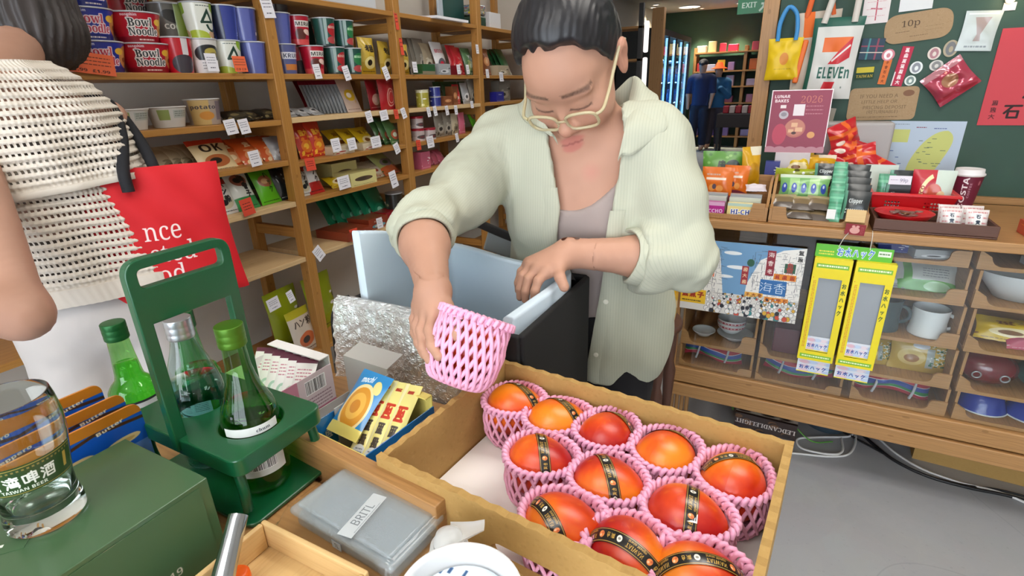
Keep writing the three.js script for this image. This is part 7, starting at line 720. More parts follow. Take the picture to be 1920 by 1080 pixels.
// ---------------------------------------------------------------- goods on the counter
function crate(x0, x1, z0, z1, hBack, hFront, label) { const t = thing('wooden_crate', label, 'crate', 'slant sided crates on the counter'), th = 0.009; t.position.set((x0 + x1) / 2, CT + 0.0005, z1); const W = x1 - x0, D = z1 - z0; part(t, 'base', slabB(-W / 2, W / 2, 0, th, -D, 0), binW); part(t, 'back', slabB(-W / 2, W / 2, th, hBack, -D, -D + th), binW);
  const s = new THREE.Shape(); s.moveTo(0, th); s.lineTo(0, hFront); s.lineTo(0.04, hFront); s.bezierCurveTo(0.08, hFront, 0.1, hBack, 0.16, hBack); s.lineTo(D - th, hBack); s.lineTo(D - th, th); s.closePath(); const sg = () => { const g = moved(new THREE.ExtrudeGeometry(s, { depth: th, bevelEnabled: false }), 0, 0, 0, 0, Math.PI / 2), uv = g.attributes.uv; for (let i = 0; i < uv.count; i++) uv.setXY(i, uv.getY(i) * 4, uv.getX(i) * 2); return g; };
  part(t, 'side', sg().translate(-W / 2, 0, 0), binW); part(t, 'side', sg().translate(W / 2 - th, 0, 0), binW); const f = new THREE.Shape(), a = W / 2 - th - 0.0005; f.moveTo(-a, th); f.lineTo(a, th); f.lineTo(a, hFront + 0.012); f.lineTo(a - W * 0.16, hFront + 0.012); f.quadraticCurveTo(a - W * 0.18, hFront * 0.4, a - W * 0.22, hFront * 0.34); f.lineTo(-a + W * 0.18, hFront * 0.34); f.quadraticCurveTo(-a + W * 0.15, hFront * 0.4, -a + W * 0.14, hFront + 0.006); f.lineTo(-a, hFront + 0.006); f.closePath(); const g = new THREE.ExtrudeGeometry(f, { depth: th, bevelEnabled: false }).translate(0, 0, -th), uv = g.attributes.uv; for (let i = 0; i < uv.count; i++) uv.setXY(i, uv.getY(i) * 4, uv.getX(i) * 2); part(t, 'front', g, binW); return t; }
crate(-0.31, -0.06, -2.27, -1.99, 0.12, 0.05, 'wooden crate of sweets and gums under the bakery poster'); crate(-0.055, 0.235, -2.27, -1.985, 0.13, 0.05, 'wooden crate of green and black sachets with a brown tag');
const ctP = (x, y, z, w, h, t, c, name, label, cat = 'packet', rx = -0.15, ry = 0, group, rz = 0) => put(solo(name, label, cat, pouchGeo(w, h, t, c, ++gi, { nx: 12, ny: 12, wrinkle: 0.08 }), c.a.gloss, group), V(x, CT + 0.011 + y, z), ry, rx, rz), ctB = (x, y, z, w, h, d, c, name, label, cat = 'box', ry = 0, group, rx = 0) => put(solo(name, label, cat, printBox(w, h, d, c), c.a.gloss, group), V(x, CT + 0.0105 + y, z), ry, rx);
{ const gk = cell(140, 140, (g, w, h) => { R(g, '#5c9a3c', 0, 0, w, h); const r = seeded(3); for (let i = 0; i < 40; i++) E(g, r() < 0.5 ? '#8cc06a' : '#3f7a2c', r() * w, r() * h, 6, 4); cjkRow(g, '抹茶', 70, 46, 34, '#1c2a18', 0, 40, 6); E(g, '#2c3a34', 106, 56, 28, 30); E(g, '#b8c47a', 106, 70, 18, 16); }), og = cell(140, 110, (g, w, h) => { R(g, '#e0701a', 0, 0, w, h); R(g, '#f2e0d0', 20, 36, 90, 8); lines(g, '#c9a8a0', 22, 26, 60, 1, 6, 5, 3); E(g, '#8a3a4c', 70, 112, 80, 26); E(g, '#f0a050', 50, 70, 14, 12); E(g, '#f0a050', 84, 72, 16, 11); E(g, '#5a4a5c', 60, 66, 9, 9); }), gy = cell(100, 150, (g, w, h) => { R(g, '#d8a41a', 0, 0, w, h); R(g, '#e8e0c8', 40, 0, 60, 30); E(g, '#c08a14', 50, 90, 30, 36); });
  ctP(-0.248, 0.03, -2.205, 0.15, 0.17, 0.03, gk, 'sweet_packet', 'green packet with a dark bowl picture at the back of the sweets crate', 'packet', -0.12, 0.05); ctP(-0.19, 0.04, -2.16, 0.09, 0.115, 0.03, og, 'sweet_packet', 'orange packet behind the front orange one', 'packet', -0.12, -0.1); ctP(-0.252, 0.03, -2.135, 0.115, 0.12, 0.03, og, 'sweet_packet', 'orange packet with white stripes at the front of the sweets crate', 'packet', -0.12); ctP(-0.14, 0.06, -2.2, 0.08, 0.16, 0.045, gy, 'sweet_packet', 'mustard yellow packet standing sideways under the bakery poster', 'packet', -0.1, 0.7);
  const mag = cell(140, 60, (g, w, h) => { R(g, '#b42a8c', 0, 0, w, h); R(g, '#d8a8cc', 0, 0, w, 18); T(g, 'PUCCHO', 84, 44, 24, '#e8d0ec', { rot: -0.05 }); }), hc = cell(140, 60, (g, w, h) => { R(g, '#e8d890', 0, 0, w, h); R(g, '#b9d4c8', 0, 0, w, 14); T(g, 'HI-CHEW', 80, 40, 30, '#1c3c9c', { out: '#fff', ow: 5 }); }), pg = art('#c8cfc4', '#7d8a7a', { spots: 4 });
  for (const [x, c, w] of [[-0.255, mag, 'magenta'], [-0.14, hc, 'cream and blue']]) { ctB(x, 0, -2.02, 0.105, 0.045, 0.025, c, 'chew_box', w + ' chew sweets box at the crate front', 'box', 0, null, 0); ctB(x, 0.0, -2.05, 0.105, 0.058, 0.022, pg, 'chew_box', 'pale box behind the ' + w + ' one', 'box'); ctB(x, 0.0, -2.078, 0.105, 0.066, 0.022, A.silver, 'chew_box', 'white topped box two behind the ' + w + ' one', 'box'); }
  put(solo('sweet_wrapper', 'crumpled pale pink wrapper on the white topped boxes', 'wrapper', pouchGeo(0.07, 0.04, 0.03, A.silver, 77), M('#d9cfd6', 0.5)), V(-0.11, CT + 0.085, -2.1), 0.2, -1.1);
  // second crate
  const ba = cell(120, 130, (g, w, h) => { R(g, '#7d6a4c', 0, 0, w, h); R(g, '#a89468', 0, 0, w, 44); R(g, '#5a5048', 0, 90, w, 40); E(g, '#c2a85c', 60, 20, 16, 9); }), gs = cell(200, 90, (g, w, h) => { R(g, '#8fbf7a', 0, 0, w, h); for (let i = 0; i < 5; i++) { R(g, i % 2 ? '#a5cf8c' : '#7ab06a', i * 40, 14, 40, 76); E(g, '#3c54b0', i * 40 + 20, 48, 11, 17); E(g, '#c8d4f0', i * 40 + 20, 42, 4, 6); } R(g, '#c9d8c0', 0, 0, w, 12); }), bk = cell(130, 100, (g, w, h) => { R(g, '#23292b', 0, 0, w, h); T(g, 'Clipper', 60, 34, 20, '#c9d0d0'); for (let i = 0; i < 9; i++) { R(g, '#e0e4e4', 16 + i * 11, 62, 7, 5); R(g, '#e0e4e4', 16 + i * 11, 72, 6, 5); } R(g, '#5f9a80', 0, 0, 16, h); }), gsn = cell(70, 120, (g, w, h) => { R(g, '#5aa884', 0, 0, w, h); for (let i = 0; i < 6; i++) R(g, i % 2 ? '#7cc4a0' : '#48906e', 0, i * 20, w, 8); });
  for (let i = 0; i < 6; i++) put(solo('tea_sachet', 'brown grey sachet heaped at the front of the second crate', 'sachet', pouchGeo(0.085, 0.075, 0.022, ba, ++gi, { nx: 8, ny: 8 }), ba.a.gloss, 'brown sachets heaped in the crate'), V(-0.0 + (i % 3) * 0.048 - 0.01, CT + 0.012 + Math.floor(i / 3) * 0.03 + (i % 2) * 0.004, -2.015 - Math.floor(i / 3) * 0.02), (i % 3 - 1) * -0.18, -1.1);
  ctP(0.04, 0.045, -2.13, 0.16, 0.09, 0.03, gs, 'sweet_packet', 'green packet printed with a row of blue figures', 'packet', -0.3); put(solo('white_card', 'small blank white card at the front of the second crate', 'card', rbox(0.025, 0.032, 0.001, 0.0004, 1), PLAIN.paper), V(0.128, CT + 0.045, -1.982), 0.05);
  for (let i = 0; i < 5; i++) put(solo('coffee_sachet', 'black sachet with white lettering, one of an overlapping row', 'sachet', pouchGeo(0.075, 0.095, 0.016, bk, ++gi, { nx: 8, ny: 8 }), bk.a.gloss, 'black sachets in the second crate'), V(0.195 - i * 0.001, CT + 0.022 + i * 0.017, -2.02 - i * 0.034), -0.12, -0.3); for (let i = 0; i < 5; i++) put(solo('coffee_sachet', 'green sachet standing on edge, one of an overlapping row', 'sachet', pouchGeo(0.04, 0.1, 0.014, gsn, ++gi, { nx: 8, ny: 8 }), gsn.a.gloss, 'green sachets in the second crate'), V(0.137 + i * 0.001, CT + 0.012 + i * 0.02, -2.015 - i * 0.036), -0.1, -0.3); ctP(0.105, 0.09, -2.18, 0.08, 0.08, 0.02, bk, 'coffee_sachet', 'black sachet standing behind the green packet with blue figures', 'sachet', -0.2);
  // behind: yellow and red bags
  ctP(0.01, 0.1, -2.31, 0.1, 0.1, 0.05, A.yel, 'sweet_packet', 'yellow packet lying just below the bakery poster', 'packet', -0.5); ctP(0.09, 0.1, -2.31, 0.1, 0.09, 0.05, gy, 'sweet_packet', 'golden packet beside the red crisp bags', 'packet', -0.5, 0.1); put(solo('sweet_packet', 'lime green flat packet across the back of the second crate', 'packet', pouchGeo(0.05, 0.17, 0.03, A.limey, ++gi), A.limey.a.gloss), V(0.11, CT + 0.128, -2.235), 0, 0, Math.PI / 2);
  const redB = cell(120, 120, (g, w, h) => { R(g, '#c0202a', 0, 0, w, h); R(g, '#e0662a', 0, 40, w, 18); R(g, '#e0662a', 60, 0, 18, h); E(g, '#e8d8c8', 30, 84, 18, 10); });
  [[0.16, 0.16, -2.38, 0.3], [0.22, 0.13, -2.36, -0.3], [0.13, 0.08, -2.36, 0.0], [0.2, 0.06, -2.33, 0.2], [0.24, 0.09, -2.4, -0.6], [0.165, 0.21, -2.42, 0.6]].forEach(([x, y, z, r], i) => put(solo('crisp_bag', 'red and orange crisp bag in the heap behind the second crate', 'crisp bag', pouchGeo(0.12, 0.1, 0.055, redB, ++gi, { wrinkle: 0.16 }), redB.a.gloss, 'heap of red crisp bags'), V(x, CT + y + 0.0, z), r, -0.5 + 0.2 * (i % 3), (i % 2 - 0.5) * 0.7)); put(solo('storage_box', 'grey plastic box behind the red crisp bags', 'box', moved(rbox(0.24, 0.3, 0.1, 0.012), 0, 0.15, 0), M('#a5a19f', 0.6)), V(0.19, CT + 0.001, -2.5));
  ctB(-0.075, 0.1, -2.29, 0.05, 0.06, 0.03, A.canb, 'sweet_box', 'small violet box at the foot of the bakery poster');
  // tag on the second crate
  const tg = cell(70, 80, (g, w, h) => { R(g, '#8c2a34', 0, 0, w, h); E(g, '#d8a098', 34, 46, 17, 24); E(g, '#d8a098', 28, 18, 6, 9); E(g, '#d8a098', 42, 18, 6, 9); lines(g, '#b86a68', 54, 20, 10, 6, 9, 2, 3); }); put(solo('shelf_tag', 'dark red tag with a pale figure on the front of the second crate', 'tag', sheetGeo(0.055, 0.035, tg, 0.002), tg.a.paper), V(0.2, CT - 0.012, CF + 0.0155), 0, 0, -0.04); put(solo('wooden_tag', 'plain wooden tag standing above the dark red tag', 'tag', slab(0.055, 0.04, 0.006), WOOD.birch), V(0.197, CT + 0.045, CF - 0.002), 0, -0.15);
  // brown tray with plate, basket and packets
  const tr = thing('counter_tray', 'dark brown wooden tray at the counter edge', 'tray'), X0 = 0.25, X1 = 0.56, Z0 = -2.17, Z1 = -1.985; for (const [a, b, c, d, e, f] of [[X0, X1, 0, 0.006, Z0, Z1], [X0, X1, 0.006, 0.04, Z1 - 0.008, Z1], [X0, X1, 0.006, 0.04, Z0, Z0 + 0.008], [X0, X0 + 0.008, 0.006, 0.04, Z0 + 0.008, Z1 - 0.008], [X1 - 0.008, X1, 0.006, 0.04, Z0 + 0.008, Z1 - 0.008]]) part(tr, f - e > 0.1 && d - c < 0.01 ? 'base' : 'side', slabB(a, b, CT + c + 0.0006, CT + d, e, f), WOOD.walnut);
  const plate = thing('coin_dish', 'round red plastic dish on the brown tray', 'dish'); plate.position.set(0.335, CT + 0.007, -2.07); part(plate, 'dish', lathe([[0, 0.036], [0.06, 0.036], [0.072, 0.039], [0.08, 0.044], [0.082, 0.043], [0.072, 0.032], [0.05, 0.0], [0, 0.0]], 40), M('#c4141c', 0.3, { clearcoat: 0.3 }));
  for (let i = 0; i < 18; i++) { const r = seeded(i + 90), a = r() * 6.3, q = Math.sqrt(r()) * 0.04; put(solo('coin', 'small coin in the pile on the red dish', 'coin', cyl(0.011, 0.011, 0.0022, 16), M(i % 3 ? '#a9a49a' : '#8d6f4a', 0.35, { metalness: 0.85 }), 'coins on the red dish'), V(0.335 + Math.cos(a) * q, CT + 0.0445 + (i % 5) * 0.0023, -2.07 + Math.sin(a) * q), r() * 3, (r() - 0.5) * 0.15, (r() - 0.5) * 0.15); }
  const wp = cell(70, 80, (g, w, h) => { R(g, '#e4dcda', 0, 0, w, h); lines(g, '#c98a8c', 6, 12, 58, 4, 18, 5, 7); R(g, '#efeeea', 22, 14, 24, 60); [0, 1, 2].forEach((i) => cjk(g, '石黃大'[i], 34, 26 + i * 19, 14, '#2c3a4c', 2.4)); }); [[0.452, -2.03], [0.515, -2.03], [0.455, -2.085], [0.515, -2.09]].forEach(([x, z], i) => put(solo('candy_packet', ['white candy packet at the tray front beside the red dish', 'white candy packet in the tray front corner', 'white candy packet behind, beside the red basket', 'white candy packet in the tray back corner'][i], 'packet', pouchGeo(0.056, 0.07, 0.03, wp, ++gi, { nx: 10, ny: 10, stand: true }), wp.a.gloss, 'white candy packets'), V(x, CT + 0.008, z), 0.08, -0.3));
  // red basket
  const bs = thing('plastic_basket', 'red plastic basket of packets behind the red dish', 'basket'), bm = M('#cf1018', 0.35, { clearcoat: 0.2 }); bs.position.set(0.37, CT + 0.0006, -2.26); const trap = (w0, w1, h, n) => { const s = new THREE.Shape(); s.moveTo(-w0 / 2, 0); s.lineTo(w0 / 2, 0); s.lineTo(w1 / 2, h); s.lineTo(-w1 / 2, h); s.closePath(); for (let c = 0; c < 2; c++) for (let i = 0; i < n; i++) for (let j = 0; j < 4; j++) { const x = (c - 0.5) * w0 * 0.55 + (i - (n - 1) / 2) * 0.009, y = 0.018 + j * 0.012, q = new THREE.Path(); q.moveTo(x - 0.003, y); q.lineTo(x - 0.003, y + 0.007); q.lineTo(x + 0.003, y + 0.007); q.lineTo(x + 0.003, y); q.closePath(); s.holes.push(q); } return new THREE.ExtrudeGeometry(s, { depth: 0.003, bevelEnabled: false }); };
  put(part(bs, 'wall', trap(0.2, 0.236, 0.08, 5), bm), V(0, 0, 0.055), 0, 0.16); put(part(bs, 'wall', trap(0.2, 0.236, 0.08, 5), bm), V(0, 0, -0.058), 0, -0.16); put(part(bs, 'wall', trap(0.11, 0.138, 0.08, 2), bm), V(0.1, 0, 0), Math.PI / 2, 0.2); put(part(bs, 'wall', trap(0.11, 0.138, 0.08, 2), bm), V(-0.1, 0, 0), -Math.PI / 2, 0.2); part(bs, 'base', moved(new THREE.BoxGeometry(0.2, 0.003, 0.11), 0, 0.002, 0), bm); part(bs, 'rim', (() => { const s = new THREE.Shape(), a = 0.126, b = 0.078; s.moveTo(-a, -b); s.lineTo(a, -b); s.lineTo(a, b); s.lineTo(-a, b); s.closePath(); const q = new THREE.Path(); q.moveTo(-a + 0.012, -b + 0.012); q.lineTo(-a + 0.012, b - 0.012); q.lineTo(a - 0.012, b - 0.012); q.lineTo(a - 0.012, -b + 0.012); q.closePath(); s.holes.push(q); return moved(new THREE.ExtrudeGeometry(s, { depth: 0.006, bevelEnabled: true, bevelSize: 0.002, bevelThickness: 0.002, bevelSegments: 2 }), 0, 0.086, 0, Math.PI / 2); })(), bm);
  const cc = cell(120, 120, (g, w, h) => { R(g, '#b8182c', 0, 0, w, h); R(g, '#c9d8cc', 66, 0, 54, h); g.strokeStyle = '#f0e0a8'; g.lineWidth = 11; g.beginPath(); g.arc(82, 62, 52, 2.1, 4.2); g.stroke(); E(g, '#c2533c', 64, 62, 24, 26); E(g, '#e8c89a', 86, 66, 12, 12); T(g, 'COCO', 30, 62, 15, '#8c1420', { rot: -1.4 }); });
  ctB(0.33, 0.0, -2.255, 0.07, 0.1, 0.03, bk, 'coffee_box', 'black box with white lettering in the red basket', 'box', 0.05); ctP(0.425, 0.0, -2.25, 0.12, 0.15, 0.04, cc, 'snack_packet', 'red and white coconut packet in the red basket', 'packet', -0.05, -0.05); ctP(0.295, 0.0, -2.26, 0.05, 0.13, 0.03, gsn, 'snack_packet', 'green sachets at the end of the red basket', 'packet', -0.05); ctP(0.35, 0.0, -2.29, 0.09, 0.14, 0.03, bk, 'snack_packet', 'dark packet behind the black box in the red basket', 'packet', -0.05); put(solo('price_card', 'white price card propped in the red basket', 'card', sheetGeo(0.065, 0.03, cell(120, 50, (g, w, h) => { R(g, '#e6e4ee', 0, 0, w, h); T(g, '99p', 80, 26, 26, '#5a5a78', { bold: false }); lines(g, '#a8a0b8', 10, 24, 40, 1, 6, 3, 2); }), 0.001), ATLAS[ATLAS.length - 1].paper), V(0.33, CT + 0.11, -2.236), 0.05, -0.1); put(solo('white_card', 'pale green white card leaning at the back of the red basket', 'card', rbox(0.1, 0.15, 0.002, 0.0005, 1), M('#cfd9cf', 0.7)), V(0.28, CT + 0.09, -2.315), 0, -0.1);
  // paper cup
  const cs = cell(256, 150, (g, w, h) => { R(g, '#6a1c34', 0, 0, w, h); T(g, 'COSTA', 116, 76, 44, '#f0e8ea', { rot: -Math.PI / 2 + 0.02 }); T(g, 'COFFEE', 148, 62, 18, '#b88a98', { rot: -Math.PI / 2 }); E(g, '#a8606c', 200, 30, 8, 10); });
  const cup = thing('paper_cup', 'maroon paper coffee cup with a white lid at the back of the counter', 'cup'); cup.position.set(0.555, CT + 0.0006, -2.43); part(cup, 'cup_wall', cupGeo(0.044, 0.031, 0.125, cs, 20), cs.a.satin).rotation.y = -0.15; part(cup, 'lid', moved(lathe([[0, 0.016], [0.036, 0.016], [0.038, 0.02], [0.041, 0.02], [0.0425, 0.006], [0.0465, 0.004], [0.047, 0.0], [0.0445, -0.004], [0.044, -0.004]], 40), 0, 0.126, 0), M('#e6e4e4', 0.45), 'white plastic lid');
  put(solo('snack_box', 'red and green printed box at the end of the counter', 'box', printBox(0.16, 0.04, 0.1, A.chip), A.chip.a.gloss), V(0.72, CT + 0.0006, -2.08), 0.05);
}
// bakery poster standing in a clear holder
{ const c = cell(250, 270, (g, w, h) => { R(g, '#efe4e6', 0, 0, w, h); R(g, '#8e2d48', 5, 5, w - 10, h - 10); T(g, 'LUNAR', 46, 28, 18, '#f0e4e4', { sx: 1.1 }); T(g, 'BAKES', 46, 46, 18, '#f0e4e4', { sx: 1.1 }); T(g, '2026', 168, 42, 40, '#c06a5c', { font: 'serif', bold: false }); R(g, '#e6dce0', 100, 62, 46, 48); lines(g, '#b8707c', 150, 70, 70, 3, 16, 4, 3); R(g, '#e6d8d8', 44, 64, 24, 14); E(g, '#b9b0b8', 62, 106, 20, 18); E(g, '#8d8690', 62, 104, 12, 9); E(g, '#b8685c', 116, 164, 44, 40); E(g, '#c07a68', 116, 160, 40, 36); R(g, '#e0b08a', 100, 140, 26, 18); R(g, '#e0b08a', 118, 160, 30, 18); R(g, '#e0b08a', 90, 168, 22, 14); E(g, '#4a2a24', 114, 184, 10, 6); E(g, '#b83a54', 54, 190, 30, 46); E(g, '#d89a5c', 186, 192, 16, 14); for (let i = 0; i < 6; i++) E(g, '#b8808c', 20 + i * 44, 262, 30, 20); });
  const t = thing('poster_stand', 'dark pink bakery poster standing at the back of the crates', 'poster'); put(t, V(-0.012, CT + 0.2, -2.32), 0.06, -0.04); part(t, 'poster', sheetGeo(0.2, 0.225, c, 0.002), c.a.satin); part(t, 'support', moved(rbox(0.12, 0.2, 0.01, 0.002), 0, -0.1, -0.002), M('#c9bfc0', 0.4), 'pale support behind the packets'); }
// under and beside the counter
{ const lc = cell(260, 70, (g, w, h) => { R(g, '#3a2c2a', 0, 0, w, h); for (let i = 0; i < 16; i++) E(g, i % 2 ? '#6a4a30' : '#2a2020', (i * 53) % w, (i * 29) % h, 18, 9); T(g, 'LEDCANDLELIGHT', 130, 36, 26, '#e0d8d0', { rot: Math.PI, font: 'serif' }); }); put(solo('candle_box', 'dark box of candle lights lying upside down under the counter', 'box', printBox(0.24, 0.075, 0.1, lc), lc.a.gloss), V(0.045, 0.0005, -2.2), -0.03);
  const wht = M('#dcdcda', 0.5), blk = M('#17171a', 0.5), F = (px, py, h = 0.006) => onY(px, py, h);
  solo('power_cable', 'white cable lying in loose loops on the floor by the counter', 'cable', tube([F(1430, 846), F(1490, 850), F(1560, 856), F(1590, 852), F(1604, 830), F(1602, 812), F(1592, 818), F(1530, 820), F(1495, 824), F(1502, 840), F(1560, 852, 0.012), F(1578, 848, 0.012), F(1578, 822)], 0.0045, 120, 8), wht); solo('power_cable', 'white cable running beside the black one under the counter', 'cable', tube([F(1640, 815), F(1680, 850), F(1730, 880), F(1800, 905), F(1880, 925), F(1960, 960)], 0.0045, 60, 8), wht); solo('power_cable', 'thick black cable running from under the counter', 'cable', tube([F(1590, 790), F(1640, 835), F(1680, 865), F(1740, 893), F(1820, 915), F(1900, 932), F(1990, 965)], 0.006, 60, 8), blk); solo('power_cable', 'thin black cable curving away under the counter', 'cable', tube([F(1560, 800), F(1610, 825), F(1660, 852), F(1720, 885), F(1800, 908), F(1870, 918), F(1950, 938)], 0.004, 60, 8), blk); solo('power_cable', 'bright green thin cable under the counter beside the candle box', 'cable', tube([V(-0.12, 0.2, -2.2), V(-0.09, 0.06, -2.2), V(-0.1, 0.006, -2.3)], 0.003, 20, 6), M('#5a9a3c', 0.5)); solo('power_cable', 'green cable hanging behind the candle box', 'cable', tube([V(0.0, 0.2, -2.24), V(0.0, 0.085, -2.2), V(0.1, 0.083, -2.2), V(0.22, 0.02, -2.15), V(0.3, 0.008, -2.2)], 0.003, 30, 6), M('#5a9a3c', 0.5));
  const cb = thing('cardboard_box', 'flat open cardboard box pushed under the counter', 'box'); put(cb, V(0.75, 0.0005, -2.34), -0.05); for (const [w, h, d, x, y, z] of [[0.34, 0.07, 0.004, 0, 0.035, 0.12], [0.34, 0.07, 0.004, 0, 0.035, -0.12], [0.004, 0.07, 0.236, -0.168, 0.035, 0], [0.004, 0.07, 0.236, 0.168, 0.035, 0], [0.336, 0.004, 0.236, 0, 0.002, 0]]) part(cb, 'panel', moved(new THREE.BoxGeometry(w, h, d), x, y, z), CARD); put(solo('foil_packet', 'shiny dark packet lying in the flat cardboard box', 'packet', pouchGeo(0.2, 0.12, 0.05, A.blackp, 91, { wrinkle: 0.15 }), A.blackp.a.gloss), V(0.78, 0.05, -2.3), 0, -1.4); put(solo('storage_tub', 'round slate blue tub under the counter', 'tub', lathe([[0, 0], [0.085, 0], [0.095, 0.11], [0.09, 0.11], [0.08, 0.006], [0, 0.006]], 32), M('#4a5a68', 0.5)), V(0.28, 0.001, -2.35));
  const st = thing('wooden_stool', 'dark turned leg wooden stool between the woman and the counter', 'stool'); st.position.set(-0.43, 0, -1.75); part(st, 'seat', moved(lathe([[0, 0], [0.15, 0], [0.16, 0.008], [0.16, 0.022], [0.15, 0.03], [0, 0.03]], 36), 0, 0.6, 0), WOOD.walnut); for (const [x, z] of [[-0.11, -0.11], [0.11, -0.11], [-0.11, 0.11], [0.11, 0.11]]) { const l = part(st, 'leg', lathe([[0.014, 0], [0.016, 0.1], [0.022, 0.14], [0.014, 0.18], [0.02, 0.3], [0.024, 0.38], [0.014, 0.42], [0.018, 0.46], [0.021, 0.6]], 16), WOOD.walnut); l.position.set(x, 0, z); } for (const z of [-0.11, 0.11]) part(st, 'stretcher', moved(cyl(0.009, 0.009, 0.22, 10), 0, 0.22, z, 0, 0, Math.PI / 2), WOOD.walnut);
  const yb = cell(120, 100, (g, w, h) => { R(g, '#e6b412', 0, 0, w, h); R(g, '#efe8c8', 70, 62, 18, 10); }); put(solo('yellow_box', 'bright yellow box standing on the dark stool', 'box', printBox(0.2, 0.17, 0.14, yb), yb.a.gloss), V(-0.4, 0.6305, -1.76), 0.1); put(solo('carrier_bag', 'blue carrier bag slumped on the floor beside the stool', 'bag', pouchGeo(0.3, 0.34, 0.2, A.canb, 95, { stand: true, wrinkle: 0.1 }), M('#1f4a8c', 0.6)), V(-0.5, 0.001, -1.42), 0.4);
}
// ---------------------------------------------------------------- pinned to the green wall
const WZ = ZW + 0.002;
struct('trim_1', slabB(-0.2, -0.142, 0, CEIL, ZW - 0.1, ZW + 0.03), WOOD.oak);
struct('trim_2', slabB(-0.14, XR, CT - 0.005, CT + 0.02, ZW + 0.0005, ZW + 0.03), WOOD.oak);
const pin = (name, label, cat, w, h, c, x, y, rz = 0, mat, t = 0.0014, group) => put(solo(name, label, cat, sheetGeo(w, h, c, t).translate(0, -h / 2, 0), mat || c.a.paper, group), V(x, y, WZ + t / 2), 0, 0, rz);
{ const kraft = (txt, seed) => cell(230, 130, (g, w, h) => { R(g, '#a58a68', 0, 0, w, h); const r = seeded(seed); for (let i = 0; i < 300; i++) R(g, r() < 0.5 ? '#957a58' : '#b09674', r() * w, r() * h, 4, 1.5); txt(g); });
  const k1 = kraft((g) => { T(g, '10p', 90, 46, 38, '#4a3a2c', { font: 'serif', bold: false }); lines(g, '#7a644a', 40, 80, 50, 1, 8, 3, 2); lines(g, '#7a644a', 90, 104, 60, 1, 8, 3, 4); lines(g, '#8d7656', 140, 70, 60, 2, 16, 2, 3); }, 4), k2 = kraft((g) => { T(g, 'IF YOU NEED A', 100, 34, 19, '#6a563e', { bold: false }); T(g, 'LITTLE HELP OR', 104, 56, 17, '#6a563e', { bold: false }); T(g, 'PRICING DEPOSIT', 124, 78, 18, '#6a563e', { bold: false }); T(g, '(RETURNABLE)', 120, 96, 16, '#6a563e', { bold: false }); lines(g, '#7a644a', 24, 116, 150, 1, 8, 3, 6); E(g, '#7d5a44', 196, 26, 18, 12); }, 7);
  const rounded = (w, h, r, c) => { const s = new THREE.Shape(); s.moveTo(-w / 2 + r, -h / 2); s.lineTo(w / 2 - r, -h / 2); s.quadraticCurveTo(w / 2, -h / 2, w / 2, -h / 2 + r); s.lineTo(w / 2, h / 2 - r); s.quadraticCurveTo(w / 2, h / 2, w / 2 - r, h / 2); s.lineTo(-w / 2 + r, h / 2); s.quadraticCurveTo(-w / 2, h / 2, -w / 2, h / 2 - r); s.lineTo(-w / 2, -h / 2 + r); s.quadraticCurveTo(-w / 2, -h / 2, -w / 2 + r, -h / 2); const g = new THREE.ExtrudeGeometry(s, { depth: 0.0025, bevelEnabled: false }), uv = g.attributes.uv; for (let i = 0; i < uv.count; i++) uv.setXY(i, Math.max(0, Math.min(1, uv.getX(i) / w + 0.5)), Math.max(0, Math.min(1, uv.getY(i) / h + 0.5))); return remap(g, c); };
  put(solo('kraft_sign', 'brown kraft card with rounded ends and a pencilled price', 'sign', rounded(0.205, 0.1, 0.045, k1), k1.a.paper), V(0.332, 1.585, WZ), 0, 0, 0.1); put(solo('kraft_sign', 'brown kraft card of handwritten lines above the map', 'sign', rounded(0.226, 0.122, 0.02, k2), k2.a.paper), V(0.27, 1.315, WZ), 0, 0, 0.02);
  const pw = cell(100, 110, (g, w, h) => { R(g, '#dfd8d8', 0, 0, w, h); g.strokeStyle = '#b8485c'; g.lineWidth = 4; g.beginPath(); g.moveTo(50, 10); g.lineTo(52, 100); g.moveTo(28, 30); g.lineTo(70, 26); g.moveTo(30, 62); g.lineTo(72, 66); g.stroke(); lines(g, '#d0a8ae', 14, 20, 70, 4, 22, 2, 3); }), pw2 = cell(110, 80, (g, w, h) => { R(g, '#dde0e2', 0, 0, w, h); lines(g, '#c8a0a8', 20, 20, 70, 2, 14, 2, 4); E(g, '#b84a68', 62, 40, 12, 10); });
  pin('paper_note', 'white paper slip with red brush marks pinned above the kraft card', 'note', 0.085, 0.12, pw, 0.19, 1.665, 0.03); pin('paper_note', 'white paper slip with a small red stamp', 'note', 0.1, 0.1, pw2, 0.31, 1.69, 0.05);
  const zip = M('#cfd6d6', 0.12, { transmission: 0.5, thickness: 0, clearcoat: 0.5 }); const zb = cell(100, 120, (g, w, h) => { R(g, '#b9c4c2', 0, 0, w, h); R(g, '#d8dede', 10, 8, 80, 4); g.fillStyle = '#a0908c'; g.beginPath(); g.moveTo(30, 20); g.lineTo(74, 20); g.lineTo(56, 70); g.lineTo(60, 90); g.lineTo(40, 90); g.lineTo(46, 70); g.fill(); lines(g, '#6a7478', 22, 106, 60, 1, 8, 5, 3); });
  put(solo('plastic_sleeve', 'clear plastic sleeve with a pale print pinned to the green wall', 'sleeve', pouchGeo(0.105, 0.13, 0.008, zb, 31, { crimp: 0.02, wrinkle: 0.2 }), zb.a.gloss), V(0.51, 1.492, WZ + 0.005), 0, 0, -0.06);
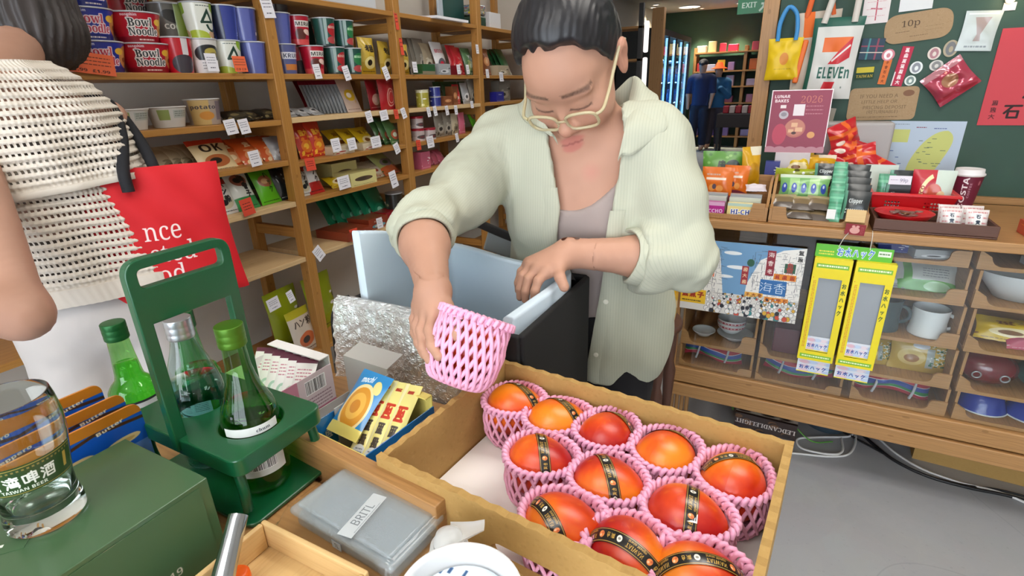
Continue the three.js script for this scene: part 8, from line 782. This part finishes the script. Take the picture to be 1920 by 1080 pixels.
  const rp = cell(300, 330, (g, w, h) => { R(g, '#c4454f', 0, 0, w, h); const col = '#2a1a1c'; [['香', 230, 60], ['台', 170, 70], ['大', 170, 130], ['福', 170, 170], ['力', 130, 210], ['吧', 196, 230], ['石', 90, 280], ['嗎', 160, 285]].forEach(([c, x, y]) => cjk(g, c, x, y, 52, col, 7)); [...'春年大'].forEach((c, i) => cjk(g, c, 36, 250 + i * 24, 18, '#5a2228', 2.5)); });
  pin('red_scroll', 'large red paper with black brush lettering', 'poster', 0.3, 0.325, rp, 0.73, 1.398, 0.0);
  const fo = cell(140, 140, (g, w, h) => { R(g, '#b8465c', 0, 0, w, h); R(g, '#c98a94', 0, 0, w, 26); E(g, '#b88a6a', 70, 66, 28, 26); R(g, '#a82c44', 0, 110, w, 30); }); const fm = new THREE.MeshPhysicalMaterial({ map: fo.a.t, roughness: 0.14, metalness: 0.25, clearcoat: 1, clearcoatRoughness: 0.05 }); put(solo('foil_packet', 'shiny pink foil packet pinned corner up on the green wall', 'packet', pouchGeo(0.135, 0.125, 0.03, fo, 33, { wrinkle: 0.35, nx: 18, ny: 18, crimp: 0.05 }).translate(0, -0.0625, 0), fm), V(0.465, 1.392, WZ + 0.016), 0, 0, 0.72);
  const map = cell(300, 360, (g, w, h) => { R(g, '#b4c4d6', 0, 0, w, h); g.fillStyle = '#c2c878'; g.beginPath(); g.moveTo(238, 44); g.bezierCurveTo(190, 40, 150, 90, 126, 150); g.bezierCurveTo(96, 220, 100, 280, 130, 340); g.bezierCurveTo(180, 330, 220, 240, 240, 180); g.bezierCurveTo(262, 120, 282, 70, 238, 44); g.fill(); R(g, '#c2c878', 22, 40, 66, 60); const r = seeded(6); for (let i = 0; i < 22; i++) R(g, '#5a6a5c', 130 + r() * 100, 80 + r() * 200, 10 + r() * 12, 2.5); lines(g, '#8a4a5c', 110, 30, 40, 1, 6, 4, 2); lines(g, '#5a6a9c', 180, 34, 50, 1, 6, 4, 4); lines(g, '#7d8a9a', 20, 16, 60, 1, 6, 3, 5); for (let i = 0; i < 6; i++) R(g, '#4a5a9c', 20 + r() * 70, 140 + i * 30, 14, 3); });
  pin('island_map', 'pale blue map with a yellow green island', 'map', 0.238, 0.29, map, 0.43, 1.105, -0.01);
  // stickers
  const rnd2 = (c1, c2) => cell(50, 50, (g) => { R(g, c1, 0, 0, 50, 50); E(g, c2, 25, 25, 19, 16); E(g, c1, 27, 24, 9, 7); }), disc = (r, c, sq) => { const g = new THREE.CylinderGeometry(r, r, 0.0016, 28); g.rotateX(Math.PI / 2); if (sq) g.scale(1, sq, 1); return remap(g, c); };
  const st = (x, y, r, c1, c2, label, sq = 1.1) => { const c = rnd2(c1, c2); put(solo('sticker', label, 'sticker', disc(r, c, sq), c.a.gloss, 'round stickers on the green wall'), V(x, y, WZ + 0.001)); };
  st(0.258, 1.492, 0.021, '#b83a48', '#dfd4d4', 'small red and white round sticker beside the red strip', 1); st(0.4, 1.49, 0.02, '#c8b8a8', '#8d3a40', 'beige sticker with a red middle'); st(0.446, 1.504, 0.022, '#8d7a4a', '#3a3024', 'oval gold sticker with a dark figure', 1.3); st(0.355, 1.443, 0.02, '#cfd4d0', '#5a5a62', 'white sticker with a grey band', 1.1); st(0.415, 1.448, 0.021, '#b9b4a8', '#5a5248', 'grey sticker with a brown middle', 0.9); st(0.345, 1.398, 0.018, '#c8d0c4', '#3c5a4a', 'pale sticker with a green middle', 1);
  const rs = cell(44, 150, (g, w, h) => { R(g, '#b8304c', 0, 0, w, h); [...'迴轉壽司店鋪大'].forEach((c, i) => cjk(g, c, 23, 14 + i * 20, 16, '#f0e4e4', 3)); R(g, '#e8e0e0', 0, 96, 6, 54); }), os = cell(34, 100, (g, w, h) => { R(g, '#d8743a', 0, 0, w, h); [...'子香石力大'].forEach((c, i) => cjk(g, c, 17, 14 + i * 18, 12, '#7d3a1c', 2)); });
  pin('strip_sign', 'narrow dark pink strip with white vertical lettering', 'sign', 0.036, 0.14, rs, 0.31, 1.449, -0.1); pin('strip_sign', 'narrow orange strip with dark vertical lettering', 'sign', 0.026, 0.09, os, 0.258, 1.432, -0.08);
  const ta = cell(90, 60, (g, w, h) => { R(g, '#22402c', 0, 0, w, h); R(g, '#c8b83c', 4, 2, w - 8, 26); T(g, 'TAIWAN', 45, 44, 18, '#c8a83c', { font: 'serif' }); }); pin('badge', 'green badge with a yellow top and gold lettering', 'badge', 0.062, 0.045, ta, 0.193, 1.43, 0.03);
  const pt = cell(100, 120, (g, w, h) => { R(g, '#34485a', 0, 0, w, h); R(g, '#8d4a5c', 0, 40, w, 8); R(g, '#4a8a8c', 30, 0, 8, h); R(g, '#8d4a5c', 66, 0, 8, h); R(g, '#d8d0c0', 0, 76, w, 5); }); pin('fabric_pouch', 'small dark plaid fabric pouch on the green wall', 'pouch', 0.075, 0.075, pt, 0.2, 1.515, -0.05, null, 0.012);
  put(solo('paper_note', 'small white paper corner pinned by the wall lamp', 'note', rbox(0.035, 0.025, 0.001, 0.0004, 1), PLAIN.paper), onZ(1893, 12, WZ + 0.002));
  { const t = thing('wall_lamp', 'tiny warm glowing wall lamp high on the green wall', 'lamp'); t.position.copy(onZ(1895, -2, WZ + 0.02)); part(t, 'bulb', new THREE.SphereGeometry(0.014, 16, 12), M('#fff2d8', 0.4, { emissive: new THREE.Color(1, 0.72, 0.4), emissiveIntensity: 4 })); part(t, 'mount', moved(cyl(0.01, 0.01, 0.02, 12), 0, 0, -0.012, Math.PI / 2), M('#8d8a84', 0.4)); const l = new THREE.PointLight(new THREE.Color(1, 0.75, 0.45), 0.04, 0, 2); l.position.set(0, 0, 0.02); l.name = 'bulb_glow'; t.add(l); }
}
// bags hanging from the wooden edge
{ const soft = (w, h, t, c, seed) => { const g = pouchGeo(w, h, t, c, seed, { nx: 22, ny: 22, crimp: 0.005, wrinkle: 0.14, stand: true }); const p = g.attributes.position; for (let i = 0; i < p.count; i++) p.setZ(i, p.getZ(i) + 0.006 * Math.sin(p.getX(i) * 60 + seed) * (1 - p.getY(i) / h)); g.computeVertexNormals(); return g.translate(0, -h, 0); };
  const yc = cell(120, 150, (g, w, h) => { R(g, '#e0bc12', 0, 0, w, h); E(g, '#d88a2c', 62, 74, 16, 22); lines(g, '#b89a1c', 30, 110, 60, 1, 8, 3, 3); });
  const y = thing('gift_bag', 'small yellow bag with blue handles hanging on the wooden edge', 'bag'); y.position.set(-0.1, 1.57, ZW + 0.06); part(y, 'bag_body', soft(0.125, 0.155, 0.03, yc, 41), yc.a.satin); part(y, 'side_gusset', moved(rbox(0.02, 0.16, 0.03, 0.006), 0.062, -0.09, -0.01, 0, 0, -0.12), M('#e06a1c', 0.5), 'orange side'); for (const z of [0.01, -0.014]) part(y, 'handle', tube([V(-0.03, -0.01, z), V(-0.028, 0.06, z), V(-0.004, 0.11, z), V(0.022, 0.09, z), V(0.034, 0.04, z), V(0.034, -0.01, z)], 0.0085, 40, 6), M('#3f8cc8', 0.6), 'blue handle');
  const sc = cell(200, 230, (g, w, h) => { R(g, '#cfd0cc', 0, 0, w, h); R(g, '#1f5a4c', 0, 0, w, 26); R(g, '#1f5a4c', 0, 0, 20, h); g.fillStyle = '#e06a24'; g.fillRect(54, 56, 116, 40); g.fillStyle = '#c42a34'; g.beginPath(); g.moveTo(170, 56); g.lineTo(170, 112); g.lineTo(126, 132); g.lineTo(84, 132); g.lineTo(120, 96); g.fill(); g.fillStyle = '#c42a34'; g.beginPath(); g.moveTo(84, 180); g.lineTo(130, 180); g.lineTo(112, 228); g.lineTo(66, 228); g.fill(); R(g, '#cfd0cc', 54, 130, 146, 46); T(g, 'ELEVEn', 116, 154, 44, '#1f5a4c', { sx: 0.9 }); E(g, '#7d8a84', 158, 196, 3, 3); g.strokeStyle = '#dcdcd8'; g.lineWidth = 6; g.beginPath(); g.moveTo(166, 78); g.lineTo(100, 122); g.stroke(); });
  const s = thing('shopping_bag', 'white green and orange shopping bag with a big numeral and lettering', 'bag'); put(s, V(0.075, 1.63, ZW + 0.075), -0.08, 0, -0.03); part(s, 'bag_body', soft(0.17, 0.29, 0.035, sc, 43), sc.a.satin); for (const z of [0.008, -0.008]) part(s, 'handle', tube([V(-0.05, -0.02, z), V(-0.03, 0.1, z), V(-0.005, 0.22, z), V(0.01, 0.22, z), V(0.045, 0.1, z), V(0.05, -0.02, z)], 0.012, 40, 6), M('#cfcac2', 0.7), 'white handle');
  const cc = cell(150, 200, (g, w, h) => { R(g, '#c2b6a6', 0, 0, w, h); R(g, '#e06a24', 30, 0, 34, 54); g.strokeStyle = '#a05a6c'; g.lineWidth = 4; for (let i = 0; i < 4; i++) { g.beginPath(); g.moveTo(70 + i * 12, 80); g.lineTo(60 + i * 14, 124); g.stroke(); } });
  const cv = thing('cloth_bag', 'cream canvas bag hanging behind the lettered shopping bag', 'bag'); put(cv, V(0.0, 1.66, ZW + 0.035), 0.1, 0, 0.05); part(cv, 'bag_body', soft(0.16, 0.34, 0.03, cc, 45), cc.a.paper); part(cv, 'handle', tube([V(-0.04, -0.02, 0), V(-0.01, 0.14, 0), V(0.0, 0.2, 0), V(0.02, 0.14, 0), V(0.05, -0.02, 0)], 0.011, 30, 6), M('#d8622c', 0.7), 'orange handle');
  put(solo('paper_note', 'torn beige paper hanging below the lettered shopping bag', 'note', rbox(0.06, 0.075, 0.0015, 0.0005, 1), M('#a8a294', 0.8)), V(0.085, 1.265, WZ + 0.004), 0, 0, -0.1);
}
// ---------------------------------------------------------------- the far end of the shop
{ const frame = M('#2b3034', 0.5), x0 = -3.15, x1 = -2.35, z0 = -12.9, z1 = -10.0, h = 2.3;
  const t = thing('drinks_fridge', 'long upright drinks fridge glowing blue at the far end', 'fridge'); part(t, 'back', wallB(x0, x0 + 0.05, 0, h, z0, z1), frame); part(t, 'top', wallB(x0, x1, h - 0.1, h, z0, z1), frame); part(t, 'base', wallB(x0, x1, 0, 0.2, z0, z1), frame); part(t, 'end', wallB(x0, x1, 0.2, h - 0.1, z1 - 0.05, z1), frame); part(t, 'end', wallB(x0, x1, 0.2, h - 0.1, z0, z0 + 0.05), frame);
  const led = M('#eaf6ff', 0.4, { emissive: new THREE.Color(0.45, 0.75, 1), emissiveIntensity: 6 }), glow = M('#8fc4e8', 0.5);
  for (let i = 0; i < 5; i++) { const z = z1 - 0.1 - i * 0.66; part(t, 'mullion', wallB(x1 - 0.03, x1, 0.2, h - 0.1, z - 0.05, z), frame); part(t, 'light_strip', wallB(x1 - 0.08, x1 - 0.05, 0.22, h - 0.12, z - 0.1, z - 0.06), led, 'bright vertical light strip'); const l = new THREE.RectAreaLight(new THREE.Color(0.5, 0.8, 1), 150, 0.05, 1.9); l.position.set(x1 - 0.1, 1.2, z - 0.12); l.rotation.y = Math.PI / 2 - 0.0; l.name = 'strip_glow'; t.add(l); if (i < 4) part(t, 'glass_door', wallB(x1 - 0.02, x1 - 0.014, 0.2, h - 0.1, z - 0.65, z - 0.06), M('#dff0fa', 0.03, { transmission: 1, thickness: 0 })); }
  part(t, 'liner', wallB(x0 + 0.05, x0 + 0.06, 0.2, h - 0.1, z0 + 0.05, z1 - 0.05), glow); for (const y of [0.6, 1.0, 1.4, 1.8]) part(t, 'fridge_shelf', wallB(x0 + 0.06, x1 - 0.12, y, y + 0.02, z0 + 0.06, z1 - 0.06), M('#b9ccd8', 0.4));
  const bc = ['#3a78b0', '#7fb0c8', '#d8e4e8', '#4a9a8c', '#2c5a9c', '#a8c8d8'], bg = lathe([[0, 0], [0.04, 0], [0.042, 0.16], [0.018, 0.22], [0.018, 0.26], [0, 0.26]], 12), bms = bc.map((c) => M(c, 0.3)); let n = 0; for (const y of [0.22, 0.622, 1.022, 1.422]) for (let k = 0; k < 14; k++) { put(solo('drink_bottle', 'small drink bottle standing inside the far fridge', 'bottle', bg, bms[(k * 5 + n) % 6], 'bottles in the far fridge'), V(x1 - 0.22, y + 0.0, z1 - 0.2 - k * 0.19)); n++; }
  // tall post with lit tubes, end of the next shelving
  const lp = thing('lit_shelf_end', 'wooden shelf end with a column of white light tubes', 'shelf end'), a = onZ(1226, 100, -7.6); lp.position.set(a.x, 0, -7.6); part(lp, 'post', slabB(-0.05, 0.1, 0, 2.32, -0.12, 0), WOOD.oak); part(lp, 'post', slabB(-0.24, -0.18, 0, 2.4, -0.12, -0.05), M('#3a3a3c', 0.5)); const tb = M('#ffffff', 0.4, { emissive: new THREE.Color(1, 0.93, 0.9), emissiveIntensity: 3 }); for (const y of [0.9, 1.36, 1.8]) { part(lp, 'light_tube', moved(rbox(0.06, 0.38, 0.05, 0.02, 3), -0.12, y + 0.19, -0.03), tb, 'glowing white tube'); const l = new THREE.RectAreaLight(new THREE.Color(1, 0.93, 0.9), 6, 0.06, 0.38); l.position.set(-0.12, y + 0.19, 0.0); l.rotation.y = Math.PI; l.name = 'tube_glow'; lp.add(l); }
  for (const y of [0.8, 1.25, 1.7, 2.1]) part(lp, 'shelf', slabB(-0.7, -0.18, y, y + 0.03, -0.4, -0.05), WOOD.oak);
  // back wall shelving and goods
  const sh = thing('back_shelving', 'tall wooden shelving of snacks against the far green wall', 'shelves'), bx0 = -2.28, bx1 = 0.6, bz = ZF + 0.03; const lev = [0.25, 0.62, 0.96, 1.3, 1.62, 2.0]; for (const x of [bx0, -1.25, -0.35, bx1]) part(sh, 'upright', slabB(x - 0.03, x + 0.03, 0, 2.1, bz, bz + 0.36), WOOD.oak); lev.forEach((y) => part(sh, 'board', slabB(bx0, bx1, y - 0.03, y, bz, bz + 0.38), WOOD.oak));
  const cols = [['#c9b98a', '#d8602c', '#5a6ab0', '#c8344c', '#b8485c', '#a8a0a0', '#d83a5c', '#b9b0a8'], ['#7d8a4a', '#8fb86a', '#d8b82c', '#d86a2c', '#b03a3c', '#8d7ab0', '#c8647c', '#a8b0c8'], ['#b9a8c8', '#8d7aa8', '#a5a0b8', '#7d6a9c', '#c8b8d0', '#9a8ab0'], ['#8d5a7c', '#7a4a6c', '#a8708c', '#6a3a5c', '#d0b8c8'], ['#8d7a5a', '#b8a078', '#5a4a3a', '#d8d0c0', '#7d8a5a'], ['#7a6ab0', '#8d7cc0', '#6a5aa0', '#a094c8']];
  const gmat = new Map(), gm = (c) => { if (!gmat.has(c)) gmat.set(c, M(c, 0.4)); return gmat.get(c); }, gA = printBoxPlain(0.16, 0.22, 0.1), gB = printBoxPlain(0.13, 0.17, 0.12), gC = printBoxPlain(0.2, 0.14, 0.12); function printBoxPlain(w, h, d) { return moved(rbox(w, h, d, 0.012, 1), 0, h / 2, 0); }
  const lw = ['lowest', 'second', 'third', 'fourth', 'fifth', 'top']; lev.forEach((y, L) => { let x = bx0 + 0.12, k = 0; while (x < bx1 - 0.1) { const c = cols[5 - L]; if (Math.abs(x + 1.25) > 0.14 && Math.abs(x + 0.35) > 0.14) put(solo('snack_pack', 'small colourful snack pack on the ' + lw[L] + ' board of the far shelving', 'pack', [gA, gB, gC][(k * 7 + L) % 3], gm(c[(k * 3 + L) % c.length]), 'snack packs on the ' + lw[L] + ' far board'), V(x, y + 0.001, bz + 0.27), 0.1 * ((k % 3) - 1)); x += 0.215; k++; } });
  // display table with boxes
  const tb2 = thing('display_table', 'dark metal legged table of boxed sweets in front of the far shelving', 'table'), q = V(-0.92, 0, -10.2); tb2.position.copy(q); part(tb2, 'table_top', moved(rbox(0.75, 0.22, 0.5, 0.01), 0, 0.78, 0), M('#2c2428', 0.5)); for (const [x, z] of [[-0.33, -0.2], [0.33, -0.2], [-0.33, 0.2], [0.33, 0.2]]) part(tb2, 'leg', moved(new THREE.BoxGeometry(0.04, 0.67, 0.04), x, 0.335, z), frame); for (let i = 0; i < 5; i++) put(solo('sweet_box', 'red and white striped sweet box on the far table', 'box', printBoxPlain(0.09, 0.12, 0.2), gm(i % 2 ? '#d8c8c8' : '#b8283c'), 'striped boxes on the far table'), V(q.x - 0.26 + i * 0.1, 0.8915, q.z - 0.02)); put(solo('plant_pack', 'pale green bundle hanging over the far table end', 'pack', new THREE.SphereGeometry(0.17, 20, 14).scale(1.1, 0.8, 0.8), M('#7fb0a0', 0.6)), V(q.x + 0.32, 1.0, q.z + 0.05)); put(solo('carton', 'brown cardboard carton stacked by the far shelving, lower', 'carton', printBoxPlain(0.55, 0.32, 0.4), CARD), V(-0.42, 0.001, -12.2)); put(solo('carton', 'brown cardboard carton stacked by the far shelving, upper', 'carton', printBoxPlain(0.52, 0.3, 0.38), CARD), V(-0.42, 0.322, -12.2)); for (let i = 0; i < 3; i++) put(solo('flour_sack', 'violet sack leaning on the brown cartons', 'sack', printBoxPlain(0.16, 0.45, 0.1), gm('#7a6ab0'), 'violet sacks'), V(-0.62 + i * 0.19, 0.623, -12.2), 0, 0, -0.25);
  // two shoppers
  const shopper = (label, x, z, H, o) => { const P = thing('person', label, 'person'), s = H / 1.7, J = (a, y, c) => V(x + a * s, y * s, z + c * s), f = union([cone(J(-0.09, 0.85, 0), J(-0.1, 0.1, 0), 0.09 * s, 0.055 * s), cone(J(0.09, 0.85, 0), J(0.1, 0.1, 0), 0.09 * s, 0.055 * s), cone(J(-0.1, 0.05, 0), J(-0.1, 0.04, 0.14), 0.045 * s, 0.035 * s), cone(J(0.1, 0.05, 0), J(0.1, 0.04, 0.14), 0.045 * s, 0.035 * s), cone(J(0, 0.95, 0), J(0, 1.32, 0), 0.145 * s, 0.15 * s), cone(J(-0.14, 1.38, 0), J(0.14, 1.38, 0), 0.07 * s, 0.07 * s), cone(J(-0.2, 1.36, 0), J(-0.24, 1.08, 0.02), 0.055 * s, 0.042 * s), cone(J(-0.24, 1.08, 0.02), J(-0.22, 0.82, 0.08), 0.04 * s, 0.03 * s), cone(J(0.2, 1.36, 0), J(0.23, 1.1, 0.04), 0.055 * s, 0.042 * s), cone(J(0.23, 1.1, 0.04), o.raise ? J(0.1, 1.25, 0.2) : J(0.2, 0.84, 0.1), 0.04 * s, 0.03 * s), cone(J(0, 1.4, 0), J(0, 1.52, 0.01), 0.05 * s, 0.05 * s), blob(J(0, 1.6, 0.015), V(1, 0, 0), V(0, 1, 0), V(0, 0, 1), 0.078 * s, 0.11 * s, 0.095 * s)], 0.04); const lo = [x - 0.36 * s, 0, z - 0.25 * s], hi = [x + 0.36 * s, 1.75 * s, z + 0.32 * s]; part(P, 'body', sdfMesh(f, lo, hi, 0.02, (c) => c.setRGB(0.5, 0.29, 0.2)), new THREE.MeshPhysicalMaterial({ vertexColors: true, roughness: 0.6 }));
    part(P, 'top', sdfMesh((a, b, c) => smax(smax(f(a, b, c) - 0.022, 0.86 * s - b, 0.02), Math.max(b - 1.47 * s, Math.abs(a - x) > 0.165 * s ? o.sleeve * s - b : -1), 0.01), lo, hi, 0.02), M(o.top, 0.8)); part(P, 'trousers', sdfMesh((a, b, c) => smax(smax(f(a, b, c) - 0.016, b - 0.9 * s, 0.02), Math.max(0.1 * s - b, Math.abs(a - x) - 0.19 * s), 0.01), lo, hi, 0.02), M(o.legs, 0.8)); part(P, 'hat', o.hat === 'cap' ? sdfMesh(union([blob(J(0, 1.66, 0.01), V(1, 0, 0), V(0, 1, 0), V(0, 0, 1), 0.09 * s, 0.075 * s, 0.105 * s), cone(J(0, 1.65, 0.08), J(0, 1.635, 0.17), 0.04 * s, 0.03 * s)], 0.03), lo, hi, 0.02) : moved(lathe([[0, 0.1], [0.06, 0.09], [0.085, 0.01], [0.17, -0.03], [0.168, -0.036], [0.08, 0.0], [0, 0.0]], 24), x, 1.67 * s, z), M(o.hatC, 0.8)); };
  const a1 = onZ(1318, 150, -12.6), a2 = onZ(1348, 150, -12.9); shopper('distant shopper in a navy T-shirt and dark cap', a1.x, -12.5, 1.82, { top: '#16244e', legs: '#141a30', hat: 'cap', hatC: '#232a38', sleeve: 1.1 }); shopper('distant shopper in a blue jacket and orange sun hat', a2.x, -12.8, 1.72, { top: '#1f5a8c', legs: '#3a3440', hat: 'brim', hatC: '#e0561c', sleeve: 0.5, raise: true });
  // downlights and the exit sign
  [[1293, 12, 0.22], [1230, 8, 0.07], [1240, 16, 0.07], [1225, 13, 0.07], [1305, 16, 0.07], [1387, 6, 0.07]].forEach(([px, py, r], i) => { const p = onY(px, Math.min(py, 18), CEIL), big = r > 0.1, t = thing('downlight', big ? 'large round ceiling light at the far end' : 'small round ceiling spotlight at the far end', 'ceiling light', big ? null : 'small ceiling spotlights'); t.position.set(p.x, CEIL, Math.max(p.z, ZF + 0.7)); t.position.x = p.x * t.position.z / p.z; part(t, 'trim_ring', moved(new THREE.TorusGeometry(r, 0.015, 8, 28), 0, -0.005, 0, Math.PI / 2), PLAIN.white); part(t, 'lamp', moved(cyl(r, r, 0.01, 28), 0, -0.008, 0), M('#fff', 0.4, { emissive: new THREE.Color(1, 0.85, 0.65), emissiveIntensity: 7 })); const l = new THREE.SpotLight(new THREE.Color(1, 0.85, 0.62), big ? 26 : 5, 0, 1.0, 0.7, 2); l.position.set(0, -0.05, 0); l.target.position.set(0, -2, 0); l.name = 'lamp_beam'; t.add(l); t.add(l.target); });
  for (const px of [1315, 1385]) { const x = onZ(px, 40, ZF + 0.35).x; const t = thing('wall_spotlight', 'ceiling spotlight washing the far green wall', 'ceiling light', 'spotlights washing the far wall'); t.position.set(x, CEIL, ZF + 0.4); part(t, 'trim_ring', moved(new THREE.TorusGeometry(0.05, 0.01, 8, 20), 0, -0.004, 0, Math.PI / 2), PLAIN.white); part(t, 'lamp', moved(cyl(0.045, 0.045, 0.008, 20), 0, -0.006, 0), M('#fff', 0.4, { emissive: new THREE.Color(1, 0.9, 0.6), emissiveIntensity: 5 })); const l = new THREE.SpotLight(new THREE.Color(1, 0.92, 0.6), 60, 0, 0.5, 0.8, 2); l.position.set(0, -0.03, 0); l.target.position.set(0, -1.6, -0.25); l.name = 'lamp_beam'; t.add(l); t.add(l.target); }
  const ex = cell(120, 50, (g, w, h) => { R(g, '#1f8a5c', 0, 0, w, h); T(g, 'EXIT', 36, 26, 22, '#d8f0e4'); E(g, '#d8f0e4', 86, 14, 5, 5); g.strokeStyle = '#d8f0e4'; g.lineWidth = 6; g.beginPath(); g.moveTo(84, 20); g.lineTo(78, 34); g.lineTo(68, 44); g.moveTo(80, 32); g.lineTo(92, 42); g.moveTo(72, 24); g.lineTo(98, 26); g.stroke(); }); const ep = onZ(1420, 8, -6.0); const em = thing('exit_sign', 'green exit sign with white letters hanging from the ceiling', 'sign'); em.position.set(ep.x + 0.0, ep.y, -6.0); part(em, 'panel', sheetGeo(0.34, 0.15, ex, 0.02).translate(0, -0.075, 0), ex.a.gloss); part(em, 'hanger', wallB(-0.005, 0.005, 0.07, CEIL - ep.y, -0.005, 0.005), frame);
}
renderer.render(scene, camera);
